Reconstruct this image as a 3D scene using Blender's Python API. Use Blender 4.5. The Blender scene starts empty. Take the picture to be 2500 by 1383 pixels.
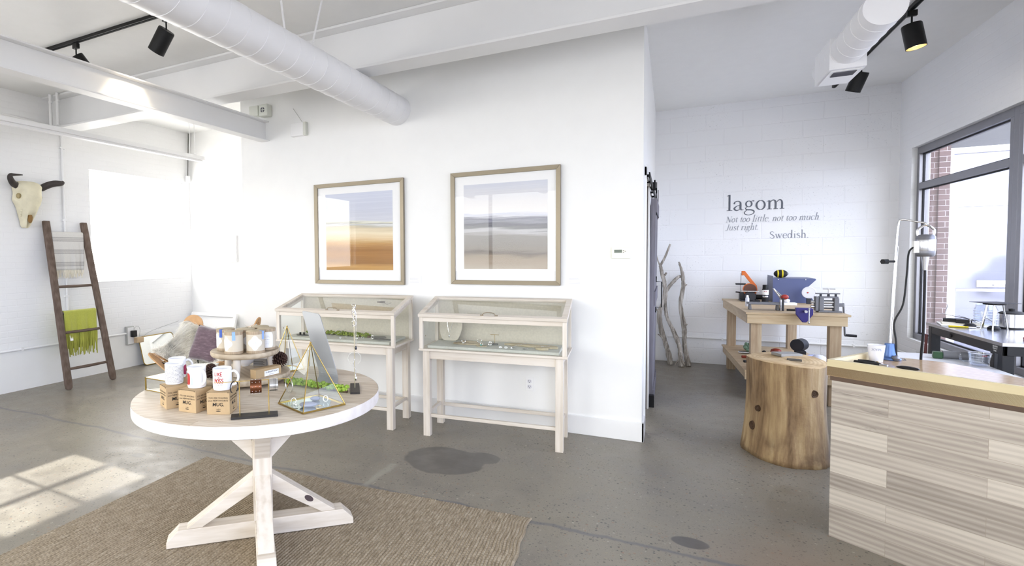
import bpy, bmesh, math, random
from mathutils import Vector, Matrix
random.seed(7)
SC = bpy.context.scene
COL = SC.collection
PI = math.pi
R = math.radians

# ------------------------------------------------------------ camera
FPX, PPX, PPY = 1320.0, 944.0, 676.0
yaw, pitch, roll = R(27.64), R(-2.27), R(0.68)
cam_d = bpy.data.cameras.new('camera')
cam = bpy.data.objects.new('camera', cam_d)
COL.objects.link(cam)
fw = Vector((-math.sin(yaw)*math.cos(pitch), math.cos(yaw)*math.cos(pitch), math.sin(pitch)))
rt = Vector((math.cos(yaw), math.sin(yaw), 0))
dn = fw.cross(rt)
r2 = rt*math.cos(roll) + dn*math.sin(roll)
d2 = dn*math.cos(roll) - rt*math.sin(roll)
cam.matrix_world = Matrix(((r2.x, -d2.x, -fw.x, 0), (r2.y, -d2.y, -fw.y, 0), (r2.z, -d2.z, -fw.z, 1.45), (0, 0, 0, 1)))
cam_d.sensor_width = 36
cam_d.lens = FPX/2500*36
cam_d.shift_x = (1250-PPX)/2500
cam_d.shift_y = (PPY-691.5)/2500
cam_d.clip_start = 0.05
cam_d.clip_end = 200
SC.camera = cam

# ------------------------------------------------------------ world, sun, daylight, exposure
w = bpy.data.worlds.new('sky'); SC.world = w; w.use_nodes = True
wn = w.node_tree; wn.nodes.clear()
wo = wn.nodes.new('ShaderNodeOutputWorld'); wb = wn.nodes.new('ShaderNodeBackground')
# open sky: cool towards the shaded right-hand side (+X), neutral elsewhere
wg = wn.nodes.new('ShaderNodeTexCoord'); wx = wn.nodes.new('ShaderNodeSeparateXYZ'); wr = wn.nodes.new('ShaderNodeValToRGB')
wn.links.new(wg.outputs['Generated'], wx.inputs[0]); wn.links.new(wx.outputs[0], wr.inputs[0]); wn.links.new(wr.outputs[0], wb.inputs[0])
wr.color_ramp.elements[0].position = .05; wr.color_ramp.elements[0].color = (1.0, .985, .95, 1)
wr.color_ramp.elements[1].position = .65; wr.color_ramp.elements[1].color = (.72, .785, 1.0, 1)
wb.inputs[1].default_value = 7.6
wn.links.new(wb.outputs[0], wo.inputs[0])

sun_d = bpy.data.lights.new('sun', 'SUN'); sun_d.energy = 9.0; sun_d.angle = R(0.6); sun_d.color = (1, .95, .86)
sun = bpy.data.objects.new('sun', sun_d); COL.objects.link(sun)
sd = Vector((math.cos(R(-2.9)), math.sin(R(-2.9)), -0.725)).normalized()   # comes in from the left-hand windows
sun.rotation_euler = sd.to_track_quat('-Z', 'Y').to_euler()
sun.location = (-12, 2, 6)

def area(name, loc, direction, sx, sy, power=0, color=(1, 1, 1), portal=False):
    d = bpy.data.lights.new(name, 'AREA'); d.shape = 'RECTANGLE'; d.size = sx; d.size_y = sy; d.energy = power; d.color = color
    o = bpy.data.objects.new(name, d); COL.objects.link(o); o.location = loc
    o.rotation_euler = Vector(direction).to_track_quat('-Z', 'Y').to_euler()
    if portal: d.cycles.is_portal = True
    return o
# portals guide the sky's own light through the window openings
area('portal_right', (2.40, 3.1, 1.51), (-1, 0, 0), 9.4, 2.06, portal=True)
area('portal_front', (-1.6, -2.5, 1.6), (0, 1, 0), 7.2, 2.4, portal=True)

vs = SC.view_settings
SC.display_settings.display_device = 'sRGB'
vs.view_transform = 'Standard'; vs.look = 'None'; vs.exposure = 0.22; vs.gamma = 1.0; vs.use_curve_mapping = False
SC.cycles.use_denoising = True
SC.cycles.max_bounces = 10; SC.cycles.diffuse_bounces = 6; SC.cycles.glossy_bounces = 4; SC.cycles.transmission_bounces = 8; SC.cycles.transparent_max_bounces = 16
SC.cycles.caustics_reflective = False; SC.cycles.caustics_refractive = False
SC.cycles.sample_clamp_indirect = 6.0

# ------------------------------------------------------------ material helpers
def lin(h):
    if isinstance(h, (tuple, list)): return tuple(h) + ((1,) if len(h) == 3 else ())
    h = h.lstrip('#'); v = [int(h[i:i+2], 16)/255 for i in (0, 2, 4)]
    return tuple((x/12.92 if x <= .04045 else ((x+.055)/1.055)**2.4) for x in v) + (1,)
MATS = {}
class NT:
    def __init__(s, name):
        s.m = bpy.data.materials.new(name); s.m.use_nodes = True; s.t = s.m.node_tree
        s.b = s.t.nodes['Principled BSDF']; s.out = s.t.nodes['Material Output']
    def n(s, typ, **kw):
        o = s.t.nodes.new('ShaderNode'+typ)
        for k, v in kw.items():
            if k[0] == '_': setattr(o, k[1:], v)
        for k, v in kw.items():
            if k[0] != '_': s.set(o, k, v)
        return o
    def set(s, o, k, v):
        i = o.inputs[int(k[1:])] if k[0] == 'i' and k[1:].isdigit() else o.inputs[k.replace('_', ' ')]
        if hasattr(v, 'links') or isinstance(v, bpy.types.NodeSocket): s.t.links.new(v, i)
        else: i.default_value = v
    def coord(s, kind='Object'): return s.n('TexCoord').outputs[kind]
    def mapped(s, scale=(1, 1, 1), rot=(0, 0, 0), loc=(0, 0, 0), kind='Object'):
        return s.n('Mapping', Vector=s.coord(kind), Scale=scale, Rotation=rot, Location=loc).outputs[0]
    def noise(s, vec, scale, detail=3, rough=.55, dist=0.0):
        return s.n('TexNoise', Vector=vec, Scale=scale, Detail=detail, Roughness=rough, Distortion=dist).outputs[0]
    def ramp(s, fac, stops, interp='LINEAR'):
        o = s.n('ValToRGB', Fac=fac); e = o.color_ramp.elements; o.color_ramp.interpolation = interp
        while len(e) > 1: e.remove(e[0])
        e[0].position = stops[0][0]; e[0].color = lin(stops[0][1])
        for p, c in stops[1:]:
            q = e.new(p); q.color = lin(c)
        return o.outputs[0]
    def math(s, op, a, b=0.0, c=None):
        o = s.n('Math', _operation=op); s.set(o, 'i0', a); s.set(o, 'i1', b)
        if c is not None: s.set(o, 'i2', c)
        return o.outputs[0]
    def mix(s, fac, a, b, blend='MIX'):
        o = s.t.nodes.new('ShaderNodeMix'); o.data_type = 'RGBA'; o.blend_type = blend
        for idx, v in ((0, fac), (6, a), (7, b)):
            if isinstance(v, bpy.types.NodeSocket): s.t.links.new(v, o.inputs[idx])
            else: o.inputs[idx].default_value = lin(v) if idx > 0 and isinstance(v, str) else v
        return o.outputs[2]
    def bump(s, h, strength=.3, dist=.002):
        o = s.n('Bump', Strength=strength, Distance=dist, Height=h); s.t.links.new(o.outputs[0], s.b.inputs['Normal'])
    def col(s, v):
        if isinstance(v, bpy.types.NodeSocket): s.t.links.new(v, s.b.inputs['Base Color'])
        else: s.b.inputs['Base Color'].default_value = lin(v)
def mat(name, color, rough=.5, metal=0., bump=0., bscale=60., var=0., trans=0., ior=1.45, emit=None, estr=0., alpha=1., coat=0., sheen=0.):
    if name in MATS: return MATS[name]
    t = NT(name); b = t.b
    b.inputs['Roughness'].default_value = rough; b.inputs['Metallic'].default_value = metal
    b.inputs['Transmission Weight'].default_value = trans; b.inputs['IOR'].default_value = ior
    b.inputs['Coat Weight'].default_value = coat; b.inputs['Alpha'].default_value = alpha
    if sheen: b.inputs['Sheen Weight'].default_value = sheen
    if emit is not None:
        b.inputs['Emission Color'].default_value = lin(emit); b.inputs['Emission Strength'].default_value = estr
    v = t.coord()
    c = lin(color)
    nz = t.noise(v, bscale*.25, 3)
    va = max(var, .004)
    lo = tuple(x*(1-va) for x in c[:3]); hi = tuple(min(1, x*(1+va)) for x in c[:3])
    t.col(t.ramp(nz, [(.3, lo), (.7, hi)]))
    if bump: t.bump(t.noise(v, bscale, 4), bump)
    MATS[name] = t.m; return t.m
def clear_glass(name, tint=(1, 1, 1), ior=1.5, rough=0.0, base=.045):
    """thin pane: clear with a Fresnel reflection"""
    if name in MATS: return MATS[name]
    t = NT(name); n = t.t.nodes; n.remove(t.b)
    tr = t.n('BsdfTransparent', Color=lin(tint)); gl = t.n('BsdfGlossy', Roughness=rough); lw = t.n('LayerWeight', Blend=.5); fr = t.n('Math', _operation='MULTIPLY_ADD'); fr.inputs[1].default_value = .9; fr.inputs[2].default_value = base
    p5 = t.n('Math', _operation='POWER'); p5.inputs[1].default_value = 4.5; t.t.links.new(lw.outputs['Facing'], p5.inputs[0]); t.t.links.new(p5.outputs[0], fr.inputs[0])
    mx = n.new('ShaderNodeMixShader'); t.t.links.new(fr.outputs[0], mx.inputs[0]); t.t.links.new(tr.outputs[0], mx.inputs[1]); t.t.links.new(gl.outputs[0], mx.inputs[2])
    t.t.links.new(mx.outputs[0], t.out.inputs[0]); MATS[name] = t.m; return t.m
def wood(name, stops, axis='x', scale=1., rough=.55, bump=.25, rings=9., knots=False):
    """grain runs along the local axis given"""
    if name in MATS: return MATS[name]
    t = NT(name); t.b.inputs['Roughness'].default_value = rough
    k = {'x': (.9, 9, 9), 'y': (9, .9, 9), 'z': (9, 9, .9)}[axis]
    v = t.mapped(tuple(q*scale for q in k))
    n1 = t.noise(v, 1.3, 4, .6, .6)
    wv = t.n('TexWave', Vector=v, Scale=rings/9., Distortion=3.5, Detail=3, Detail_Scale=1.2, _wave_type='BANDS', _bands_direction={'x': 'Y', 'y': 'X', 'z': 'X'}[axis]).outputs['Fac']
    fine = t.noise(t.mapped(tuple(q*scale*7 for q in k)), 1.0, 2)
    f = t.math('ADD', t.math('MULTIPLY', n1, .55), t.math('MULTIPLY', wv, .08)); f = t.math('ADD', f, .085); f = t.math('ADD', f, t.math('MULTIPLY', fine, .2))
    c = t.ramp(f, stops)
    if knots:
        vo = t.n('TexVoronoi', Vector=t.mapped(tuple(q*scale*.45 for q in k)), Scale=1.0).outputs['Distance']
        c = t.mix(t.ramp(vo, [(.05, (1, 1, 1)), (.12, (0, 0, 0))]), c, knots)
    t.col(c); t.bump(t.math('ADD', fine, n1), bump, .0015)
    MATS[name] = t.m; return t.m

# ------------------------------------------------------------ mesh helpers
class B:
    def __init__(s): s.bm = bmesh.new()
    def box(s, a, b, M=None):
        x0, y0, z0 = a; x1, y1, z1 = b
        v = [s.bm.verts.new(p) for p in ((x0,y0,z0),(x1,y0,z0),(x1,y1,z0),(x0,y1,z0),(x0,y0,z1),(x1,y0,z1),(x1,y1,z1),(x0,y1,z1))]
        for f in ((3,2,1,0),(4,5,6,7),(0,1,5,4),(1,2,6,5),(2,3,7,6),(3,0,4,7)): s.bm.faces.new([v[i] for i in f])
        if M is not None:
            for q in v: q.co = M @ q.co
        return s
    def cbox(s, c, d, rz=0., M=None):
        c = Vector(c); T = Matrix.Translation(c) @ Matrix.Rotation(rz, 4, 'Z')
        if M is not None: T = T @ M
        return s.box((-d[0]/2, -d[1]/2, -d[2]/2), (d[0]/2, d[1]/2, d[2]/2), T)
    def beam(s, p0, p1, wx, wy, up=(0, 0, 1)):
        """rectangular bar from p0 to p1; wx across, wy along 'up'"""
        p0 = Vector(p0); p1 = Vector(p1); d = (p1-p0); L = d.length; d.normalize()
        u = Vector(up); x = d.cross(u)
        if x.length < 1e-4: x = d.cross(Vector((1, 0, 0)))
        x.normalize(); y = x.cross(d)
        T = Matrix(((x.x, d.x, y.x, p0.x), (x.y, d.y, y.y, p0.y), (x.z, d.z, y.z, p0.z), (0, 0, 0, 1)))
        return s.box((-wx/2, 0, -wy/2), (wx/2, L, wy/2), T)
    def tube(s, pts, r, seg=12, closed=False, caps=True):
        pts = [Vector(p) for p in pts]; n = len(pts)
        rr = r if isinstance(r, (list, tuple)) else [r]*n
        rings = []; prev = None
        for i, p in enumerate(pts):
            a = pts[(i-1) % n] if (i > 0 or closed) else p; c = pts[(i+1) % n] if (i < n-1 or closed) else p
            d = (c-a); d = d.normalized() if d.length > 1e-9 else Vector((0, 0, 1))
            if prev is None:
                x = d.cross(Vector((0, 0, 1)))
                if x.length < 1e-3: x = d.cross(Vector((1, 0, 0)))
            else:
                x = prev - d*prev.dot(d)
                if x.length < 1e-6: x = d.cross(Vector((0, 1, 0)))
            x.normalize(); prev = x; y = d.cross(x)
            rings.append([s.bm.verts.new(p + (x*math.cos(2*PI*k/seg) + y*math.sin(2*PI*k/seg))*rr[i]) for k in range(seg)])
        m = n if closed else n-1
        for i in range(m):
            A, Bq = rings[i], rings[(i+1) % n]
            for k in range(seg): s.bm.faces.new((A[k], A[(k+1) % seg], Bq[(k+1) % seg], Bq[k]))
        if caps and not closed:
            s.bm.faces.new(rings[0][::-1]); s.bm.faces.new(rings[-1])
        return s
    def cyl(s, p0, p1, r0, r1=None, seg=24): return s.tube([p0, p1], [r0, r0 if r1 is None else r1], seg)
    def lathe(s, prof, c=(0, 0, 0), seg=32, M=None):
        c = Vector(c); rings = []
        for r_, z in prof:
            if r_ < 1e-6: rings.append([s.bm.verts.new(c+Vector((0, 0, z)))])
            else: rings.append([s.bm.verts.new(c+Vector((r_*math.cos(2*PI*k/seg), r_*math.sin(2*PI*k/seg), z))) for k in range(seg)])
        for A, Bq in zip(rings[:-1], rings[1:]):
            for k in range(seg):
                k2 = (k+1) % seg
                if len(A) == 1 and len(Bq) == 1: continue
                if len(A) == 1: s.bm.faces.new((A[0], Bq[k2], Bq[k]))
                elif len(Bq) == 1: s.bm.faces.new((A[k], A[k2], Bq[0]))
                else: s.bm.faces.new((A[k], A[k2], Bq[k2], Bq[k]))
        if M is not None:
            for rg in rings:
                for v in rg: v.co = M @ v.co
        return s
    def sph(s, c, r, seg=20, M=None):
        rx, ry, rz = r if isinstance(r, (tuple, list)) else (r, r, r)
        T = Matrix.Translation(Vector(c)) @ (M if M is not None else Matrix()) @ Matrix.Diagonal((rx, ry, rz, 1))
        bmesh.ops.create_uvsphere(s.bm, u_segments=seg, v_segments=max(6, seg//2), radius=1, matrix=T)
        return s
    def prism(s, poly, z0, z1, M=None, holes=None):
        lo = [s.bm.verts.new((p[0], p[1], z0)) for p in poly]; hi = [s.bm.verts.new((p[0], p[1], z1)) for p in poly]
        n = len(poly)
        s.bm.faces.new(lo[::-1]); s.bm.faces.new(hi)
        for i in range(n): s.bm.faces.new((lo[i], lo[(i+1) % n], hi[(i+1) % n], hi[i]))
        if M is not None:
            for v in lo+hi: v.co = M @ v.co
        return s
    def quad(s, *p):
        s.bm.faces.new([s.bm.verts.new(q) for q in p]); return s
    def add(s, verts, faces, f=None):
        vv = [s.bm.verts.new(f(v) if f else v) for v in verts]
        for q in faces:
            try: s.bm.faces.new([vv[i] for i in q])
            except ValueError: pass
        return s
    def obj(s, name, m, parent=None, smooth=False, bevel=0., loc=None, rz=0., recalc=True, seg=2, sub=0, solid=0.):
        if recalc: bmesh.ops.recalc_face_normals(s.bm, faces=s.bm.faces)
        me = bpy.data.meshes.new(name); s.bm.to_mesh(me); s.bm.free()
        for mm in (m if isinstance(m, (list, tuple)) else [m]): me.materials.append(mm)
        o = bpy.data.objects.new(name, me); COL.objects.link(o)
        if parent is not None: o.parent = parent
        if loc is not None: o.location = loc
        o.rotation_euler[2] = rz
        if smooth:
            me.polygons.foreach_set('use_smooth', [True]*len(me.polygons))
            if smooth != 'all':
                me.set_sharp_from_angle(angle=R(38))
        if solid:
            md = o.modifiers.new('solid', 'SOLIDIFY'); md.thickness = solid; md.offset = 0
        if bevel:
            md = o.modifiers.new('bevel', 'BEVEL'); md.width = bevel; md.segments = seg; md.limit_method = 'ANGLE'; md.angle_limit = R(35)
        if sub:
            md = o.modifiers.new('sub', 'SUBSURF'); md.levels = sub; md.render_levels = sub
        return o
def thing(name, label, cat, loc=(0, 0, 0), rz=0., group=None):
    o = bpy.data.objects.new(name, None); COL.objects.link(o); o.empty_display_size = .05
    o.location = loc; o.rotation_euler = (0, 0, rz); o['label'] = label; o['category'] = cat
    if group: o['group'] = group
    return o
def tag(o, label, cat, group=None):
    o['label'] = label; o['category'] = cat
    if group: o['group'] = group
    return o
def struct(o, label=None):
    o['kind'] = 'structure'
    if label: o['label'] = label
    return o
def dup(root, loc=None, rz=None, label=None, group=None):
    def cp(o, par):
        c = o.copy(); COL.objects.link(c); c.parent = par
        for ch in KIDS.get(o.name, ()): cp(ch, c)
        return c
    global KIDS
    KIDS = {}
    for o in bpy.data.objects:
        if o.parent: KIDS.setdefault(o.parent.name, []).append(o)
    r = cp(root, None)
    if loc is not None: r.location = loc
    if rz is not None: r.rotation_euler[2] = rz
    if label: r['label'] = label
    if group: r['group'] = group
    return r
def rrect(w_, h_, r_, n=5, c=(0, 0)):
    out = []
    for cx, cy, a0 in ((w_/2-r_, h_/2-r_, 0), (-w_/2+r_, h_/2-r_, 90), (-w_/2+r_, -h_/2+r_, 180), (w_/2-r_, -h_/2+r_, 270)):
        for i in range(n+1):
            a = R(a0+90*i/n); out.append((c[0]+cx+r_*math.cos(a), c[1]+cy+r_*math.sin(a)))
    return out
def crom(pts, n=6, closed=False):
    P = [Vector(p) for p in pts]; out = []; m = len(P)
    for i in range(m if closed else m-1):
        p0 = P[(i-1) % m] if (i > 0 or closed) else P[i]; p1 = P[i]; p2 = P[(i+1) % m]; p3 = P[(i+2) % m] if (i+2 < m or closed) else p2
        for k in range(n):
            t = k/n
            out.append(.5*((2*p1) + (p2-p0)*t + (2*p0-5*p1+4*p2-p3)*t*t + (3*p1-p0-3*p2+p3)*t*t*t))
    if not closed: out.append(P[-1])
    return out
# flat text from the built-in font: vertices and faces
def text_geo(s, size=1., align='LEFT', shear=0., bold=0.):
    cu = bpy.data.curves.new('t', 'FONT'); cu.body = s; cu.size = size; cu.align_x = align; cu.shear = shear; cu.offset = bold*size; cu.resolution_u = 3
    o = bpy.data.objects.new('t', cu); COL.objects.link(o)
    dg = bpy.context.evaluated_depsgraph_get(); me = bpy.data.meshes.new_from_object(o.evaluated_get(dg))
    v = [tuple(p.co) for p in me.vertices]; f = [tuple(p.vertices) for p in me.polygons]
    bpy.data.objects.remove(o); bpy.data.curves.remove(cu); bpy.data.meshes.remove(me)
    return v, f
def ribbon(pts, n=6):
    """pts (x, y, width) -> flat ribbon verts, faces"""
    P = crom([(p[0], p[1], p[2]) for p in pts], n) if len(pts) > 2 and n > 1 else [Vector(p) for p in pts]
    v = []; f = []
    for i, p in enumerate(P):
        a = P[max(0, i-1)]; c = P[min(len(P)-1, i+1)]; d = Vector((c.x-a.x, c.y-a.y, 0))
        d = d.normalized() if d.length > 0 else Vector((1, 0, 0)); nx = Vector((-d.y, d.x, 0))*max(p.z, 1e-5)*.5
        v += [(p.x+nx.x, p.y+nx.y, 0), (p.x-nx.x, p.y-nx.y, 0)]
        if i: f.append((2*i-2, 2*i-1, 2*i+1, 2*i))
    return v, f
# ------------------------------------------------------------ setting: materials
def paint(name, color, rough=.6, bump=.05, sc=25):
    return mat(name, color, rough, bump=bump, bscale=sc, var=.01)
def masonry(name, color, bw, bh, plane, rough=.6, gap=.006, strength=.6, speck=0., vcol=None, mort=None, off=(0, 0)):
    if name in MATS: return MATS[name]
    t = NT(name); t.b.inputs['Roughness'].default_value = rough
    s = t.n('SeparateXYZ', Vector=t.coord())
    u = s.outputs[{'x': 1, 'y': 0}[plane]]
    wob = t.noise(t.coord(), 6, 2)
    u = t.math('ADD', u, t.math('MULTIPLY', wob, .012)); z = t.math('ADD', s.outputs[2], t.math('MULTIPLY', wob, .008))
    v = t.n('CombineXYZ', X=t.math('ADD', u, off[0]), Y=t.math('ADD', z, off[1]), Z=0.0).outputs[0]
    br = t.n('TexBrick', Vector=v, Scale=1.0, Brick_Width=bw, Row_Height=bh, Mortar_Size=gap, Mortar_Smooth=.6)
    br.inputs['Color1'].default_value = lin(color); br.inputs['Color2'].default_value = lin(vcol or color)
    br.inputs['Mortar'].default_value = lin(mort or color)
    c = br.outputs['Color']
    rgh = t.noise(t.coord(), 90, 5, .7)
    if speck:
        # worn pits where the paint has chipped, in patches
        big = t.noise(t.coord(), 1.7, 3); pit = t.noise(t.mapped((1, 1, 2.2)), 55, 4, .7)
        m_ = t.math('MULTIPLY', t.ramp(big, [(.48, (0, 0, 0)), (.62, (1, 1, 1))]), t.ramp(pit, [(.62, (0, 0, 0)), (.68, (1, 1, 1))]))
        c = t.mix(t.math('MULTIPLY', m_, speck), c, '#8f8f92')
    t.col(c)
    h = t.math('ADD', t.math('MULTIPLY', br.outputs['Fac'], -1.0), t.math('MULTIPLY', rgh, .25))
    h = t.math('ADD', h, t.math('MULTIPLY', t.noise(t.coord(), 14, 4), .45))
    t.bump(h, strength, .004)
    MATS[name] = t.m; return t.m
M_WALL = paint('white_wall_paint', (.86, .86, .85))
M_CEIL = paint('ceiling_plaster', (.80, .80, .79), .8, .5, 35)
M_TRIM = paint('white_trim_paint', (.86, .86, .86), .35, .02)
M_STEEL_W = paint('white_painted_steel', (.80, .80, .80), .45, .15, 18)
M_BRICKW = masonry('white_painted_brick', (.84, .84, .84), .205, .0675, 'x', .6, .007, .30, speck=.10)
M_BLOCK = masonry('white_painted_block', (.84, .845, .86), .40, .20, 'y', .55, .008, .5, speck=.55)
M_BRICKW2 = masonry('white_painted_brick_right', (.84, .845, .86), .205, .0675, 'x', .6, .006, .3, speck=.25)
M_REDBR = masonry('red_brick', '#7d4f4a', .205, .075, 'x', .8, .010, .8, vcol='#8d625a', mort='#d9d5dc')

def floor_mat():
    t = NT('aged_polished_concrete'); b = t.b
    v = t.coord()
    big = t.noise(v, .8, 5, .6, .3); mid = t.noise(v, 5, 5, .65)
    base = t.ramp(big, [(.30, '#6f695d'), (.46, '#7f786c'), (.58, '#746e66'), (.72, '#645f59')])
    base = t.mix(t.ramp(mid, [(.35, (0, 0, 0)), (.7, (.55, .55, .55))]), base, '#8f897d')
    # exposed aggregate
    vo = t.n('TexVoronoi', Vector=t.n('Mapping', Vector=v, Scale=(1, 1, 1)).outputs[0], Scale=58.0, Randomness=1.0)
    cellr = t.n('SeparateColor', Color=vo.outputs['Color'])
    dist = vo.outputs['Distance']
    stone = t.math('LESS_THAN', dist, t.math('MULTIPLY', cellr.outputs[0], .42))
    dens = t.ramp(t.noise(v, 1.3, 3), [(.35, (.35, .35, .35)), (.6, (1, 1, 1))])
    stonec = t.ramp(cellr.outputs[1], [(.0, '#3f3e3d'), (.30, '#544f4a'), (.45, '#8d8371'), (.62, '#866b59'), (.78, '#6d6760'), (.93, '#a39c8e'), (1., '#d2ccbf')], 'CONSTANT')
    c = t.mix(t.math('MULTIPLY', t.math('MULTIPLY', stone, dens), .85), base, stonec)
    vo2 = t.n('TexVoronoi', Vector=v, Scale=150.0, Randomness=1.0); c2 = t.n('SeparateColor', Color=vo2.outputs['Color'])
    s2 = t.math('LESS_THAN', vo2.outputs['Distance'], t.math('MULTIPLY', c2.outputs[0], .38))
    c = t.mix(t.math('MULTIPLY', s2, .55), c, t.ramp(c2.outputs[2], [(0., '#403e3b'), (.45, '#544f49'), (.7, '#938b7d'), (1., '#aba494')], 'CONSTANT'))
    # big smooth repair patch, its runnel, and the old saw cut
    sx = t.n('SeparateXYZ', Vector=v); X = sx.outputs[0]; Y = sx.outputs[1]
    wob = t.math('MULTIPLY', t.math('SUBTRACT', t.noise(v, 3.2, 4), .5), .55)
    def ell(cx, cy, rx, ry, edge=.06, wobk=1.):
        dx = t.math('DIVIDE', t.math('SUBTRACT', X, cx), rx); dy = t.math('DIVIDE', t.math('SUBTRACT', Y, cy), ry)
        d = t.math('SQRT', t.math('ADD', t.math('MULTIPLY', dx, dx), t.math('MULTIPLY', dy, dy)))
        d = t.math('ADD', d, t.math('MULTIPLY', wob, wobk))
        return t.ramp(d, [(1-edge, (1, 1, 1)), (1., (0, 0, 0))]) if edge < .5 else t.ramp(d, [(.2, (1, 1, 1)), (1., (0, 0, 0))])
    c = t.mix(ell(-1.40, 3.52, .31, .25), c, '#5f5b56')
    c = t.mix(ell(-1.17, 3.66, .13, .11), c, '#5e5a55')
    c = t.mix(ell(.10, 3.03, .09, .06, .1), c, '#565350')
    c = t.mix(ell(-3.45, 2.62, .06, .04, .1), c, '#74706a')
    c = t.mix(t.math('MULTIPLY', ell(-.3, 1.6, .6, .35, .6), .35), c, '#74593f')
    c = t.mix(t.math('MULTIPLY', ell(.55, 2.9, .5, .5, .6), .4), c, '#775c4a')
    ln = t.math('ABSOLUTE', t.math('SUBTRACT', Y, t.math('ADD', 2.90, t.math('MULTIPLY', t.math('SUBTRACT', t.noise(t.n('Mapping', Vector=v, Scale=(2.2, 0, 0)).outputs[0], 1, 4), .5), .16))))
    lw = t.math('ADD', ln, t.math('MULTIPLY', wob, .04))
    c = t.mix(t.math('MULTIPLY', t.ramp(lw, [(.008, (1, 1, 1)), (.022, (0, 0, 0))]), .7), c, '#5d5c62')
    # pale runnel from the patch
    rn = t.math('ABSOLUTE', t.math('SUBTRACT', X, t.math('ADD', -1.70, t.math('MULTIPLY', wob, .25))))
    rm = t.math('MULTIPLY', t.ramp(rn, [(.01, (1, 1, 1)), (.035, (0, 0, 0))]), t.math('MULTIPLY', t.math('GREATER_THAN', Y, 2.90), t.math('LESS_THAN', Y, 3.3)))
    c = t.mix(t.math('MULTIPLY', rm, .5), c, '#9b998e')
    t.col(c)
    b.inputs['Roughness'].default_value = .42
    t.t.links.new(t.ramp(mid, [(.3, (.30,)*3), (.7, (.52,)*3)]), b.inputs['Roughness'])
    t.bump(t.math('ADD', mid, t.math('MULTIPLY', t.noise(v, 120, 3), .4)), .12, .002)
    return t.m
M_FLOOR = floor_mat()

# ------------------------------------------------------------ setting: shell
ZC = 3.30; XL = -6.38; XR = 2.27; YW = 4.51; YB = 8.06; YA = 5.85; YF = -2.4; XS = -.18; XE = -4.12
def wallholes(name, m, axis, c0, c1, u0, u1, z0, z1, holes=(), label=None):
    """a wall slab; holes are (u0,u1,z0,z1)"""
    us = sorted({u0, u1, *[h[0] for h in holes], *[h[1] for h in holes]}); zs = sorted({z0, z1, *[h[2] for h in holes], *[h[3] for h in holes]})
    b = B()
    for i in range(len(us)-1):
        run = None
        for j in range(len(zs)-1):
            cu = (us[i]+us[i+1])/2; cz = (zs[j]+zs[j+1])/2
            if any(h[0] < cu < h[1] and h[2] < cz < h[3] for h in holes): continue
            if axis == 'x': b.box((c0, us[i], zs[j]), (c1, us[i+1], zs[j+1]))
            else: b.box((us[i], c0, zs[j]), (us[i+1], c1, zs[j+1]))
    bmesh.ops.remove_doubles(b.bm, verts=b.bm.verts, dist=1e-5)
    # drop the inner double faces between cells
    seen = {}
    for f in b.bm.faces: seen.setdefault(tuple(sorted(v.index for v in f.verts)), []).append(f)
    b.bm.verts.index_update(); seen = {}
    for f in b.bm.faces: seen.setdefault(tuple(sorted(v.index for v in f.verts)), []).append(f)
    kill = [f for fs in seen.values() if len(fs) > 1 for f in fs]
    bmesh.ops.delete(b.bm, geom=kill, context='FACES_ONLY')
    return struct(b.obj(name, m), label)
struct(B().box((XL-.3, YF-.3, -.1), (XR+.3, YB+.3, 0)).obj('floor', M_FLOOR), 'aged grey concrete floor with pebbly aggregate and a smooth dark patch')
struct(B().box((XL-.3, YF-.3, ZC), (XR+.3, YB+.3, ZC+.15)).obj('ceiling', M_CEIL), 'white plaster ceiling')
WL = [(4.27, 5.80, 1.16, 2.56), (.25, 2.60, 1.80, 2.62), (-1.7, 0.1, 1.16, 2.75)]
wallholes('wall_left', M_BRICKW, 'x', XL-.30, XL, YF-.3, YA+.2, 0, ZC, WL, 'white painted brick wall on the left')
wallholes('wall_alcove', M_WALL, 'y', YA, YA+.15, XL, XE+.12, 0, ZC, (), 'white wall at the back of the alcove')
wallholes('wall_centre', M_WALL, 'y', YW, YW+.12, XE, XS, 0, ZC, (), 'white wall behind the display cases')
wallholes('wall_alcove_side', M_WALL, 'x', XE, XE+.12, YW+.12, YA, 0, ZC)
wallholes('wall_doorway', M_WALL, 'x', XS-.12, XS, YW+.12, YB, 0, ZC, [(4.80, 5.50, 0, 2.05)], 'white side wall with the barn door opening')
wallholes('wall_back', M_BLOCK, 'y', YB, YB+.2, XS-.12, XR+.15, 0, ZC, (), 'white painted block wall with lettering')
WR = [(2.0, 7.72, .50, 2.52), (-1.6, 1.9, .50, 2.52)]
wallholes('wall_right', M_BRICKW2, 'x', XR, XR+.15, YF-.3, YB, 0, ZC, WR, 'white painted brick wall with large windows on the right')
WF = [(-5.2, -1.7, .5, 2.8), (-1.5, 2.0, .5, 2.8)]
wallholes('wall_front', M_WALL, 'y', YF-.2, YF, XL, XR, 0, ZC, WF)
# room behind the barn door, dark
wallholes('wall_inner', mat('storeroom_brown', '#4a4138', .8), 'x', XS-1.6, XS-1.5, YW+.12, YB, 0, ZC, ())
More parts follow.
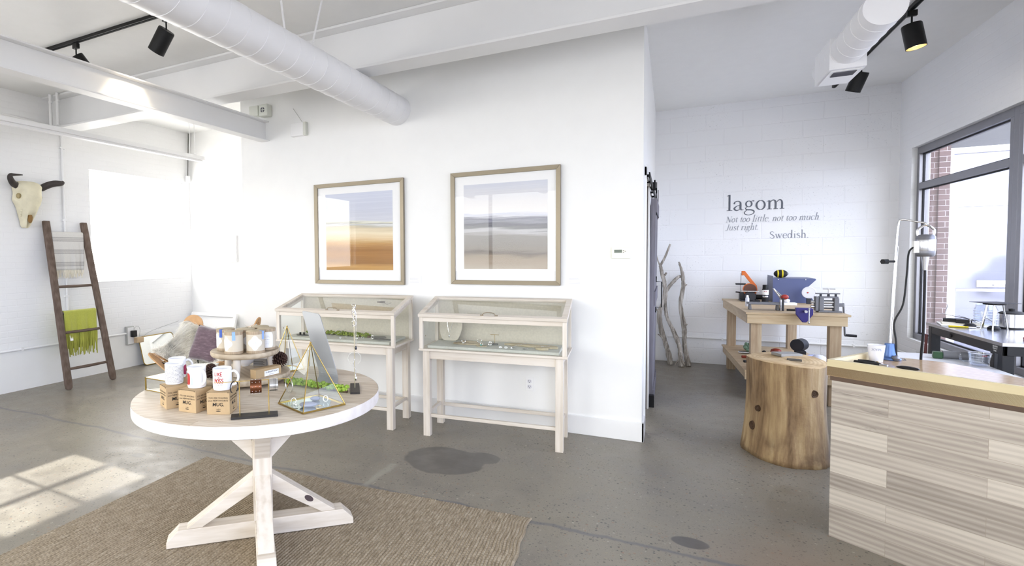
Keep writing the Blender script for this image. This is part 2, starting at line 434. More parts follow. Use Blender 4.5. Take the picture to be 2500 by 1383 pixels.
# smooth parged band under the left conduit
struct(B().box((XL, YF, 0), (XL+.012, YA, .44)).obj('trim_1', M_WALL), 'smooth white band along the foot of the left brick wall')
def bboard(name, pts, h=.15, th=.016):
    b = B()
    for (x0, y0, x1, y1) in pts: b.box((min(x0, x1), min(y0, y1), 0), (max(x0, x1), max(y0, y1), h))
    return struct(b.obj(name, M_TRIM, bevel=.003))
bboard('baseboard_centre', [(XE, YW-.016, XS+.016, YW)])
bboard('baseboard_doorway', [(XS, YW-.016, XS+.016, 4.74)])
bboard('baseboard_alcove', [(XL, YA-.016, XE, YA)])
# doorway casing on the side wall
struct(B().box((XS, 5.50, 0), (XS+.016, 5.585, 2.12)).box((XS, 4.715, 0), (XS+.016, 4.80, 2.12)).box((XS, 4.715, 2.05), (XS+.016, 5.585, 2.13)).obj('trim_2', M_TRIM, bevel=.002), 'white casing round the doorway')

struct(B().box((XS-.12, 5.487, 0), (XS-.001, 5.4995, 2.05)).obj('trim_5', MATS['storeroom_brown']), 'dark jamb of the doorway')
# windows on the right: grey aluminium frames with real glass
M_ALU = mat('grey_anodised_aluminium', '#8b8b92', .38, .75, var=.02)
M_GLASS = clear_glass('window_glass', (.97, .98, .98))
M_GASK = mat('black_gasket', '#14141a', .6)
def window(name, y0, y1, z0, z1, label, transom=2.11):
    b = B(); x0 = XR+.045; x1 = XR+.13; f = .055
    b.box((x0, y0, z0), (x1, y1, z0+f)).box((x0, y0, z1-.07), (x1, y1, z1))
    b.box((x0, y0, z0+f), (x1, y0+f, z1-.07)).box((x0, y1-f, z0+f), (x1, y1, z1-.07))
    if transom: b.box((x0, y0+f, transom-.032), (x1, y1-f, transom+.032))
    w_ = struct(b.obj(name, M_ALU, bevel=.003), label)
    gz = [(z0+f, (transom-.032) if transom else z1-.07)] + ([(transom+.032, z1-.07)] if transom else [])
    g = B(); gk = B()
    for a, c in gz:
        g.box((x0+.045, y0+f, a), (x0+.051, y1-f, c))
        for (ya, yb, za, zb) in ((y0+f, y1-f, a, a+.012), (y0+f, y1-f, c-.012, c), (y0+f, y0+f+.012, a, c), (y1-f-.012, y1-f, a, c)):
            gk.box((x0+.03, ya, za), (x0+.044, yb, zb))
    g.obj('window_pane', M_GLASS, w_); gk.obj('window_gasket', M_GASK, w_)
    return w_
window('window_1', 5.90, 7.72, .50, 2.52, 'grey aluminium shop window nearest the block wall')
window('window_2', 3.95, 5.83, .50, 2.52, 'grey aluminium shop window beside the steel workbench')
window('window_3', 2.0, 3.88, .50, 2.52, 'grey aluminium shop window behind the counter')
window('window_4', -1.6, 1.9, .50, 2.52, 'grey aluminium shop window beside the viewer')
# plastered reveal strip between bays 1 and 2 keeps the mullion solid
struct(B().box((XR+.045, 5.83, .50), (XR+.13, 5.90, 2.52)).obj('trim_3', M_ALU, bevel=.002))
struct(B().box((XR+.045, 3.88, .50), (XR+.13, 3.95, 2.52)).obj('trim_4', M_ALU, bevel=.002))
# left windows: white shades whose own emission stands in for daylight; one high muntined window lets the sun in
M_SHADE = mat('glowing_white_shade', (.9, .9, .88), .8, emit=(1.0, .975, .93), estr=6.5)
M_SHADE2 = mat('bright_glowing_shade', (.9, .9, .88), .8, emit=(1.0, .975, .94), estr=13.0)
def shade_window(name, y0, y1, z0, z1, label, ms=None):
    b = B(); x0 = XL-.16; x1 = XL-.10; f = .05
    b.box((x0, y0, z0), (x1, y1, z0+f)).box((x0, y0, z1-f), (x1, y1, z1)).box((x0, y0, z0+f), (x1, y0+f, z1-f)).box((x0, y1-f, z0+f), (x1, y1, z1-f))
    w_ = struct(b.obj(name, M_TRIM), label)
    B().box((x0+.01, y0+f, z0+f), (x0+.03, y1-f, z1-f)).obj('window_shade', ms or M_SHADE, w_)
    return w_
shade_window('window_5', 4.27, 5.80, 1.16, 2.56, 'white shaded window glowing with daylight on the left brick wall')
shade_window('window_7', -1.7, 0.1, 1.16, 2.75, 'white shaded window on the left wall beside the viewer', M_SHADE2)
b = B(); x0 = XL-.16; x1 = XL-.12
y0, y1, z0, z1 = .25, 2.60, 1.80, 2.62
b.box((x0, y0, z0), (x1, y1, z0+.04)).box((x0, y0, z1-.04), (x1, y1, z1)).box((x0, y0, z0), (x1, y0+.04, z1)).box((x0, y1-.04, z0), (x1, y1, z1))
for yy in (.78, 1.23, 1.68, 2.13): b.box((x0, yy-.012, z0+.04), (x1, yy+.012, z1-.04))
b.box((x0, y0, 2.21-.012), (x1, y1, 2.21+.012))
w6 = struct(b.obj('window_6', M_TRIM), 'small-paned high window on the left wall')
B().box((x0+.015, y0+.04, z0+.04), (x0+.02, y1-.04, z1-.04)).obj('window_pane', M_GLASS, w6)
# front windows
for i, (x0_, x1_, za, zb) in enumerate(WF):
    b = B(); ya, yb = YF-.14, YF-.06; f = .06
    b.box((x0_, ya, za), (x1_, yb, za+f)).box((x0_, ya, zb-f), (x1_, yb, zb)).box((x0_, ya, za), (x0_+f, yb, zb)).box((x1_-f, ya, za), (x1_, yb, zb)).box(((x0_+x1_)/2-f/2, ya, za), ((x0_+x1_)/2+f/2, yb, zb))
    w_ = struct(b.obj('window_%d' % (8+i), M_ALU), 'street window in the front wall')
    B().box((x0_+f, ya+.04, za+f), (x1_-f, ya+.046, zb-f)).obj('window_pane', M_GLASS, w_)

# ------------------------------------------------------------ overhead steel, ducts, tracks
def ibeam(bb, axis, c, u0, u1, z0, z1, fw_, tf=.018, tw=.012):
    for za, zb, h in ((z0, z0+tf, fw_/2), (z1-tf, z1, fw_/2), (z0+tf, z1-tf, tw/2)):
        if axis == 'x': bb.box((u0, c-h, za), (u1, c+h, zb))
        else: bb.box((c-h, u0, za), (c+h, u1, zb))
bb = B(); ibeam(bb, 'x', 3.838, XL+.001, XR-.001, 2.92, ZC-.001, .225, .02)
tag(bb.obj('ceiling_beam', M_STEEL_W, bevel=.004), 'wide white steel beam crossing the whole ceiling in front of the centre wall', 'beam')
bb = B(); ibeam(bb, 'y', -3.785, YF+.001, YW-.001, 2.66, 2.868, .115, .012)
tag(bb.obj('ceiling_beam', M_STEEL_W, bevel=.003), 'smaller white steel beam running from the upper left to the centre wall', 'beam')
M_DUCT = paint('white_spiral_duct', (.82, .82, .84), .4, .02)
def duct(name, x, z, r, y0, y1, label, pitch_=.155, capround=False):
    t = thing(name, label, 'duct', (x, y0, z))
    b = B(); L = y1-y0
    prof = []
    nseg = 56
    b.tube([(0, 0, 0), (0, L, 0)], r, nseg)
    if capround: b.lathe([(r, 0), (r*.97, .02), (r*.8, .035), (0, .04)], M=Matrix.Translation((0, L, 0)) @ Matrix.Rotation(-PI/2, 4, 'X'), seg=nseg)
    b.obj('duct_tube', M_DUCT, t, smooth=True)
    # raised helical lock seam
    b = B(); pts = []
    n = int(L/pitch_*28)
    for i in range(n+1):
        a = 2*PI*i/28; yy = L*i/n
        pts.append((math.cos(a)*r, yy, math.sin(a)*r))
    b.tube(pts, .0032, 5); b.obj('spiral_seam', M_DUCT, t, smooth=True)
    return t
d1 = duct('spiral_duct', -2.23, 2.775, .132, YF+.3, YW-.002, 'long white spiral air duct running to the centre wall')
M_STRAP = paint('white_strap', (.8, .8, .82), .5)
# ------------------------------------------------------------ right duct, register, tracks, lamps
t = duct('spiral_duct', 1.04, 2.785, .098, 3.96, 5.16, 'short white spiral duct over the workshop with a register box', .15, True)
M_GRL = mat('dark_vent_recess', '#5a5a62', .6)
b = B(); b.box((-.098, .70, -.125), (.098, 1.12, .085)); b.obj('register_box', M_DUCT, t, bevel=.003)
b = B(); b.box((-.085, .73, -.131), (.085, 1.10, -.1255)); g = b.obj('register_plate', M_TRIM, t, bevel=.002)
b = B(); b.box((-.062, .76, -.134), (.062, .86, -.1315))
for i in range(9): b.box((-.06, .762+i*.011, -.1375), (.06, .766+i*.011, -.134))
b.obj('vent_slats', M_GRL, g)
M_BLK = mat('matte_black_metal', '#0b0b0c', .45, .2)
M_LAMPIN = mat('lamp_reflector', '#c9b48a', .25, .8)
M_BULB = mat('lit_bulb', (1, .93, .78), .4, emit=(1, .86, .62), estr=40)
def track(axis, c, u0, u1, label):
    b = B()
    if axis == 'x': b.box((u0, c-.0175, ZC-.028), (u1, c+.0175, ZC-.001)); b.box((u0, c-.006, ZC-.033), (u1, c-.003, ZC-.028)).box((u0, c+.003, ZC-.033), (u1, c+.006, ZC-.028))
    else: b.box((c-.0175, u0, ZC-.028), (c+.0175, u1, ZC-.001)); b.box((c-.006, u0, ZC-.033), (c-.003, u1, ZC-.028)).box((c+.003, u0, ZC-.033), (c+.006, u1, ZC-.028))
    return tag(b.obj('lighting_track', M_BLK, bevel=.001), label, 'track')
track('x', 2.90, -4.95, -2.6, 'black lighting track on the ceiling at upper left')
track('y', 1.62, 1.5, 7.80, 'black lighting track on the ceiling over the workshop')
def spot(loc, d, label, power=14, rz=0.):
    t = thing('track_spotlight', label, 'spotlight', loc, rz, 'black cylinder track spotlights')
    B().box((-.03, -.015, -.045), (.03, .015, -.001)).obj('track_adapter', M_BLK, t, bevel=.003)
    B().cyl((0, 0, -.04), (0, 0, -.115), .006, seg=10).obj('stem', M_BLK, t, smooth=True)
    d = Vector(d).normalized(); q = d.to_track_quat('-Z', 'Y').to_matrix().to_4x4()
    T = Matrix.Translation(Vector((0, 0, -.115)) - Vector((0, 0, 0))) @ q
    b = B(); b.lathe([(0, .008), (.058, .008), (.0615, 0), (.0615, -.175), (.0585, -.175), (.0575, -.14), (0, -.135)], seg=36, M=T)
    h = b.obj('lamp_head', M_BLK, t, smooth=True)
    b = B(); b.lathe([(.0572, -.174), (.054, -.16), (.043, -.1385), (0, -.1375)], seg=32, M=T); b.obj('reflector', M_LAMPIN, h, smooth=True)
    b = B(); b.lathe([(0, -.154), (.03, -.152), (.040, -.142), (0, -.1395)], seg=28, M=T); b.obj('bulb', M_BULB, h, smooth=True)
    ld = bpy.data.lights.new('spot_beam', 'SPOT'); ld.energy = power; ld.color = (1, .84, .62); ld.spot_size = R(62); ld.spot_blend = .6; ld.shadow_soft_size = .03
    lo = bpy.data.objects.new('spot_beam', ld); COL.objects.link(lo); lo.parent = t
    lo.matrix_local = T @ Matrix.Translation((0, 0, -.178))
    return t
zt = ZC-.033
spot((-4.45, 2.90, zt), (.25, .55, -.8), 'black track spotlight half hidden behind the smaller steel beam')
spot((-3.36, 2.90, zt), (-.62, -.05, -.78), 'black track spotlight below the long spiral duct, tilted left', 15)
spot((1.62, 5.58, zt), (.16, -.05, -1), 'black track spotlight with its bright bulb showing, nearest on the right', 12)
spot((1.62, 6.80, zt), (-.28, .35, -.9), 'black track spotlight behind the register box', 12)
# white strip-light raceway hung along the left side
t = thing('strip_light', 'long white suspended strip fixture along the left brick wall', 'light fixture', (-5.45, YF, 2.70))
L = 5.22-YF
b = B(); b.box((-.05, .0, .03), (.05, L, .068)); b.box((-.062, 0, .022), (.062, L, .030)); b.obj('housing', M_STEEL_W, t, bevel=.002)
b = B(); b.box((-.030, 0.02, .0), (.030, L-.02, .022)); b.obj('channel', M_STEEL_W, t, bevel=.002)
for yy in (3.3, L-.16):
    for dx in (-.045, .045):
        b = B(); b.cyl((dx, yy, .068), (dx, yy, ZC-2.70-.001), .004, seg=8); b.obj('hanger_rod', M_STEEL_W, t)
b = B(); b.box((-.06, L-.18, .068), (.06, L-.14, .082)); b.obj('hanger_bracket', M_STEEL_W, t)
# straps of the long duct
t0 = d1
for (xa, ya, xb, yb) in ((-2.50, 3.18, -2.33, 3.02), (-2.24, 3.32, -2.16, 3.08)):
    za = ZC-2.775-.001; y_ = -YF-.3
    B().beam((xb+2.23, yb+y_, .118), (xa+2.23, ya+y_, za), .016, .003, up=(0, 1, 0)).obj('hanger_strap', M_DUCT, t0)
# conduits on the beam face at its left end
b = B()
for x_ in (-6.18, -6.05): b.cyl((x_, 3.70, 2.945), (x_, 3.70, ZC-.001), .016, seg=12)
for o_, x_ in ((None, -6.18), (None, -6.05)):
    q = B(); q.cyl((x_, 3.705, 2.945), (x_, 3.705, ZC-.001), .016, seg=12); q.box((x_-.03, 3.70, 3.20), (x_+.03, 3.712, 3.225))
    tag(q.obj('conduit_pipe', M_STEEL_W, smooth=True), ['short white conduit in front of the wide beam, nearer the left wall', 'short white conduit in front of the wide beam, farther from the left wall'][x_ > -6.1], 'conduit', 'short conduits at the beam end')
b.bm.free()

# ------------------------------------------------------------ left wall fittings
M_COND = paint('white_conduit', (.84, .84, .84), .4, .02)
def pipe_clips(b, pts, r):
    b.tube(pts, r, 12)
b = B(); b.tube([(XL+.026, -1.9, .455), (XL+.026, 4.70, .455)], .0125, 12)
for y_ in (.5, 2.0, 3.4, 4.2): b.box((XL+.001, y_-.012, .438), (XL+.042, y_+.012, .474))
tag(b.obj('wall_conduit', M_COND, smooth=True), 'white conduit running low along the left wall, above the smooth band', 'conduit')
b = B(); b.tube([(XL+.02, 3.93, .475), (XL+.02, 3.93, 2.97), ], .013, 12)
for z_ in (1.0, 1.9, 2.75): b.box((XL+.001, 3.90, z_), (XL+.036, 3.96, z_+.02))
b.tube([(XL+.026, 3.93, 2.99), (XL+.026, 3.3, 3.02)], .010, 10)
tag(b.obj('wall_conduit', M_COND, smooth=True), 'white vertical conduit on the left wall behind the ladder', 'conduit')
# outlet box with adapters
t = thing('power_outlet', 'grey metal outlet box low on the left wall beside the brass mirror', 'outlet', (XL, 4.75, .30))
M_GALV = mat('galvanised_box', '#b9bab8', .4, .6)
B().box((0, -.055, 0), (.045, .055, .245)).obj('box', M_GALV, t, bevel=.004)
B().box((.045, -.045, .012), (.049, .045, .233)).obj('cover_plate', M_TRIM, t, bevel=.002)
t = thing('plug_adapter', 'black plug-in adapter with a thin looping cord', 'adapter', (XL+.05, 4.775, .405))
B().box((0, -.035, 0), (.055, .03, .085)).obj('body', mat('black_plastic', '#151517', .4), t, bevel=.006)
B().tube(crom([(.03, 0, .085), (.03, .01, .12), (.03, .06, .135), (.03, .09, .09), (.028, .085, .0), (.02, .12, -.04), (-.03, .3, .03), (-.035, .8, .12)], 6), .0022, 6).obj('cord', mat('grey_cord', '#a6a6a6', .5), t, smooth=True)
tag(B().box((XL+.05, 4.79, .322), (XL+.125, 4.89, .392)).obj('plug_block', mat('beige_plastic', '#c6ad8c', .5), bevel=.005), 'beige plug-in block below the black adapter', 'adapter')
# small switch and cord in the alcove corner
t = thing('pull_switch', 'small white box hanging on a dark cord in the alcove corner', 'switch', (XL+.04, 5.79, 2.56))
B().box((-.02, -.03, 0), (.02, .03, .10)).obj('body', M_TRIM, t, bevel=.005)
B().tube([(0, .0, .10), (-.01, .02, .35), (0, .03, .73)], .006, 8).obj('cord', mat('dark_cord', '#4b4a45', .6), t, smooth=True)

# ------------------------------------------------------------ centre wall fittings (Y = YW)
M_IVORY = mat('ivory_plastic', '#f0f0e2', .35)
t = thing('thermostat', 'ivory thermostat with a dark display on the right end of the centre wall', 'thermostat', (-.33, YW, 1.403))
B().box((-.066, -.026, 0), (.066, -.001, .09)).obj('body', M_IVORY, t, bevel=.005)
B().box((-.047, -.0275, .045), (.007, -.0265, .068)).obj('display', mat('lcd', '#4d5a4c', .2), t)
for i, (x_, z_) in enumerate(((.018, .062), (.018, .048), (.031, .055))): B().box((x_-.005, -.0285, z_-.003), (x_+.005, -.0265, z_+.003)).obj('button', mat('grey_button', '#9b958a', .5), t, bevel=.001)
t = thing('wall_outlet', 'white double outlet on the centre wall under the nearer display case', 'outlet', (-1.027, YW, .306))
B().box((-.035, -.007, 0), (.035, -.001, .115)).obj('cover_plate', M_TRIM, t, bevel=.002)
for z_ in (.035, .08):
    b = B(); b.prism(rrect(.034, .03, .010, 4), 0, .003, M=Matrix.Translation((0, -.007, z_)) @ Matrix.Rotation(PI/2, 4, 'X')); s_ = b.obj('socket', mat('socket_face', '#dcdce2', .4), t)
    b = B()
    for x_ in (-.008, .006): b.box((x_, -.0106, z_-.002), (x_+.0025, -.0101, z_+.009))
    b.box((-.003, -.0106, z_-.012), (.003, -.0101, z_-.007)); b.obj('slots', M_GASK, s_)
M_PAPER = mat('white_card', (.9, .9, .9), .7)
def card(x, z, w_, h_, label):
    t = thing('label_card', label, 'card', (x, YW, z))
    B().box((0, -.004, 0), (w_, -.001, h_)).obj('card', M_PAPER, t)
    b = B(); random.seed(3)
    for i in range(5): b.box((.008, -.0045, h_*(.80-i*.15)), (.008+w_*(.55+.3*random.random()), -.0041, h_*(.80-i*.15)+.002))
    b.obj('print', mat('faint_print', '#c4c4cc', .7), t)
card(-2.125, 1.185, .12, .072, 'small white title card to the right of the sandy landscape print')
card(-.72, 1.19, .115, .07, 'small white title card to the right of the grey landscape print')
# horn unit and siren above the beam end
t = thing('alarm_horn', 'white alarm horn with a round vent where the smaller beam meets the wall', 'alarm', (-3.78, YW, 2.905))
M_OFFW = mat('offwhite_plastic', '#d6d8cf', .45)
B().box((-.155, -.075, .02), (-.035, -.001, .125)).obj('base_box', M_OFFW, t, bevel=.006)
s_ = B().box((-.02, -.085, 0), (.095, -.001, .125)).obj('horn_body', M_OFFW, t, bevel=.012)
b = B(); b.cyl((.035, -.0862, .065), (.035, -.0852, .065), .027, seg=28); b.obj('vent', M_GRL, s_)
b = B(); b.box((.008, -.0872, .061), (.062, -.0862, .069)).box((.031, -.0872, .038), (.039, -.0862, .092)); b.obj('vent_cross', M_OFFW, s_)
t = thing('receiver_box', 'white wall box with a thin wire aerial left of the sandy print', 'box', (-3.32, YW, 2.665))
B().box((-.10, -.045, 0), (.055, -.001, .13)).obj('body', M_TRIM, t, bevel=.004)
B().box((.055, -.045, 0), (.085, -.001, .13)).box((.066, -.0465, .05), (.072, -.045, .075)).obj('side_panel', M_OFFW, t, bevel=.003)
B().tube([(.04, -.03, .13), (-.08, -.02, .285)], .0018, 6).obj('aerial', mat('aerial_wire', '#9a9a94', .4), t)

# ------------------------------------------------------------ framed prints
def landscape_mat(name, stops, nsc, streaks, rough=.6):
    t = NT(name); t.b.inputs['Roughness'].default_value = rough
    g = t.coord('Generated'); s = t.n('SeparateXYZ', Vector=g)
    st = t.noise(t.mapped((.9, 1, 16), kind='Generated'), nsc, 5, .6, .25)
    st2 = t.noise(t.mapped((.35, 1, 55), kind='Generated'), nsc, 3, .6)
    f = t.math('ADD', s.outputs[2], t.math('MULTIPLY', t.math('SUBTRACT', st, .5), streaks))
    f = t.math('ADD', f, t.math('MULTIPLY', s.outputs[0], .03))
    c = t.ramp(f, stops)
    c = t.mix(t.math('MULTIPLY', st2, .22), c, t.ramp(st2, [(.4, '#6d6a68'), (.6, '#ffffff')]), 'SOFT_LIGHT')
    t.col(c); return t.m
ART1 = landscape_mat('sandy_landscape', [(0, '#a87d3f'), (.06, '#bd9150'), (.12, '#8f6431'), (.20, '#a37336'), (.28, '#96672d'), (.36, '#b78c50'), (.42, '#d9bf93'), (.50, '#e6d8bb'), (.55, '#d3c4a4'), (.58, '#b9b5a6'), (.60, '#d9dadb'), (.615, '#9a9a92'), (.63, '#dcdbcb'), (.65, '#c9cbd4'), (.8, '#c3c7d6'), (1, '#c9cede')], 1.6, .11)
ART2 = landscape_mat('grey_landscape', [(0, '#a99f90'), (.08, '#9c8d7b'), (.15, '#948574'), (.20, '#5f564f'), (.24, '#857d75'), (.32, '#86817c'), (.40, '#8d8985'), (.46, '#bcbcbe'), (.49, '#7e7e80'), (.53, '#66666f'), (.57, '#93949f'), (.60, '#6f7080'), (.63, '#d2d3d9'), (.655, '#c9ccd8'), (.67, '#e6e3e1'), (.8, '#dddbdc'), (1, '#cfd2dc')], 1.9, .15)
M_CHAMP = mat('champagne_frame', '#8f8573', .42, .55, bump=.1, bscale=80)
M_MAT = mat('white_mount', (.88, .88, .88), .7)
M_PGL = clear_glass('picture_glass', (1, 1, 1), base=.028)
def picture(name, x0, x1, z0, z1, fwd, ax0, ax1, az0, az1, art, fm, label, yw=YW, dep=.035):
    w_, h_ = x1-x0, z1-z0
    t = thing(name, label, 'picture', ((x0+x1)/2, yw, z0))
    b = B(); W2 = w_/2
    out = [(-W2, 0), (W2, 0), (W2, h_), (-W2, h_)]; inn = [(-W2+fwd, fwd), (W2-fwd, fwd), (W2-fwd, h_-fwd), (-W2+fwd, h_-fwd)]
    for i in range(4):
        j = (i+1) % 4; A, C, D, E_ = out[i], out[j], inn[j], inn[i]
        fr = [(A[0], -dep, A[1]), (C[0], -dep, C[1]), (D[0], -dep+.008, D[1]), (E_[0], -dep+.008, E_[1])]; bk = [(p[0], -.001, p[2]) for p in fr]
        v = [b.bm.verts.new(p) for p in fr+bk]
        for f in ((0,1,2,3),(7,6,5,4),(0,4,5,1),(1,5,6,2),(2,6,7,3),(3,7,4,0)): b.bm.faces.new([v[k] for k in f])
    b.obj('frame', fm, t, bevel=.0015)
    B().box((-W2+fwd-.003, -.012, fwd-.003), (W2-fwd+.003, -.004, h_-fwd+.003)).obj('mount', M_MAT, t)
    cx = (x0+x1)/2
    B().box((ax0-cx, -.0135, az0-z0), (ax1-cx, -.0121, az1-z0)).obj('print', art, t)
    B().quad((-W2+fwd-.002, -.022, fwd-.002), (W2-fwd+.002, -.022, fwd-.002), (W2-fwd+.002, -.022, h_-fwd+.002), (-W2+fwd-.002, -.022, h_-fwd+.002)).obj('glass', M_PGL, t)
    return t
picture('framed_print', -3.155, -2.165, 1.175, 2.16, .037, -3.03, -2.285, 1.31, 2.055, ART1, M_CHAMP, 'framed print of sandy brown ground under pale sky, left of the pair')
picture('framed_print', -1.705, -.775, 1.19, 2.158, .036, -1.59, -.878, 1.322, 2.048, ART2, M_CHAMP, 'framed print of grey streaked water and sky, right of the pair')
ART3 = landscape_mat('pale_landscape', [(0, '#e3e6f2'), (.2, '#f5f7ff'), (.3, '#c9cfe0'), (.36, '#f2f4fc'), (.45, '#fdfdff'), (1, '#ffffff')], 1.5, .1)
picture('framed_print', -6.33, -5.46, 1.375, 1.76, .018, -6.15, -5.55, 1.41, 1.72, ART3, M_TRIM, 'small pale framed print in the alcove', YA, .03)

# ------------------------------------------------------------ wall lettering
def ell_st(cx, cy, rx, ry, wside, wtop, n=18):
    out = []
    for i in range(n+1):
        a = 2*PI*i/n+PI/2
        out.append((cx+rx*math.cos(a), cy+ry*math.sin(a), wtop+(wside-wtop)*abs(math.cos(a))))
    return out
def ST(x, y0, y1, w_=.17): return [(x, y0, w_), (x, y1, w_)]
def SF(x0, x1, y, w_=.06): return [(x0, y, w_), (x1, y, w_)]
GL = {
 'l': (.60, [ST(.3, 0, 1.72), SF(.06, .56, .03), [(.06, 1.60, .03), (.3, 1.66, .13)]]),
 'a': (.98, [[(.12, .70, .16), (.2, .92, .10), (.45, 1.0, .07), (.65, .88, .13), (.68, .6, .17), (.68, .2, .17), (.78, .05, .10), (.95, .10, .04)], [(.68, .60, .05), (.35, .47, .08), (.14, .24, .16), (.25, .04, .13), (.46, .03, .08), (.68, .2, .05)]]),
 'g': (.96, [ell_st(.42, .66, .25, .31, .14, .06), [(.60, .86, .05), (.72, .96, .07), (.88, .95, .13)], [(.28, .38, .06), (.14, .20, .07), (.28, .05, .12), (.62, .02, .13), (.86, -.12, .12), (.80, -.38, .07), (.45, -.52, .06), (.10, -.42, .07), (.06, -.2, .08), (.26, .02, .06)]]),
 'o': (.96, [ell_st(.47, .49, .35, .48, .16, .06)]),
 'n': (1.06, [ST(.25, 0, .93), SF(.04, .46, .03), [(.04, .85, .03), (.25, .90, .10)], [(.28, .68, .04), (.5, .94, .10), (.72, .9, .13), (.80, .66, .16), (.80, .3, .16), (.80, 0, .16)], SF(.60, 1.0, .03)]),
 'm': (1.58, [ST(.25, 0, .93), SF(.04, .46, .03), [(.04, .85, .03), (.25, .90, .10)], [(.28, .68, .04), (.5, .94, .10), (.70, .9, .13), (.77, .66, .16), (.77, .3, .16), (.77, 0, .16)], SF(.58, .97, .03), [(.82, .68, .04), (1.04, .94, .10), (1.23, .9, .13), (1.30, .66, .16), (1.30, .3, .16), (1.30, 0, .16)], SF(1.11, 1.5, .03)]),
 'N': (1.38, [ST(.25, 0, 1.42, .07), SF(.05, .45, .03), SF(.0, .35, 1.42), [(.22, 1.4, .18), (1.12, .05, .18)], ST(1.12, 0, 1.42, .07), SF(.95, 1.32, 1.42)]),
 't': (.62, [[(.30, 1.28, .04), (.30, .9, .14), (.30, .2, .14), (.42, .03, .09), (.60, .12, .04)], SF(.06, .56, .94, .07)]),
 'i': (.56, [ST(.28, 0, .93, .16), SF(.06, .50, .03), [(.06, .85, .03), (.28, .90, .10)], [(.24, 1.32, .17), (.34, 1.32, .17)]]),
 'e': (.88, [[(.12, .58, .06), (.76, .58, .06)], [(.77, .56, .10), (.70, .86, .10), (.46, .98, .06), (.18, .80, .13), (.10, .46, .16), (.22, .12, .14), (.50, .0, .09), (.80, .2, .04)]]),
 'u': (1.06, [[(.22, .93, .15), (.22, .32, .15), (.34, .05, .11), (.58, .06, .06), (.78, .28, .04)], ST(.80, 0, .93, .15), SF(.04, .26, .92), SF(.62, .84, .92), SF(.80, .98, .04)]),
 'c': (.86, [[(.72, .76, .16), (.62, .94, .08), (.42, .98, .06), (.16, .8, .13), (.10, .46, .16), (.22, .12, .14), (.48, .0, .09), (.78, .2, .04)]]),
 'h': (1.06, [ST(.25, 0, 1.72), SF(.04, .46, .03), [(.04, 1.60, .03), (.25, 1.66, .10)], [(.28, .68, .04), (.5, .94, .10), (.72, .9, .13), (.80, .66, .16), (.80, .3, .16), (.80, 0, .16)], SF(.60, 1.0, .03)]),
 'J': (.80, [[(.50, 1.42, .16), (.50, .3, .16), (.42, .0, .12), (.2, -.08, .08), (.02, .02, .13)], SF(.25, .75, 1.42)]),
 's': (.78, [[(.64, .76, .05), (.46, .98, .07), (.18, .88, .11), (.20, .66, .13), (.45, .52, .15), (.66, .30, .13), (.58, .06, .10), (.34, .0, .07), (.08, .22, .05)]]),
 'r': (.76, [ST(.25, 0, .93), SF(.04, .5, .03), [(.04, .85, .03), (.25, .90, .10)], [(.28, .66, .04), (.46, .92, .08), (.66, .90, .15)]]),
 'S': (1.02, [[(.86, 1.10, .05), (.62, 1.44, .08), (.24, 1.32, .14), (.22, .98, .16), (.55, .74, .18), (.88, .42, .15), (.78, .08, .13), (.44, .0, .08), (.08, .32, .05)]]),
 'w': (1.42, [[(.18, .92, .16), (.46, .02, .14)], [(.46, .02, .06), (.72, .88, .06)], [(.66, .92, .16), (.96, .02, .14)], [(.96, .02, .06), (1.24, .9, .06)], SF(.02, .38, .92), SF(.56, .84, .92), SF(1.08, 1.4, .92)]),
 'd': (1.04, [ell_st(.42, .49, .31, .48, .15, .06), ST(.80, .02, 1.70), [(.60, 1.60, .03), (.8, 1.66, .10)], SF(.80, 1.0, .04)]),
 '.': (.44, [[(.16, .08, .17), (.27, .08, .17)]]), ',': (.44, [[(.22, .08, .17), (.26, -.05, .10), (.16, -.22, .04)]]), ' ': (.55, [])}
def serif(line, x, z, width, xh, shear, M_, parent, name='lettering'):
    tot = sum(GL[ch][0] for ch in line); k = width/(tot*xh); cx = 0; e_ = 0
    for wd in line.split(' '):
        b = B()
        for ch in wd:
            adv, strokes = GL[ch]
            for st in strokes:
                v, f = ribbon(st, 5); e_ += 1; lift = .0004*(e_ % 5)
                b.add(v, f, lambda p, cx=cx, lift=lift: (x+((p[0]+cx)*k+p[1]*shear)*xh, -.0022-lift, z+p[1]*xh))
            cx += adv
        b.obj(name, M_, parent); cx += GL[' '][0]
M_VINYL = mat('grey_lettering', '#62666f', .7)
M_VINYL2 = mat('pale_grey_lettering', '#8b8f99', .7)
t = thing('wall_lettering', 'grey serif lettering about balance on the white block wall', 'lettering', (0, YB, 0))
serif('lagom', .625, 1.957, .610, .116, 0, M_VINYL, t, 'word_lettering')
serif('Not too little, not too much.', .622, 1.812, .955, .050, .22, M_VINYL2, t)
serif('Just right.', .622, 1.712, .345, .050, .22, M_VINYL2, t)
serif('Swedish.', 1.080, 1.600, .390, .058, 0, M_VINYL2, t)
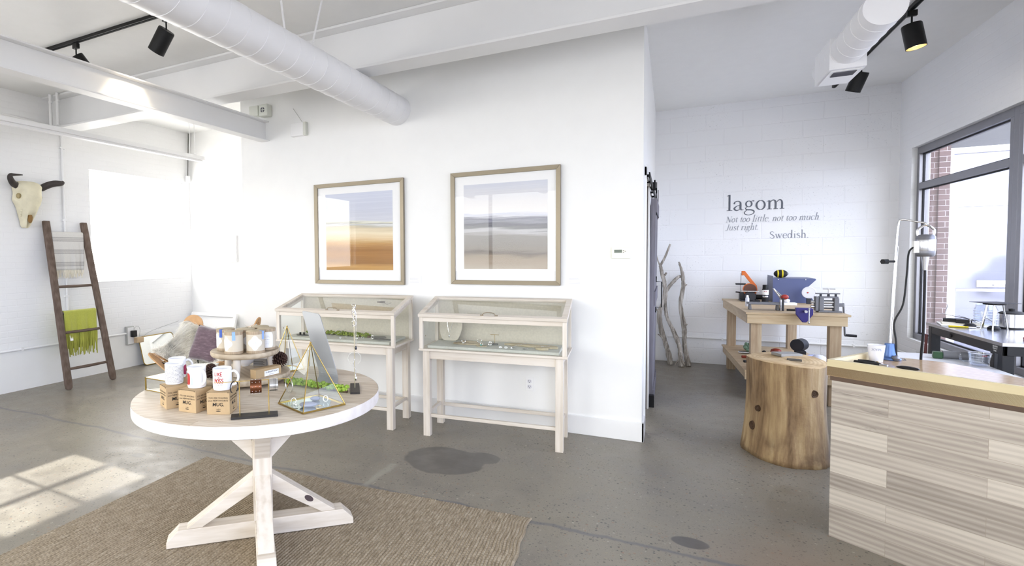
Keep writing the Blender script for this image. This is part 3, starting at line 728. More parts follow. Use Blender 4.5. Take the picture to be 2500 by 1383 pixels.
# ------------------------------------------------------------ woods
def plankwood(name, stops, bw, bh, plane='xy', gap='#8d8478', rough=.5, gs=1., streak=None, gapw=.0012, off=(0, 0), idk=.16):
    """boards run along the first axis of the plane"""
    t = NT(name); t.b.inputs['Roughness'].default_value = rough
    s = t.n('SeparateXYZ', Vector=t.coord()); ax = {'x': 0, 'y': 1, 'z': 2}
    u = t.math('ADD', s.outputs[ax[plane[0]]], off[0]); v = t.math('ADD', s.outputs[ax[plane[1]]], off[1])
    vec = t.n('CombineXYZ', X=u, Y=v, Z=0.0).outputs[0]
    br = t.n('TexBrick', Vector=vec, Scale=1.0, Brick_Width=bw, Row_Height=bh, Mortar_Size=gapw, Mortar_Smooth=.1, Bias=0.0)
    br.offset = .37; br.squash = 1.0
    br.inputs['Color1'].default_value = (0, 0, 0, 1); br.inputs['Color2'].default_value = (1, 1, 1, 1); br.inputs['Mortar'].default_value = (.5, .5, .5, 1)
    idc = t.n('SeparateColor', Color=br.outputs['Color']).outputs[0]
    row = t.math('FLOOR', t.math('DIVIDE', v, bh))
    g = t.n('CombineXYZ', X=t.math('ADD', t.math('MULTIPLY', u, 1.3*gs), t.math('MULTIPLY', idc, 7.3)), Y=t.math('MULTIPLY', v, 13*gs), Z=t.math('ADD', t.math('MULTIPLY', row, 3.7), t.math('MULTIPLY', idc, 5.))).outputs[0]
    n1 = t.noise(g, 1.6, 5, .6, .9); fine = t.noise(t.n('Mapping', Vector=g, Scale=(1.5, 9, 1)).outputs[0], 2.0, 2)
    wv = t.n('TexWave', Vector=g, Scale=1.1, Distortion=5., Detail=2, Detail_Scale=.8, _wave_type='BANDS', _bands_direction='Y').outputs['Fac']
    f = t.math('ADD', t.math('MULTIPLY', n1, .5), t.math('ADD', t.math('MULTIPLY', wv, .18), t.math('MULTIPLY', fine, .14)))
    f = t.math('ADD', f, t.math('MULTIPLY', t.math('SUBTRACT', idc, .4), idk))
    c = t.ramp(f, stops)
    if streak:
        sm = t.noise(t.n('Mapping', Vector=g, Scale=(.55, .33, 1)).outputs[0], 1.4, 6, .75, .5)
        c = t.mix(t.ramp(sm, [(.61, (0, 0, 0)), (.70, (.85, .85, .85))]), c, streak)
    c = t.mix(br.outputs['Fac'], c, gap)
    t.col(c); t.bump(t.math('SUBTRACT', t.math('MULTIPLY', n1, .4), t.math('MULTIPLY', br.outputs['Fac'], .8)), .25, .0015)
    MATS[name] = t.m; return t.m
WW = [(.25, '#b9ac9b'), (.40, '#cdc2b3'), (.52, '#dad1c5'), (.72, '#e3dcd3')]
W_X = wood('whitewash_wood_x', WW, 'x'); W_Y = wood('whitewash_wood_y', WW, 'y'); W_Z = wood('whitewash_wood_z', WW, 'z')
TB = [(.25, '#b7a58f'), (.40, '#cfc1ae'), (.52, '#ddd2c3'), (.7, '#e6dccf'), (.85, '#d3c5b3')]
W_TOP = plankwood('bleached_tabletop_boards', TB, 2.4, .135, 'xy', '#b0a18e', .5, streak='#a08f7c')
W_RIM = wood('bleached_rim', [(.3, '#d8cfc8'), (.5, '#e6e0dc'), (.7, '#f0ecea')], 'x', .6)
W_LEGX = wood('table_leg_wood_x', WW, 'x', knots='#6d5b4c'); W_LEGZ = wood('table_leg_wood_z', WW, 'z', .8)
W_TRAY = wood('limed_round_board', [(.25, '#8f7d66'), (.42, '#ab9a82'), (.58, '#c2b39c'), (.8, '#d3c6b1')], 'x', 1.2)
W_LAD = wood('dark_weathered_wood', [(.2, '#3a2e26'), (.45, '#5c4c41'), (.65, '#75655a'), (.85, '#8a7b70')], 'z', 1.5, .8, .7)
W_LADY = wood('dark_weathered_wood_y', [(.2, '#3a2e26'), (.45, '#5c4c41'), (.65, '#75655a')], 'y', 1.5, .8, .7)

# ------------------------------------------------------------ jute rug, woven for real
import numpy as np
def rug():
    Lx, Ly = 2.31, 1.70; row = .0165; br = .020
    nx = int(Lx/row)*5; ny = int(Ly/br)*5
    X, Y = np.meshgrid(np.linspace(-Lx, 0, nx+1), np.linspace(-Ly, 0, ny+1), indexing='ij')
    rng = np.random.RandomState(4)
    ph = X/row; fr = ph-np.floor(ph); rid = np.floor(ph).astype(int)-int(ph.min())+1
    jit = rng.rand(rid.max()+3)[rid]
    prof = np.sqrt(np.clip(1-(2*fr-1)**2, 0, 1))
    knot = .5+.5*np.cos(2*np.pi*(Y/br + (fr-.5)*.55*np.where(rid % 2, 1, -1) + jit*.9))
    lump = rng.rand(nx//8+2, ny//8+2); lump = np.kron(lump, np.ones((8, 8)))[:nx+1, :ny+1]
    Z = .004 + .0055*prof*(.45+.55*knot) + .0016*(lump-.5)*prof
    edge = np.minimum(np.minimum(-X, X+Lx), np.minimum(-Y, Y+Ly)); Z = Z*np.clip(edge/.006+.15, 0, 1)
    # slightly wavering outline
    wob = .006*np.sin(Y*9)+.004*np.sin(Y*31+1); X2 = X + wob*(X > -.3)*(1+X/.3); wy = .005*np.sin(X*7)+.003*np.sin(X*40); Y2 = Y + wy*(Y > -.2)*(1+Y/.2)
    V = np.stack([X2, Y2, Z+.0008], -1).reshape(-1, 3)
    i = np.arange(nx)[:, None]*(ny+1)+np.arange(ny)[None]; F = np.stack([i, i+ny+1, i+ny+2, i+1], -1).reshape(-1, 4)
    me = bpy.data.meshes.new('jute_rug'); me.vertices.add(len(V)); me.vertices.foreach_set('co', V.ravel())
    me.loops.add(F.size); me.loops.foreach_set('vertex_index', F.ravel()); me.polygons.add(len(F))
    me.polygons.foreach_set('loop_start', np.arange(0, F.size, 4)); me.polygons.foreach_set('use_smooth', np.ones(len(F), bool)); me.update(calc_edges=True)
    t = NT('jute_weave'); t.b.inputs['Roughness'].default_value = .9
    n_ = t.noise(t.mapped((70, 14, 1)), 1.0, 4, .7); n2 = t.noise(t.coord(), 2.2, 3)
    c = t.ramp(n_, [(.25, '#6a5e4c'), (.45, '#887b66'), (.6, '#a09480'), (.8, '#b8ad99')])
    c = t.mix(t.math('MULTIPLY', n2, .35), c, '#8f806c'); t.col(c); t.bump(t.noise(t.mapped((300, 120, 100)), 1., 2), .5, .001)
    me.materials.append(t.m)
    o = bpy.data.objects.new('jute_rug', me); COL.objects.link(o); o.location = (-.657, 2.93, 0); o.rotation_euler[2] = R(3.0)
    tag(o, 'tan braided jute rug on the concrete floor under the round table', 'rug')
rug()

# ------------------------------------------------------------ round pedestal table
TC = (-1.87, 2.15); TZ = .762
RZ = R(42.5)
t = thing('round_table', 'whitewashed round pedestal table with crossed feet standing on the jute rug', 'table', (TC[0], TC[1], .012), RZ)
zo = -.012
b = B(); b.lathe([(0, .704+zo), (.600, .704+zo), (.608, .708+zo), (.610, .715+zo), (.610, .7615+zo), (.6095, .762+zo)], seg=128); b.obj('apron_rim', W_RIM, t, smooth=True)
b = B(); b.prism([(.6085*math.cos(2*PI*k/128), .6085*math.sin(2*PI*k/128)) for k in range(128)], .745+zo, .762+zo); b.obj('tabletop', W_TOP, t, rz=R(-30))
def footpoly(h=.085, L_=.47): return [(-L_, 0), (L_, 0), (L_, .03), (L_-.055, h), (-L_+.055, h), (-L_, .03)]
Mx = Matrix.Rotation(PI/2, 4, 'X')
b = B(); b.prism(footpoly(), -.0425, .0425, M=Mx); b.obj('foot', W_LEGX, t, bevel=.003)
My = Matrix.Rotation(PI/2, 4, 'Z') @ Mx
for sgn in (-1, 1):
    # second foot is halved into the first
    pl = [(.0425, 0), (.47, 0), (.47, .03), (.415, .085), (.0425, .085)]
    b = B(); b.prism([(sgn*p[0], p[1]) for p in pl], -.0425, .0425, M=My); b.obj('foot', W_LEGX, t, bevel=.003)
B().box((-.048, -.048, .085), (.048, .048, .704+zo)).obj('post', W_LEGZ, t, bevel=.003)
for k in range(4):
    Mk = Matrix.Rotation(k*PI/2, 4, 'Z') @ Mx
    b = B(); b.prism([(.048, .235), (.048, .32), (.375, .0855), (.30, .0855)], -.038, .038, M=Mk); b.obj('lower_brace', W_LEGX if k % 2 == 0 else W_LEGZ, t, bevel=.002)
    if k == 0:
        q = B(); q.prism([(.235+.026*math.cos(a_*PI/8)*.8-.010*math.sin(a_*PI/8), .165-.026*math.cos(a_*PI/8)*.6-.011*math.sin(a_*PI/8)) for a_ in range(16)], .0375, .0386, M=Mk); q.obj('dark_knot', MATS.get('table_knot') or mat('table_knot', '#4a3d3f', .7), t)
    if k == 2:
        q = B(); q.prism([(.15+.04*math.cos(a_*PI/8)*.75-.008*math.sin(a_*PI/8), .585+.04*math.cos(a_*PI/8)*.65+.010*math.sin(a_*PI/8)) for a_ in range(16)], -.0386, -.0375, M=Mk); q.obj('dark_knot', MATS['table_knot'], t)
    b = B(); b.prism([(.048, .405), (.048, .50), (.235, .691), (.325, .691)], -.038, .038, M=Mk); b.obj('upper_brace', W_LEGX, t, bevel=.002)

# ------------------------------------------------------------ glass display cases
M_CGLASS = clear_glass('display_glass', (.955, .97, .96), base=.06)
M_LINEN = mat('natural_linen', '#cdc6b6', .9, bump=.4, bscale=260, var=.06)
M_GLINEN = mat('grey_linen', '#c2c3ba', .9, bump=.4, bscale=260, var=.05)
M_NICKEL = mat('brushed_nickel', '#b5a893', .3, .9)
def make_case(loc, rz, label):
    t = thing('display_case', label, 'display case', loc, rz, 'glass display cases')
    W2, D2 = .565, .218; lw = .056; lx = .535; ly = .205
    for sx in (-1, 1):
        for sy in (-1, 1):
            x_ = sx*(lx-lw/2); y_ = sy*(ly-lw/2)
            B().box((x_-lw/2, y_-lw/2, 0), (x_+lw/2, y_+lw/2, .688)).obj('leg', W_Z, t, bevel=.0025)
    for y_ in (-ly+.012, ly-.012-.022): B().box((-lx+lw, y_, .622), (lx-lw, y_+.022, .688)).obj('apron', W_X, t, bevel=.001)
    for x_ in (-lx+.012, lx-.034): B().box((x_, -ly+lw, .622), (x_+.022, ly-lw, .688)).obj('apron', W_Y, t, bevel=.001)
    for y_ in (-ly+.016, ly-.016-.022): B().box((-lx+lw, y_, .152), (lx-lw, y_+.022, .178)).obj('stretcher', W_X, t, bevel=.002)
    for x_ in (-lx+.016, lx-.038): B().box((x_, -ly+lw, .168), (x_+.022, ly-lw, .194)).obj('stretcher', W_Y, t, bevel=.002)
    B().box((-W2, -D2-.004, .688), (W2, D2, .705)).obj('base_board', W_X, t, bevel=.002)
    pw = .03
    zf, zb = .955, 1.066
    for sx in (-1, 1):
        x_ = sx*(W2-.006-pw/2)
        B().box((x_-pw/2, -D2, .705), (x_+pw/2, -D2+pw, zf)).obj('corner_post', W_Z, t, bevel=.0015)
        b = B(); b.prism([(D2-pw, .705), (D2, .705), (D2, zb+.004), (D2-pw, zb-.004)], x_-pw/2, x_+pw/2, M=Matrix(((0, 0, 1, 0), (1, 0, 0, 0), (0, 1, 0, 0), (0, 0, 0, 1)))); b.obj('corner_post', W_Z, t, bevel=.0015)
        # sloping side rail below the lid
        b = B(); b.prism([(-D2+pw, zf-.026), (D2-pw, zb-.036), (D2-pw, zb-.004), (-D2+pw, zf+.006)], x_-.010, x_+.010, M=Matrix(((0, 0, 1, 0), (1, 0, 0, 0), (0, 1, 0, 0), (0, 0, 0, 1)))); b.obj('side_rail', W_Y, t, bevel=.001)
        B().quad((x_+sx*.004, -D2+pw, .706), (x_+sx*.004, D2-pw, .706), (x_+sx*.004, D2-pw, zb-.03), (x_+sx*.004, -D2+pw, zf-.024)).obj('side_glass', M_CGLASS, t)
    xi = W2-.006-pw
    B().box((-xi, -D2+.002, zf-.032), (xi, -D2+.026, zf)).obj('front_rail', W_X, t, bevel=.0015)
    B().quad((-xi, -D2+.012, .706), (xi, -D2+.012, .706), (xi, -D2+.012, zf-.032), (-xi, -D2+.012, zf-.032)).obj('front_glass', M_CGLASS, t)
    B().box((-xi, D2-.014, .706), (xi, D2-.006, zb-.006)).obj('back_panel', M_LINEN, t)
    # hinged sloping lid
    d = Vector((0, 2*D2+.016, zb-zf)); L = d.length; ang = math.atan2(zb-zf, 2*D2+.016)
    Ml = Matrix.Translation((0, -D2-.012, zf+.0015)) @ Matrix.Rotation(ang, 4, 'X')
    b = B(); b.box((-W2, 0, 0), (W2, .048, .024), Ml).box((-W2, L-.04, 0), (W2, L, .024), Ml).box((-W2, .048, 0), (-W2+.042, L-.04, .024), Ml).box((W2-.042, .048, 0), (W2, L-.04, .024), Ml)
    lid = b.obj('lid', W_X, t, bevel=.002)
    b = B(); v = [Ml @ Vector(p) for p in ((-W2+.042, .048, .012), (W2-.042, .048, .012), (W2-.042, L-.04, .012), (-W2+.042, L-.04, .012))]; b.quad(*v); b.obj('lid_glass', M_CGLASS, lid)
    pts = [Ml @ Vector(p) for p in ((-.05, .02, .026), (-.047, .02, .036), (-.03, .02, .046), (0, .02, .049), (.03, .02, .046), (.047, .02, .036), (.05, .02, .026))]
    b = B(); b.tube(crom(pts, 4), .0035, 8)
    for sx in (-1, 1): b.cbox(Ml @ Vector((sx*.055, .02, .026)), (.022, .012, .004), M=Matrix.Rotation(ang, 4, 'X'))
    b.obj('handle', M_NICKEL, lid, smooth=True)
    # padded linen base
    b = B(); b.prism(rrect(2*xi-.05, 2*D2-.07, .008, 3, (0, -.004)), .7055, .728); b.obj('padded_base', M_GLINEN, t, bevel=.006, seg=3)
    for sx in (-1, 1):
        b = B(); b.cyl((sx*(xi-.004), -D2+.06, .80), (sx*(xi-.001), -D2+.06, .80), .006, seg=12); b.obj('glass_clip', M_NICKEL, t)
    return t
C2 = (-1.222, 4.172, 0); RC2 = R(4.5); C1 = (-2.578, 4.095, 0); RC1 = R(4.0)
case2 = make_case(C2, RC2, 'whitewashed glass display case with necklace bust and stone slab, under the grey print')
bpy.context.view_layer.update()
case1 = dup(case2, C1, RC1, 'whitewashed glass display case with a long strip of green moss, under the sandy print')
case1.scale.x = 1.03

def at(base, rz, p):
    c, s = math.cos(rz), math.sin(rz); return (base[0]+p[0]*c-p[1]*s, base[1]+p[0]*s+p[1]*c, p[2])
PZ = .7285   # top of the padded base
M_SILV = mat('polished_silver', '#e8e8ea', .16, 1.)
M_GOLD = mat('pale_gold', '#d6b871', .25, 1.)
M_STONE = mat('pale_sandstone', '#b5a98e', .9, bump=.5, bscale=60, var=.12)
M_SLATE = mat('dark_slate', '#6a6a66', .8, bump=.4, bscale=50, var=.12)
M_DRIFT = mat('driftwood_slab', '#a79a82', .9, bump=.7, bscale=70, var=.2)
random.seed(11)
def blob(pts, z0, z1, rough_=.006, n=5):
    P = crom([(p[0], p[1], 0) for p in pts], n, True)
    return [(p.x+random.uniform(-rough_, rough_), p.y+random.uniform(-rough_, rough_)) for p in P]
def slab(name, c, rz, outline, h, m, label, cat, group=None, base=C2, brz=RC2, z=PZ):
    x_, y_, z_ = at(base, brz, (c[0], c[1], z))
    b = B(); b.prism(blob(outline, 0, h, .002), 0, h)
    o = b.obj(name, m, bevel=min(.004, h*.3), loc=(x_, y_, z_), rz=rz)
    return tag(o, label, cat, group)
def ring(name, c, r_, wt, m, label, base=C2, brz=RC2, z=PZ, tilt=0., group=None, gem=None, cat='ring'):
    x_, y_, z_ = at(base, brz, (c[0], c[1], z))
    T = Matrix.Rotation(tilt, 4, 'X')
    b = B(); b.tube([T @ Vector((r_*math.cos(2*PI*k/24), r_*math.sin(2*PI*k/24), 0)) for k in range(24)], wt, 8, closed=True)
    lo_ = min(v.co.z for v in b.bm.verts)
    for v in b.bm.verts: v.co.z -= lo_
    if gem:
        t_ = thing(name, label, cat, (x_, y_, z_), 0, group); b.obj('band', m, t_, smooth=True)
        q = B(); q.sph((0, -r_, .006), (.008, .008, .006), 10); q.obj('stone', gem, t_, smooth=True); return t_
    o = b.obj(name, m, smooth=True, loc=(x_, y_, z_)); return tag(o, label, cat, group)
# case 2 contents
x_, y_, z_ = at(C2, RC2, (-.40, .10, PZ))
t = thing('necklace_bust', 'linen necklace bust with a silver pendant at the left end of the nearer case', 'display bust', (x_, y_, z_), RC2)
b = B(); prof = [(-.05, 0), (.05, 0), (.085, .05), (.10, .12), (.085, .18), (.04, .215), (.028, .235), (-.028, .235), (-.04, .215), (-.085, .18), (-.10, .12), (-.085, .05)]
b.prism([(p.x, p.y) for p in crom([(a, c_, 0) for a, c_ in prof], 4, True)], -.006, .006, M=Matrix.Rotation(R(-14), 4, 'X') @ Matrix.Rotation(PI/2, 4, 'X'))
for v in b.bm.verts: v.co.z = max(0, v.co.z)
b.obj('bust_board', M_LINEN, t, smooth=True, bevel=.002)
pts = [(-.032, .021, .215), (-.015, .0, .13), (0, -.016, .055), (.022, .0, .13), (.040, .021, .215)]
pn = B(); pn.tube([(p[0], p[1]+.024*0-.012+.0, p[2]) for p in pts], .0016, 6); pn.sph((0, -.022, .040), (.007, .006, .012), 10); pn.obj('pendant_necklace', M_SILV, t, smooth=True)
slab('driftwood_slab', (-.215, -.035), R(6), [(-.11, -.02), (-.02, -.045), (.10, -.03), (.12, .0), (.03, .03), (-.08, .03)], .012, M_DRIFT, 'thin bark slab holding silver rings beside the necklace bust', 'slab')
slab('driftwood_slab', (-.20, -.02), R(6), [(-.05, -.02), (.04, -.02), (.07, .0), (.0, .022), (-.06, .015)], .012, M_DRIFT, 'small upper bark slab stacked on the larger one in the nearer case', 'slab', z=PZ+.0125)
ring('silver_ring', (-.235, -.075), .014, .0035, M_SILV, 'silver dome ring standing on the bark slab', z=PZ+.0125, tilt=R(80), gem=M_SILV)
ring('silver_ring', (-.115, -.035), .016, .0018, M_SILV, 'thin silver hoop standing at the right end of the bark slab', z=PZ+.0125, tilt=R(88))
slab('round_slate', (-.085, -.10), 0, [(-.045, 0), (0, -.03), (.045, 0), (0, .03)], .006, M_STONE, 'small oval stone with a turquoise ring in the nearer case', 'stone')
ring('turquoise_ring', (-.085, -.10), .010, .0025, M_SILV, 'turquoise ring lying on the small oval stone', z=PZ+.0065, tilt=R(75), gem=mat('turquoise', '#5fb4ad', .4))
ring('silver_ring', (-.03, -.04), .013, .005, M_SILV, 'chunky silver ring beside the little gold stand', tilt=R(60), gem=M_SILV)
x_, y_, z_ = at(C2, RC2, (.0, -.01, PZ))
t = thing('earring_stand', 'small gold T-shaped earring stand on a dark block in the nearer case', 'stand', (x_, y_, z_), RC2)
B().box((-.022, -.014, 0), (.022, .014, .014)).obj('base', M_SLATE, t, bevel=.001)
B().cyl((0, 0, .014), (0, 0, .085), .0014, seg=8).cyl((-.034, 0, .083), (.034, 0, .083), .0014, seg=8).obj('bar', M_GOLD, t, smooth=True)
slab('stone_slab', (.26, .02), R(-4), [(-.19, -.03), (-.10, .04), (.02, .03), (.12, .045), (.21, .02), (.22, -.04), (.08, -.055), (-.05, -.04)], .014, M_STONE, 'long pale flagstone draped with necklaces in the nearer case', 'stone')
slab('pebble', (.375, -.11), 0, [(-.05, 0), (0, -.03), (.05, 0), (0, .028)], .018, M_STONE, 'flat oval pebble at the right end of the nearer case', 'stone')
for i, (a, c_, lb) in enumerate((((.08, -.11), (.12, -.115), 'pair of silver hoops on the linen, left one'), ((.10, -.11), 0, 'pair of silver hoops on the linen, right one'), ((.16, -.115), 0, 'tiny silver ring right of the two hoops'))):
    ring('silver_hoop', (.065+.042*i, -.115), .013 if i < 2 else .007, .002, M_SILV, lb, tilt=R(12))
def chain(pts, label, base, brz, dz=.0, name='silver_chain', pend=True, m=None):
    P = [Vector(at(base, brz, p)) for p in pts]; o = P[0].copy()
    t_ = thing(name, label, 'necklace', o)
    b = B(); C = crom([p-o for p in P], 6)
    for i, p in enumerate(C):
        if i % 1 == 0: b.sph(p, .0022, 6)
    b.tube(C, .0010, 5); b.obj('chain', m or M_SILV, t_, smooth=True)
    if pend: q = B(); q.sph(C[-1]+Vector((0, 0, .002)), (.016, .010, .004), 12); q.obj('pendant', m or M_SILV, t_, smooth=True)
    return t_
chain([(.24, .03, PZ+.017), (.19, -.03, PZ+.016), (.155, -.07, PZ+.004)], 'left necklace hanging off the pale flagstone', C2, RC2)
chain([(.36, .0, PZ+.017), (.31, -.06, PZ+.008), (.25, -.12, PZ+.003)], 'middle necklace with an oval pendant in front of the flagstone', C2, RC2)
chain([(.42, -.02, PZ+.017), (.39, -.07, PZ+.020), (.37, -.09, PZ+.021)], 'right necklace running onto the oval pebble', C2, RC2, pend=False)
# moss
def moss_mat():
    t = NT('reindeer_moss'); t.b.inputs['Roughness'].default_value = .95
    n_ = t.noise(t.coord(), 55, 4, .7); t.col(t.ramp(n_, [(.3, '#3c4a12'), (.48, '#6b7d22'), (.62, '#95a53a'), (.8, '#bcc46a')]))
    t.bump(t.noise(t.coord(), 120, 4, .8), .9, .004); return t.m
M_MOSS = moss_mat(); M_BARK = mat('dark_bark', '#5b4a39', .95, bump=.9, bscale=60, var=.3)
def mosslog(loc, rz, L_, rad, label, name='moss_log', bark=True, seed=1, bright=None):
    random.seed(seed)
    t_ = thing(name, label, 'moss', loc, rz)
    if bark: b = B(); b.tube(crom([(-L_*.52, 0, rad*.35), (-L_*.2, rad*.2, rad*.4), (L_*.2, -rad*.1, rad*.35), (L_*.52, .0, rad*.25)], 5), rad*.33, 8); b.obj('bark_strip', M_BARK, t_, smooth=True)
    b = B(); n_ = int(L_/(rad*.16))
    for i in range(n_):
        x = -L_/2+L_*(i+.5)/n_
        for k in range(2):
            a = random.uniform(0, PI); rr_ = rad*random.uniform(.15, .75)
            sr = rad*random.uniform(.26, .44)
            M_ = Matrix.Translation((x+random.uniform(-.01, .01), math.cos(a)*rr_, max(sr*.8, math.sin(a)*rr_+rad*.35))) @ Matrix.Diagonal((sr, sr, sr*.85, 1))
            g_ = bmesh.ops.create_icosphere(b.bm, subdivisions=2, radius=1, matrix=M_)
    for v in b.bm.verts: v.co += Vector((random.uniform(-1, 1), random.uniform(-1, 1), random.uniform(-1, 1)))*rad*.07
    for v in b.bm.verts: v.co.z = max(v.co.z, .001)
    b.obj('moss_tufts', bright or M_MOSS, t_, smooth='all'); return t_
# case 1 contents
x_, y_, z_ = at(C1, RC1, (.0, .02, PZ)); mosslog((x_+.02, y_, z_), RC1-.10, .46, .032, 'long strip of green moss inside the farther display case')
x_, y_, z_ = at(C1, RC1, (-.36, .05, PZ)); mosslog((x_, y_, z_), RC1-.2, .13, .024, 'small tuft of green moss at the left end of the farther case', seed=4)
def plate(c, rx, ry, label, z=PZ, m=M_SLATE, base=C1, brz=RC1):
    return slab('slate_plate', c, 0, [(-rx, 0), (-rx*.7, -ry*.7), (0, -ry), (rx*.7, -ry*.7), (rx, 0), (rx*.7, ry*.7), (0, ry), (-rx*.7, ry*.7)], .006, m, label, 'slate', base=base, brz=brz, z=z)
plate((-.39, -.08), .065, .035, 'oval slate with dark studs at the left end of the farther case')
plate((.40, -.08), .085, .045, 'oval slate at the right end of the farther case')
slab('slate_square', (.33, .02), R(20), [(-.05, -.03), (.05, -.03), (.05, .03), (-.05, .03)], .008, M_SLATE, 'dark square slate at the right of the farther case', 'slate', base=C1, brz=RC1)
for i, x in enumerate((-.41, -.37)):
    p = at(C1, RC1, (x, -.085, PZ+.0065)); q = B(); q.cyl((0, 0, 0), (0, 0, .022), .009, seg=14)
    tag(q.obj('black_stud', M_BLK, bevel=.002, loc=p), ['left black stud on the oval slate', 'right black stud on the oval slate'][i], 'jewellery')
for i, (x, y) in enumerate(((.02, -.12), (.07, -.11), (.17, -.09), (.23, -.10), (.30, -.05))):
    ring('silver_hoop', (x, y), .011+.003*(i % 3), .0016, M_SILV, ['first', 'second', 'third', 'fourth', 'fifth'][i]+' silver ring from the left in front of the moss strip', C1, RC1, tilt=R(20+20*i))
chain([(-.06, .03, PZ+.065), (-.10, -.03, PZ+.03), (-.13, -.08, PZ+.003)], 'left silver chain draped over the moss strip', C1, RC1, pend=False)
chain([(-.0, .03, PZ+.065), (-.04, -.03, PZ+.03), (-.09, -.09, PZ+.003)], 'right silver chain draped over the moss strip', C1, RC1, pend=False)
p = at(C1, RC1, (.29, .16, .94)); q = B(); q.lathe([(0, 0), (.035, .004), (.037, .012), (0, .014)], seg=20, M=Matrix.Translation((0, 0, 0))); q.tube(crom([(.03, 0, .006), (.06, .0, -.012), (.10, .01, .004)], 5), .0012, 5)
o_ = q.obj('puck_light', mat('brown_puck', '#4a3a2c', .5), smooth=True, parent=case1); bpy.context.view_layer.update(); o_.matrix_world = Matrix.Translation(at(C1, RC1, (.29, .16, 1.022)))
# ------------------------------------------------------------ things on the round table
TT = TZ+.0005
M_KRAFT = mat('kraft_card', '#b39a76', .85, bump=.15, bscale=150, var=.03)
M_INK = mat('black_ink', '#26211d', .8)
M_CER = mat('white_glazed_ceramic', (.88, .88, .90), .12, coat=.3)
M_RED = mat('red_print', '#a8241f', .4)
def hand(lines, M_, parent, T, name='print', w_=.0011):
    """text placed on a plane: lines = [(text, size, x, y, bold)]"""
    b = B()
    for s_, sz, x, y, bo in lines:
        v, f = text_geo(s_, sz, 'CENTER', shear=.08, bold=bo); b.add(v, f, lambda p: T @ Vector((p[0]+x, p[1]+y, 0)))
    return b.obj(name, M_, parent)
def mug_box(x, y, rz, label):
    t = thing('mug_box', label, 'box', (x, y, TT), rz, 'kraft mug boxes')
    h = .0995; s_ = .051
    B().box((-s_, -s_, 0), (s_, s_, h)).obj('carton', M_KRAFT, t, bevel=.0015)
    b = B(); b.box((-s_+.003, -s_-.0002, h-.0015), (s_-.003, -s_+.001, h+.0004)); b.box((-s_+.001, -s_-.0003, h-.0045), (-s_+.010, -s_+.0, h-.0025)); b.box((s_-.010, -s_-.0003, h-.0045), (s_-.001, -s_, h-.0025)); b.obj('flap_seam', mat('seam_shadow', '#5b4a35', .9), t)
    L_ = [('YOU ARE HOLDING', .0095, 0, .070, .01), ('your NEW FAVORITE', .0095, 0, .058, .01), ('MUG.', .021, 0, .037, .02), ('~o~', .012, 0, .020, .01)]
    for T in (Matrix.Translation((0, -s_-.0004, 0)) @ Matrix.Rotation(PI/2, 4, 'X'), Matrix.Translation((s_+.0004, 0, 0)) @ Matrix.Rotation(PI/2, 4, 'Z') @ Matrix.Rotation(PI/2, 4, 'X'), Matrix.Translation((-s_-.0004, 0, 0)) @ Matrix.Rotation(-PI/2, 4, 'Z') @ Matrix.Rotation(PI/2, 4, 'X')):
        p_ = hand(L_, M_INK, t, T, 'mug_lettering')
        b = B(); b.prism([(.011*math.cos(2*PI*k/16), .015+.0022*math.sin(2*PI*k/16)) for k in range(16)], 0, .0002, M=T); b.obj('ink_oval', M_INK, t)
    return t
mug_box(-1.763, 1.772, R(25), 'kraft mug box under the white mug with red lettering, nearest the bracelet stand')
mug_box(-1.896, 1.742, R(3), 'kraft mug box under the mug whose handle faces out, middle of the front row')
mug_box(-2.038, 1.748, R(-25), 'kraft mug box under the mug covered in tiny writing, left of the front row')
mug_box(-2.135, 1.868, R(-20), 'kraft mug box hidden behind the mug covered in tiny writing')
def mug(x, y, z, rz, label, r_=.041, h=.096, waist=0.):
    t = thing('mug', label, 'mug', (x, y, z), rz, 'printed white mugs')
    def pr_(zz): return r_*(1-waist*math.sin(PI*min(1, max(0, zz/h)))) if waist else r_
    pf = [(0, .002), (r_*.80, .002), (r_*.82, 0), (r_*.94, .001), (r_*.985, .006), (r_, .012)]
    for k in range(1, 9): pf.append((pr_(.012+(h-.014)*k/8), .012+(h-.014)*k/8))
    pf += [(r_-.0015, h), (r_-.0035, h-.001)] + [(pr_(.01+(h-.012)*k/6)-.004, .01+(h-.012)*k/6) for k in (5, 4, 3, 2, 1)] + [(r_*.7, .007), (0, .006)]
    b = B(); b.lathe(pf, seg=48); b.obj('body', M_CER, t, smooth=True)
    hp = crom([(r_-.003, 0, h*.80), (r_+.012, 0, h*.84), (r_+.027, 0, h*.68), (r_+.028, 0, h*.45), (r_+.014, 0, h*.22), (r_-.003, 0, h*.20)], 6)
    b = B(); b.tube(hp, .0055, 12); 
    for v in b.bm.verts: v.co.y *= 1.35
    b.obj('handle', M_CER, t, smooth=True)
    return t
def on_mug(parts, parent, r_, a0, m, name, h_=.096):
    b = B()
    for v, f, x, z, k in parts: b.add(v, f, lambda p: (lambda a: (math.cos(a)*(r_+.0004), math.sin(a)*(r_+.0004), z+p[1]*k))(a0+(x+p[0]*k)/r_))
    return b.obj(name, m, parent)
MZ = TT+.1003
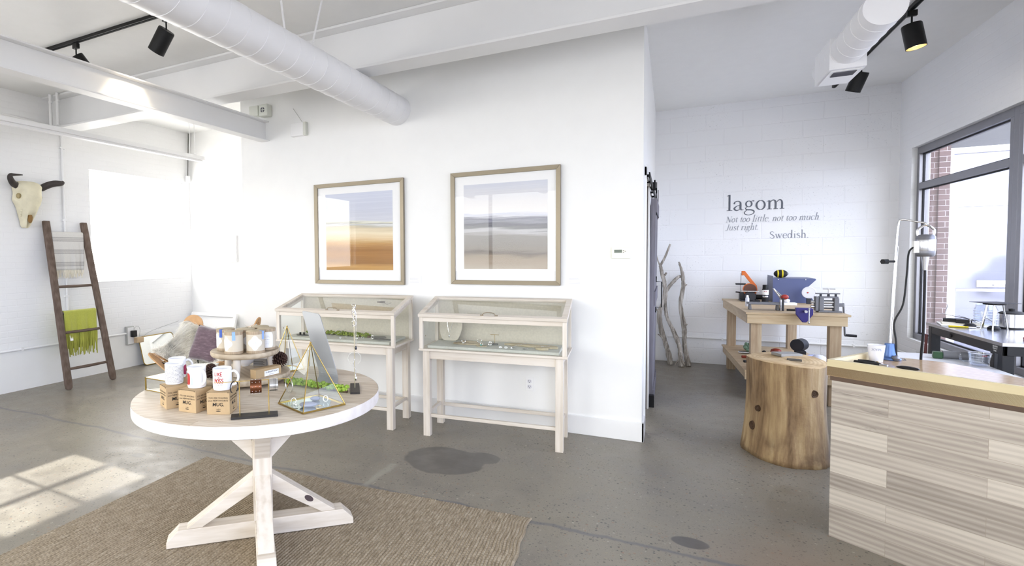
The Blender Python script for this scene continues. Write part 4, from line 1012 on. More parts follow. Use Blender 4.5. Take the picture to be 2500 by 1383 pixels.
# mug whose handle points right: red lettering faces the viewer
m3 = mug(-1.762, 1.775, MZ, R(32), 'white mug with red hand lettering and its handle to the right')
def hs(strokes, wd):
    V = []; F = []
    for st in strokes:
        v, f = ribbon([(p[0], p[1], wd) for p in st], 4); o = len(V); V += v; F += [tuple(i+o for i in q) for q in f]
    return V, F
LB = {'L': [[(0, 1), (.02, 0)], [(0, .02), (.42, .06)]], 'I': [[(.1, 1), (.12, 0)]], 'K': [[(.05, 1), (.07, 0)], [(.5, 1), (.08, .45)], [(.16, .52), (.52, 0)]], 'E': [[(.05, 1), (.07, 0)], [(.05, .98), (.5, 1)], [(.06, .52), (.42, .55)], [(.07, .02), (.5, .05)]],
      'B': [[(.05, 1), (.07, 0)], [(.05, 1), (.42, .95), (.45, .68), (.08, .54)], [(.08, .54), (.52, .45), (.5, .08), (.06, 0)]], 'O': [[(.3, 1), (.03, .6), (.1, .1), (.38, .0), (.58, .45), (.48, .9), (.28, 1)]], 'S': [[(.5, .92), (.28, 1.02), (.08, .8), (.25, .55), (.45, .3), (.3, .0), (.02, .08)]], 'a': [[(.4, .6), (.1, .55), (.05, .1), (.35, .1), (.42, .6), (.46, 0)]]}
def word(s, adv=.62, wd=.17):
    V = []; F = []; x = 0
    for c_ in s:
        v, f = hs(LB[c_], wd); o = len(V); V += [(p[0]+x, p[1], 0) for p in v]; F += [tuple(i+o for i in q) for q in f]; x += adv if c_ != 'I' else .34
    return V, F
vf = word('LIKE'); v2 = word('BOSS', .60, .19); v3 = word('a', .5, .2)
aF = R(-104)-R(0)
on_mug([(vf[0], vf[1], -.0215, .0655, .0165), (v2[0], v2[1], -.0225, .035, .0175), (v3[0], v3[1], -.004, .0555, .009)], m3, .041, R(-97), M_RED, 'red_lettering')
tv, tf = text_geo('AND GET STUFF', .0045, 'CENTER', bold=.01); on_mug([(tv, tf, -.002, .025, 1)], m3, .041, R(-97), M_INK, 'small_lettering')
# middle mug: handle towards the viewer, red panel on its left
m2 = mug(-1.900, 1.757, MZ, R(-14), 'white mug with its handle facing out and a red panel on its left side', .0415, .096, .05)
def patch(parent, r_, a0, a1, z0, z1, m, name, rr=.35, waist=0.):
    b = B(); n = 14; k = 10
    for i in range(n):
        for j in range(k):
            q = []
            for di, dj in ((0, 0), (1, 0), (1, 1), (0, 1)):
                u = (i+di)/n; w_ = (j+dj)/k; e = 1-max(0, abs(2*w_-1)-(1-rr))/rr*.6
                uu = .5+(u-.5)*math.sqrt(max(0, 1-(max(0, abs(2*w_-1)-(1-rr))/rr)**2*.8)); a = a0+(a1-a0)*uu; zz = z0+(z1-z0)*w_
                rad = r_*(1-waist*math.sin(PI*zz/.096))+.0005
                q.append((math.cos(a)*rad, math.sin(a)*rad, zz))
            b.quad(*q)
    bmesh.ops.remove_doubles(b.bm, verts=b.bm.verts, dist=1e-6)
    return b.obj(name, m, parent, smooth=True)
patch(m2, .0415, R(-122), R(-76), .012, .068, M_RED, 'red_panel', waist=.05)
patch(m2, .0415, R(38), R(70), .010, .060, mat('pale_green_print', '#b9cfc6', .4), 'green_print', waist=.05)
patch(m2, .0415, R(-70), R(-56), .012, .05, MATS['pale_green_print'], 'green_print', waist=.05)
# left mug covered in tiny writing
m1 = mug(-2.052, 1.762, MZ, R(120), 'white mug covered all over in rows of tiny black writing')
random.seed(5); b = B()
for row in range(13):
    z = .010+row*.0062; a = R(90)
    while a < R(330):
        wl = random.choice((.0012, .0018, .0026, .0036, .0042)); da = wl/.041; zz = z+random.uniform(-.0002, .0002)
        p = [(math.cos(q)*.0414, math.sin(q)*.0414) for q in (a, a+da)]
        b.quad((p[0][0], p[0][1], zz), (p[1][0], p[1][1], zz), (p[1][0], p[1][1], zz+.0019), (p[0][0], p[0][1], zz+.0014)); a += da+random.choice((.0011, .0016, .0024))/.041
b.obj('tiny_writing', mat('grey_ink', '#5c5c66', .8), m1)
m0 = mug(-2.138, 1.856, MZ+.001, R(60), 'white mug with a deep pink print, standing behind the mug of tiny writing')
patch(m0, .041, R(-58), R(-18), .014, .062, mat('pink_print', '#a02a52', .4), 'pink_print')
M_MIRR = mat('mirror', '#f2f4f0', .02, 1.)
M_BRASS = mat('aged_brass', '#a48a4c', .3, 1.)
# brass-edged mirrored box
t = thing('jewellery_box', 'brass-edged mirrored box at the left rim of the round table', 'box', (-2.318, 1.955, TT), R(-3))
B().box((-.093, -.07, .004), (.093, .07, .064)).obj('mirror_sides', M_MIRR, t)
b = B()
for z_ in (0, .062):
    for s_ in (-1, 1): b.box((-.096, s_*.070-.003, z_), (.096, s_*.070+.003, z_+.005)); b.box((s_*.093-.003, -.073, z_), (s_*.093+.003, .073, z_+.005))
for sx in (-1, 1):
    for sy in (-1, 1): b.box((sx*.093-.003, sy*.07-.003, 0), (sx*.093+.003, sy*.07+.003, .067))
b.obj('brass_edges', M_BRASS, t); B().box((-.09, -.067, .0645), (.09, .067, .0665)).obj('lid', M_MIRR, t)
# patterned white box
t = thing('patterned_box', 'flat white box with a speckled honeycomb lid behind the mugs', 'box', (-2.475, 2.345, .762), R(35))
tn = NT('honeycomb_print'); vo = tn.n('TexVoronoi', Vector=tn.mapped((1, 1.8, 1)), Scale=70.0, Randomness=.3, _feature='DISTANCE_TO_EDGE'); tn.col(tn.ramp(vo.outputs['Distance'], [(.12, '#f3f2ec'), (.3, '#c9c4b4')]))
B().box((-.075, -.055, .001), (.075, .055, .034)).obj('tray', M_PAPER, t, bevel=.003); B().box((-.078, -.058, .034), (.078, .058, .042)).obj('lid', tn.m, t, bevel=.003)
# ---- two-tier wooden riser
LC = (-2.108, 2.290); LZ = .8105
t = thing('wooden_riser', 'large low round wooden board beneath the legged stand', 'riser', (LC[0], LC[1], TT), R(-30))
b = B(); b.lathe([(0, .012), (.235, .012), (.246, .016), (.254, .026), (.255, .040), (.251, LZ-TT-.0008), (.246, LZ-TT), (0, LZ-TT)], seg=96); b.obj('board', W_TRAY, t, smooth=True)
for k in range(3): q = B(); q.cyl((.17*math.cos(k*2.09), .17*math.sin(k*2.09), 0), (.17*math.cos(k*2.09), .17*math.sin(k*2.09), .0125), .018); q.obj('foot', W_TRAY, t, smooth=True)
UC = (-2.100, 2.294); UZ = .935
t = thing('wooden_stand', 'smaller round wooden stand on legs, holding the lidded tins', 'stand', (UC[0], UC[1], LZ), R(20))
b = B(); b.lathe([(0, UZ-LZ-.030), (.172, UZ-LZ-.030), (.182, UZ-LZ-.026), (.187, UZ-LZ-.018), (.187, UZ-LZ-.004), (.184, UZ-LZ), (.172, UZ-LZ-.0015), (0, UZ-LZ-.0015)], seg=80); b.obj('top', W_TRAY, t, smooth=True)
for a in (-86, 34, 154):
    c_, s_ = math.cos(R(a)), math.sin(R(a))
    q = B(); q.tube([(c_*.150, s_*.150, 0), (c_*.138, s_*.138, UZ-LZ-.029)], [.018, .0215], 20)
    for v in q.bm.verts: v.co.z = min(max(v.co.z, 0), UZ-LZ-.029)
    q.obj('leg', W_Z, t, smooth=True)
# lidded tins
M_WRAP = mat('oatmeal_paper', '#cdc3b1', .85, bump=.1, bscale=150)
W_LID = wood('veneer_lid', [(.25, '#7d6b56'), (.45, '#9d8a72'), (.65, '#bba78c'), (.85, '#a8957b')], 'z', 4.)
M_LIDTOP = mat('pale_veneer_top', '#b9ab90', .7, bump=.1, bscale=100)
M_BLUE = {'light': mat('light_blue_seal', '#8fb0e4', .6), 'dark': mat('dark_blue_seal', '#3f5cae', .6)}
def tin(x, y, rz, label, lab=None, seal=None, sang=0.):
    t = thing('lidded_tin', label, 'tin', (x, y, UZ+.0003), rz, 'paper-wrapped tins with veneer lids')
    r_ = .0495; h = .118
    b = B(); b.lathe([(0, .010), (r_-.001, .010), (r_-.001, h-.014), (0, h-.014)], seg=48); b.obj('paper_wrap', M_WRAP, t, smooth=True)
    b = B(); b.lathe([(0, 0), (r_, 0), (r_+.0004, .0135), (0, .0135)], seg=48); b.obj('base_band', W_LID, t, smooth=True)
    b = B(); b.lathe([(r_-.002, h-.017), (r_+.0004, h-.017), (r_+.0006, h-.001)], seg=48); ld = b.obj('lid_band', W_LID, t, smooth=True)
    b = B(); b.lathe([(r_+.0006, h-.001), (r_-.001, h), (0, h)], seg=48); b.obj('lid_top', M_LIDTOP, ld, smooth=True)
    if lab is not None:
        b = B(); N = 48; P = []
        for k in range(N):
            a = 2*PI*k/N
            if lab[1] == 'quatrefoil': rr_ = .0335*(1+.14*math.cos(4*a))*(1 if abs(math.cos(a)) < .75 else 1.03)
            else: rr_ = .034*(1/(abs(math.cos(a))**5+abs(math.sin(a)*.78)**5)**.2)
            P.append((rr_*math.cos(a)*1.0, rr_*math.sin(a)*1.02+.056))
        cen = (0, .056); V = []; F = []
        rings = [[(cen[0]+(p[0]-cen[0])*s_, cen[1]+(p[1]-cen[1])*s_) for p in P] for s_ in (.01, .3, .55, .8, 1.)]
        for rg in rings: V += rg
        for i in range(4):
            for k in range(N): F.append((i*N+k, i*N+(k+1) % N, (i+1)*N+(k+1) % N, (i+1)*N+k))
        b.add(V, F, lambda p: (math.cos(lab[0]+p[0]/r_)*(r_+.0002), math.sin(lab[0]+p[0]/r_)*(r_+.0002), p[1]))
        lb_ = b.obj('paper_label', M_PAPER, t, smooth=True)
        b = B(); random.seed(int(lab[0]*10) % 7)
        for i, (zz, wd) in enumerate(((.080, .018), (.074, .026), (.068, .034), (.048, .034), (.040, .028), (.034, .020))):
            v, f = ribbon([(-wd/2, zz, .0006), (0, zz+.0008, .0006), (wd/2, zz, .0006)], 5); b.add(v, f, lambda p: (math.cos(lab[0]+p[0]/r_)*(r_+.0005), math.sin(lab[0]+p[0]/r_)*(r_+.0005), p[1]))
        v, f = text_geo('SEA SALT', .0065, 'CENTER', bold=.005); b.add(v, f, lambda p: (math.cos(lab[0]+p[0]/r_)*(r_+.0005), math.sin(lab[0]+p[0]/r_)*(r_+.0005), p[1]+.0555))
        b.obj('label_print', mat('label_ink', '#8d93a6', .8), lb_)
    if seal:
        b = B(); a0 = sang; w_ = .0085
        for zz0, zz1 in ((h-.044, h-.03), (h-.03, h-.017), (h-.017, h-.0005)):
            q = [(a0-w_/r_, zz0), (a0, zz0), (a0+w_/r_, zz0), (a0+w_/r_, zz1), (a0, zz1), (a0-w_/r_, zz1)]
            v = [(math.cos(a)*(r_+.0010), math.sin(a)*(r_+.0010), zz) for a, zz in q]; b.quad(v[0], v[1], v[4], v[5]); b.quad(v[1], v[2], v[3], v[4])
        c_ = Vector((math.cos(a0), math.sin(a0), 0)); n_ = Vector((-c_.y, c_.x, 0)); zt_ = Vector((0, 0, h+.0006))
        b.quad(c_*(r_+.001)-n_*w_+zt_, c_*(r_+.001)+n_*w_+zt_, c_*(r_-.02)+n_*w_+zt_, c_*(r_-.02)-n_*w_+zt_)
        b.obj('paper_seal', M_BLUE[seal], t)
    return t
vw = lambda x, y: math.atan2(-y, -x)
TIN = [(-2.188, 2.237), (-2.066, 2.172), (-1.976, 2.240), (-1.992, 2.350), (-2.082, 2.282), (-2.075, 2.393)]
tin(*TIN[0], 0, 'tin with a dark blue seal at the left of the stand', (vw(*TIN[0])-R(62), 'q'), 'dark', vw(*TIN[0])-R(24)) if False else None
tin(*TIN[0], 0, 'lidded tin with a dark blue seal, leftmost on the stand', (vw(*TIN[0])-R(70), 'quatrefoil'), 'dark', vw(*TIN[0])-R(32))
tin(*TIN[1], 0, 'lidded tin with a light blue seal, front left on the legged stand', (vw(*TIN[1])-R(55), 'quatrefoil'), 'light', vw(*TIN[1])-R(2))
tin(*TIN[2], 0, 'lidded tin with its whole scalloped label facing out, front right on the stand', (vw(*TIN[2])-R(4), 'quatrefoil'), 'light', vw(*TIN[2])+R(52))
tin(*TIN[3], 0, 'lidded tin with a plain white oblong label, rightmost on the stand', (vw(*TIN[3])+R(2), 'oval'))
tin(*TIN[4], 0, 'lidded tin hemmed in behind the two front tins', (vw(*TIN[4])+R(20), 'quatrefoil'))
tin(*TIN[5], 0, 'lidded tin at the very back of the stand')
# bowl, small boxes, cones
b = B(); b.lathe([(0, 0), (.022, 0), (.024, .004), (.045, .018), (.058, .040), (.062, .058), (.060, .058), (.055, .040), (.042, .020), (0, .008)], seg=40)
tag(b.obj('ceramic_bowl', M_CER, smooth=True, loc=(-2.205, 2.405, LZ+.0003)), 'small white bowl on the low board behind the stand legs', 'bowl')
t = thing('soap_box', 'long kraft soap box with a white label lying on the low board', 'box', (-1.893, 2.245, LZ+.0003), R(80))
B().box((-.086, -.0, 0), (.086, .046, .046)).obj('carton', M_KRAFT, t, bevel=.001)
B().box((-.030, -.0008, .004), (.068, -.0002, .032)).obj('label', M_PAPER, t)
hand([('LA BRUKET SOAP', .0105, .018, .020, .02), ('hand made bar', .006, .018, .009, .0)], MATS['grey_ink'], t, Matrix.Translation((0, -.0012, 0)) @ Matrix.Rotation(PI/2, 4, 'X'), 'label_print')
t = thing('small_carton', 'small grey printed carton on the low board behind the pine cone', 'box', (-2.13, 2.455, LZ+.0003), R(20))
B().box((-.04, -.018, 0), (.04, .018, .036)).obj('carton', mat('grey_card', '#9a9794', .8), t, bevel=.001)
b = B()
for i in range(4): b.box((-.035, -.0186, .008+i*.006), (.03-.008*(i % 2), -.0182, .010+i*.006))
b.obj('print', M_INK, t)
M_CONE = mat('pine_cone_brown', '#4a342b', .8, bump=.3, bscale=200, var=.25); M_CONE2 = mat('pine_cone_tip', '#7d6350', .85, var=.2)
def cone(x, y, z, r_, h, tiltd, rz, label):
    t = thing('pine_cone', label, 'pine cone', (x, y, z), rz)
    T = Matrix.Rotation(R(tiltd), 4, 'Y'); b = B(); random.seed(int(abs(x)*100))
    n = 95
    for i in range(n):
        u = i/(n-1); zz = h*(.04+.9*u); rr_ = r_*math.sin(PI*(.18+.78*u))**.8*(1 if u > .15 else .85)
        a = i*2.39996; el = R(-25+95*u)
        d = Vector((math.cos(a), math.sin(a), 0)); up = Vector((0, 0, 1)); out = (d*math.cos(el)+up*math.sin(el))
        side = Vector((-d.y, d.x, 0)); base = up*zz+d*rr_*.15; tip = up*zz+d*rr_*.62+out*rr_*.45; wd = r_*.21
        nrm = side.cross(out).normalized()*r_*.05
        pts = [base-side*wd*.3, base+side*wd*.3, tip+side*wd*.95-out*wd*.6, tip+side*wd*.55+out*wd*.1, tip-side*wd*.55+out*wd*.1, tip-side*wd*.95-out*wd*.6]
        lo_ = [b.bm.verts.new(T @ (p-nrm)) for p in pts]; hi = [b.bm.verts.new(T @ (p+nrm)) for p in pts]
        b.bm.faces.new(lo_[::-1]); b.bm.faces.new(hi)
        for k in range(6): b.bm.faces.new((lo_[k], lo_[(k+1) % 6], hi[(k+1) % 6], hi[k]))
    q = bmesh.ops.create_uvsphere(b.bm, u_segments=10, v_segments=8, radius=1, matrix=T @ Matrix.Translation((0, 0, h*.5)) @ Matrix.Diagonal((r_*.5, r_*.5, h*.45, 1)))
    mn = min(v.co.z for v in b.bm.verts)
    for v in b.bm.verts: v.co.z -= mn
    b.obj('scales', M_CONE, t, smooth=False); return t
cone(-2.010, 2.425, LZ+.0003, .044, .085, 68, R(30), 'large dark pine cone on the low board beside the tins')
cone(-2.285, 2.190, TT+.0, .034, .075, 20, R(10), 'brown pine cone standing between the mugs and the low board') if False else None
cone(-2.150, 2.075, LZ+.0003, .036, .075, 12, R(10), 'brown pine cone at the edge of the low board behind the mug with red lettering')
# ---- bracelet stand
t = thing('bracelet_stand', 'black and gold bar stand for bracelets at the front of the table', 'stand', (-1.579, 1.774, TT), R(40.7))
B().box((-.098, -.029, 0), (.098, .029, .010)).obj('base', mat('black_stained_wood', '#25211f', .5), t, bevel=.001)
for s_ in (-1, 1): B().cyl((s_*.061, 0, .010), (s_*.061, 0, .156), .0022, seg=10).obj('post', M_GOLD, t, smooth=True)
B().cyl((-.165, 0, .156), (.165, 0, .156), .0016, seg=10).obj('bar', M_GOLD, t, smooth=True)
def cuff(name, u, r_, half, th, m, label, hang=None, gap=0., rz_=0.):
    bx, by = -1.579+math.cos(R(40.7))*u, 1.774+math.sin(R(40.7))*u
    t_ = thing(name, label, 'bracelet', (bx, by, TT+.156-r_+th+.0018), R(40.7)+rz_)
    b = B(); N = 40; a0 = -PI/2+gap; a1 = 1.5*PI-gap
    full = gap == 0; M_ = N if full else N+1; rg = []
    for k in range(M_):
        a = a0+(a1-a0)*k/N; d = Vector((0, math.cos(a), math.sin(a)))
        rg.append([b.bm.verts.new(d*q+Vector((s, 0, 0))) for q, s in ((r_, -half), (r_, half), (r_-th, half), (r_-th, -half))])
    for k in range(N):
        A, C_ = rg[k], rg[(k+1) % M_]
        for j in range(4): b.bm.faces.new((A[j], A[(j+1) % 4], C_[(j+1) % 4], C_[j]))
    if not full: b.bm.faces.new(rg[0]); b.bm.faces.new(rg[-1][::-1])
    b.obj('band', m, t_, smooth=True); return t_
M_COP = mat('hammered_copper', '#7f5038', .32, .95, bump=.3, bscale=120, var=.15)
c_ = cuff('copper_cuff', .008, .029, .0235, .0016, M_COP, 'wide copper cuff with rows of silver studs on the gold bar')
b = B()
for xs in (-.015, 0, .015):
    for k in range(9):
        a = k*2*PI/9+.2; b.sph((xs, math.cos(a)*.0295, math.sin(a)*.0295), .0016, 8)
b.obj('stud', M_SILV, c_, smooth=True)
c_ = cuff('silver_cuff', .083, .027, .018, .0016, M_SILV, 'polished silver cuff with two dark grooves on the gold bar')
for xs in (.001, .006): q = B(); q.tube([(xs, math.cos(2*PI*k/32)*.0273, math.sin(2*PI*k/32)*.0273) for k in range(32)], .0007, 6, closed=True); q.obj('groove', M_GASK, c_, smooth=True)
cuff('silver_bangle', .148, .034, .0018, .003, mat('brushed_silver', '#d3d2cc', .35, 1.), 'thin silver bangle hanging at the right end of the gold bar', rz_=R(25))
cuff('dark_bangle', -.082, .027, .0022, .002, mat('dark_steel', '#3d3f46', .35, .9), 'dark open bangle hanging left of the copper cuff', gap=R(35), rz_=R(-35))
# ---- glass pyramids
M_PYR = clear_glass('terrarium_glass', (.95, .975, .965))
def pyramid(x, y, rz, s_, h, label, name='glass_pyramid'):
    t = thing(name, label, 'terrarium', (x, y, TT), rz, 'brass-edged glass pyramids')
    H_ = s_/2; c_ = [Vector((sx*H_, sy*H_, .004)) for sx, sy in ((-1, -1), (1, -1), (1, 1), (-1, 1))]; ap = Vector((0, 0, h))
    b = B()
    for i in range(4): b.beam(c_[i], c_[(i+1) % 4], .006, .007); b.tube([c_[i], ap], [.0026, .0021], 6)
    b.sph(ap, .005, 8); b.obj('brass_edges', M_BRASS, t)
    b = B()
    for i in range(4): b.bm.faces.new([b.bm.verts.new(p) for p in (c_[i], c_[(i+1) % 4], ap)])
    b.obj('glass_faces', M_PYR, t, recalc=False); B().box((-H_, -H_, .001), (H_, H_, .0035)).obj('glass_floor', mat('greenish_mirror', '#c5d0c9', .05, .8), t)
    return t
pyramid(-1.466, 2.034, R(67), .222, .288, 'front brass-edged glass pyramid holding grey pebbles and rings')
pyramid(-2.055, 2.612, R(67), .145, .264, 'back brass-edged glass pyramid behind the pine cone')
M_PEB = mat('grey_blue_pebble', '#8b8d9d', .6, var=.1)
for x, y, sx, sy, sz, lb in ((-1.450, 1.985, .040, .026, .011, 'larger grey-blue pebble in the front pyramid'), (-1.482, 2.085, .024, .016, .010, 'smaller grey pebble at the back of the front pyramid')):
    q = B(); q.sph((0, 0, sz), (sx, sy, sz), 20); tag(q.obj('pebble', M_PEB, smooth='all', loc=(x, y, TT+.0038), rz=R(30)), lb, 'stone')
for i, (x, y, r_, tl, lb) in enumerate(((-1.535, 1.99, .014, 70, 'silver ring with a square setting, leftmost in the front pyramid'), (-1.50, 1.955, .012, 15, 'thin silver ring lying near the left of the front pyramid'), (-1.395, 1.99, .015, 10, 'thin gold ring lying right of the pebble'), (-1.425, 2.09, .013, 80, 'silver ring standing at the back of the front pyramid'))):
    q = B(); q.tube([Matrix.Rotation(R(tl), 4, 'X') @ Vector((r_*math.cos(2*PI*k/24), r_*math.sin(2*PI*k/24), 0)) for k in range(24)], .0017, 6, closed=True)
    mn = min(v.co.z for v in q.bm.verts)
    for v in q.bm.verts: v.co.z -= mn
    tag(q.obj('ring', M_GOLD if 'gold' in lb else M_SILV, smooth=True, loc=(x, y, TT+.004)), lb, 'ring')
# moss on the table
mosslog((-1.635, 2.300, TT), R(-4), .40, .030, 'bright green moss strip on the round table behind the front pyramid', seed=8, bright=(lambda t: (t.col(t.ramp(t.noise(t.coord(), 55, 4, .7), [(.3, '#4d6416'), (.48, '#86a52e'), (.62, '#b0cc55'), (.8, '#d3e08a')])), t.bump(t.noise(t.coord(), 120, 4, .8), .9, .004), t.m)[-1])(NT('bright_moss')))
# bent aluminium mirror stand
M_ALUB = mat('brushed_aluminium', '#a4a6a8', .5, .35)
t = thing('metal_display_stand', 'bent brushed aluminium panel leaning back on the round table behind the moss', 'display stand', (-1.652, 2.552, TT))
o0 = Vector((-1.652, 2.552, TT))
C_, D_, TLp, TRp, Bp, Ap = [Vector(p)-o0 for p in ((-1.796, 2.579, TT), (-1.652, 2.552, TT), (-1.951, 2.627, 1.12), (-1.807, 2.60, 1.108), (-1.568, 2.415, TT), (-1.655, 2.33, TT))]
def lerp(a, c, t_): return a+(c-a)*t_
rows = []
Lt = lambda s_: (lerp(C_, TLp, s_), lerp(D_, TRp, s_)); Ft = lambda s_: (lerp(C_, Ap, s_), lerp(D_, Bp, s_))
for s_ in (1, .97): rows.append(Ft(s_))
rows[0] = (lerp(Ap, Bp, .22), lerp(Ap, Bp, .80)); rows.append(Ft(.6)); rows.append(Ft(.28))
b0 = Ft(.28); b1 = Lt(.12)
for k in (1, 2, 3):
    u = k/4; rows.append(tuple(lerp(lerp(b0[i], (C_, D_)[i], u), lerp((C_, D_)[i], b1[i], u), u) for i in (0, 1)))
rows.append(b1)
for s_ in (.4, .7, .97): rows.append(Lt(s_))
rows.append((lerp(TLp, TRp, .06), lerp(TLp, TRp, .94)))
b = B(); vv = [(b.bm.verts.new(a+Vector((0, 0, .004))), b.bm.verts.new(c+Vector((0, 0, .004)))) for a, c in rows]
for A, C2_ in zip(vv[:-1], vv[1:]): b.bm.faces.new((A[0], A[1], C2_[1], C2_[0]))
b.obj('bent_panel', M_ALUB, t, smooth=False, solid=.005)
# jewellery tree
t = thing('necklace_pole', 'tall thin pole hung with silver chains on a dark block near the table rim', 'stand', (-1.429, 2.362, TT), R(-58.5))
B().box((-.098, -.024, 0), (.098, .024, .009)).obj('base', MATS['black_stained_wood'], t, bevel=.001)
B().cyl((0, 0, .009), (0, 0, .435), .0022, seg=10).obj('pole', mat('champagne_rod', '#cdc3a9', .3, .9), t, smooth=True)
random.seed(21)
def wrt(p): # offset in the view plane, sideways/up
    return Vector((p[0]*math.cos(R(32+58.5)), p[0]*math.sin(R(32+58.5)), p[1]))
for i in range(11):
    z_ = .33+.0095*i; q = B(); a = random.uniform(0, 6.28)
    pts = crom([(math.cos(a+k*1.3)*(.004+.009*random.random()), math.sin(a+k*1.3)*(.004+.009*random.random()), z_+random.uniform(-.012, .014)) for k in range(4)], 4, True)
    q.tube(pts, .0013, 5, closed=True); q.obj('charm', M_SILV, t, smooth=True)
q = B()
for dx in (.006, .012):
    C = crom([wrt((0, .42)), wrt((dx, .38)), wrt((dx*1.1, .28)), wrt((dx*.9, .22))], 8)
    q.tube(C, .0011, 5)
q.obj('hanging_chain', M_SILV, t, smooth=True)
q = B(); q.sph(wrt((.008, .214)), (.006, .006, .010), 8); q.obj('dark_charm', MATS['dark_steel'], t, smooth=False)
q = B(); C = crom([wrt((.0, .155)), wrt((-.006, .13)), wrt((.006, .10)), wrt((.004, .072))], 8)
for p in C[::2]: q.sph(p, .0028, 6)
q.tube(C, .001, 5); q.obj('lower_chain', M_SILV, t, smooth=True)
q = B(); q.sph(wrt((.006, .058)), (.010, .007, .013), 8); q.obj('silver_nugget', M_SILV, t, smooth=False)
t2 = thing('silver_open_cuff', 'open silver cuff hanging halfway up the thin pole', 'bracelet', (-1.429, 2.362, TT+.161), R(32))
b = B(); rg = []; N = 30; a0 = -PI/2+R(32); a1 = 1.5*PI-R(32)
for k in range(N+1):
    a = a0+(a1-a0)*k/N; d = Vector((math.cos(a), 0, math.sin(a)))
    rg.append([b.bm.verts.new(d*q_+Vector((0, s, 0))) for q_, s in ((.034, -.007), (.034, .007), (.0325, .007), (.0325, -.007))])
for A, C_2 in zip(rg[:-1], rg[1:]):
    for j in range(4): b.bm.faces.new((A[j], A[(j+1) % 4], C_2[(j+1) % 4], C_2[j]))
b.bm.faces.new(rg[0]); b.bm.faces.new(rg[-1][::-1]); b.obj('band', MATS['brushed_silver'], t2, smooth=True)
# ------------------------------------------------------------ left side: ladder, throws, skull, mirror
t = thing('wooden_ladder', 'dark weathered wooden ladder leaning on the left brick wall', 'ladder', (-5.905, 3.885, 0))
F0 = Vector((0, 0, 0)); up = Vector((-.437, 0, 1.885)); ud = up.normalized(); nrm = Vector((ud.z, 0, -ud.x))
def rail(y0, y1, name='rail'):
    b = B(); a = Vector((0.02, y0, .0)); c = Vector((0.02, y1, 0))+up
    d = (c-a).normalized(); s_ = Vector((0, 1, 0)); n_ = s_.cross(d).normalized(); prof = rrect(.078, .042, .012, 3)
    rings = []
    for k, (q, sc) in enumerate(((0, .55), (.010, .92), (.03, 1), (.5, 1.0), (.985, 1), (1.0, .97))):
        p = a+(c-a)*q; wb_ = 1+(.06*math.sin(9*q) if 0 < k < 5 else 0)
        rings.append([b.bm.verts.new(p+s_*u*sc*wb_+n_*v*sc) for u, v in prof])
    for A, C_ in zip(rings[:-1], rings[1:]):
        for k in range(len(A)): b.bm.faces.new((A[k], A[(k+1) % len(A)], C_[(k+1) % len(A)], C_[k]))
    b.bm.faces.new(rings[0][::-1]); b.bm.faces.new(rings[-1])
    for v in b.bm.verts: v.co.z = max(v.co.z, .002)
    b.obj(name, W_LAD, t, smooth=True)
rail(-.262, -.195); rail(.275, .250)
def onr(z): k = z/1.885; return Vector((-.437*k+.02, 0, z))
for z in (.22, .62, 1.135, 1.74):
    p = onr(z); yl = -.262+.067*z/1.885+.03; yr = .275-.025*z/1.885-.03
    B().tube([(p.x, yl-.02, z), (p.x, (yl+yr)/2, z-.003), (p.x, yr+.02, z)], [.014, .017, .014], 14).obj('rung', W_LADY, t, smooth=True)
def throw(zr, y0, y1, front, back, m, fm, fl, label, thick=.007, seed=1, name='throw_blanket', fr_r=.004, fr_n=22, slope=0.):
    p = onr(zr); base = Vector((-5.905, 3.885, 0))+Vector((p.x, 0, zr))
    t = thing(name, label, 'throw', base)
    random.seed(seed); b = B(); N = 26; path = []
    rr_ = .024
    for k in range(8): path.append((-(rr_+.010), -back+back*k/8))
    for k in range(9):
        a = PI-PI*k/8; path.append((math.cos(a)*rr_, math.sin(a)*rr_))
    M_ = 16
    for k in range(1, M_+1): path.append((rr_+.012*(k/M_)-.0, -front*k/M_))
    W = y1-y0; rows = []
    for i, (x, z) in enumerate(path):
        row = []; s = i/(len(path)-1)
        for j in range(N+1):
            u = j/N; hang = max(0, -z)/front if x > 0 else max(0, -z)/max(back, .01)
            fold = .010*hang*math.sin(u*17+seed)+.006*hang*math.sin(u*37+2*seed+z*6)
            sk = .010*math.sin(z*7+seed)*hang
            row.append(b.bm.verts.new((x+fold*(1 if x > 0 else -.3), y0+W*u*(1-.03*hang)+.015*W*hang+sk + slope*z*(u-.5), z)))
        rows.append(row)
    for A, C_ in zip(rows[:-1], rows[1:]):
        for j in range(N): b.bm.faces.new((A[j], A[j+1], C_[j+1], C_[j]))
    ends = [v.co.copy() for v in rows[-1]]
    b.obj('cloth', m, t, smooth='all', solid=thick)
    f = B()
    for k in range(fr_n):
        u = (k+.5)/fr_n; q = u*N; i = int(q); e = ends[i].lerp(ends[min(N, i+1)], q-i)
        L_ = fl*random.uniform(.82, 1.08); dx = random.uniform(-.008, .012); dy = random.uniform(-.012, .012)
        f.tube(crom([e, e+Vector((dx*.5+.002, dy*.2, -L_*.35)), e+Vector((dx, dy, -L_*.7)), e+Vector((dx*.6, dy*1.5, -L_))], 3), [fr_r*random.uniform(.7, 1.15)]*10, 6)
    f.obj('fringe', fm, t, smooth=True); return t
tn = NT('striped_wool'); s_ = tn.n('SeparateXYZ', Vector=tn.coord()); z_ = s_.outputs[2]
fz = tn.math('FRACT', tn.math('MULTIPLY', tn.math('ADD', z_, 1.0), 6.9))
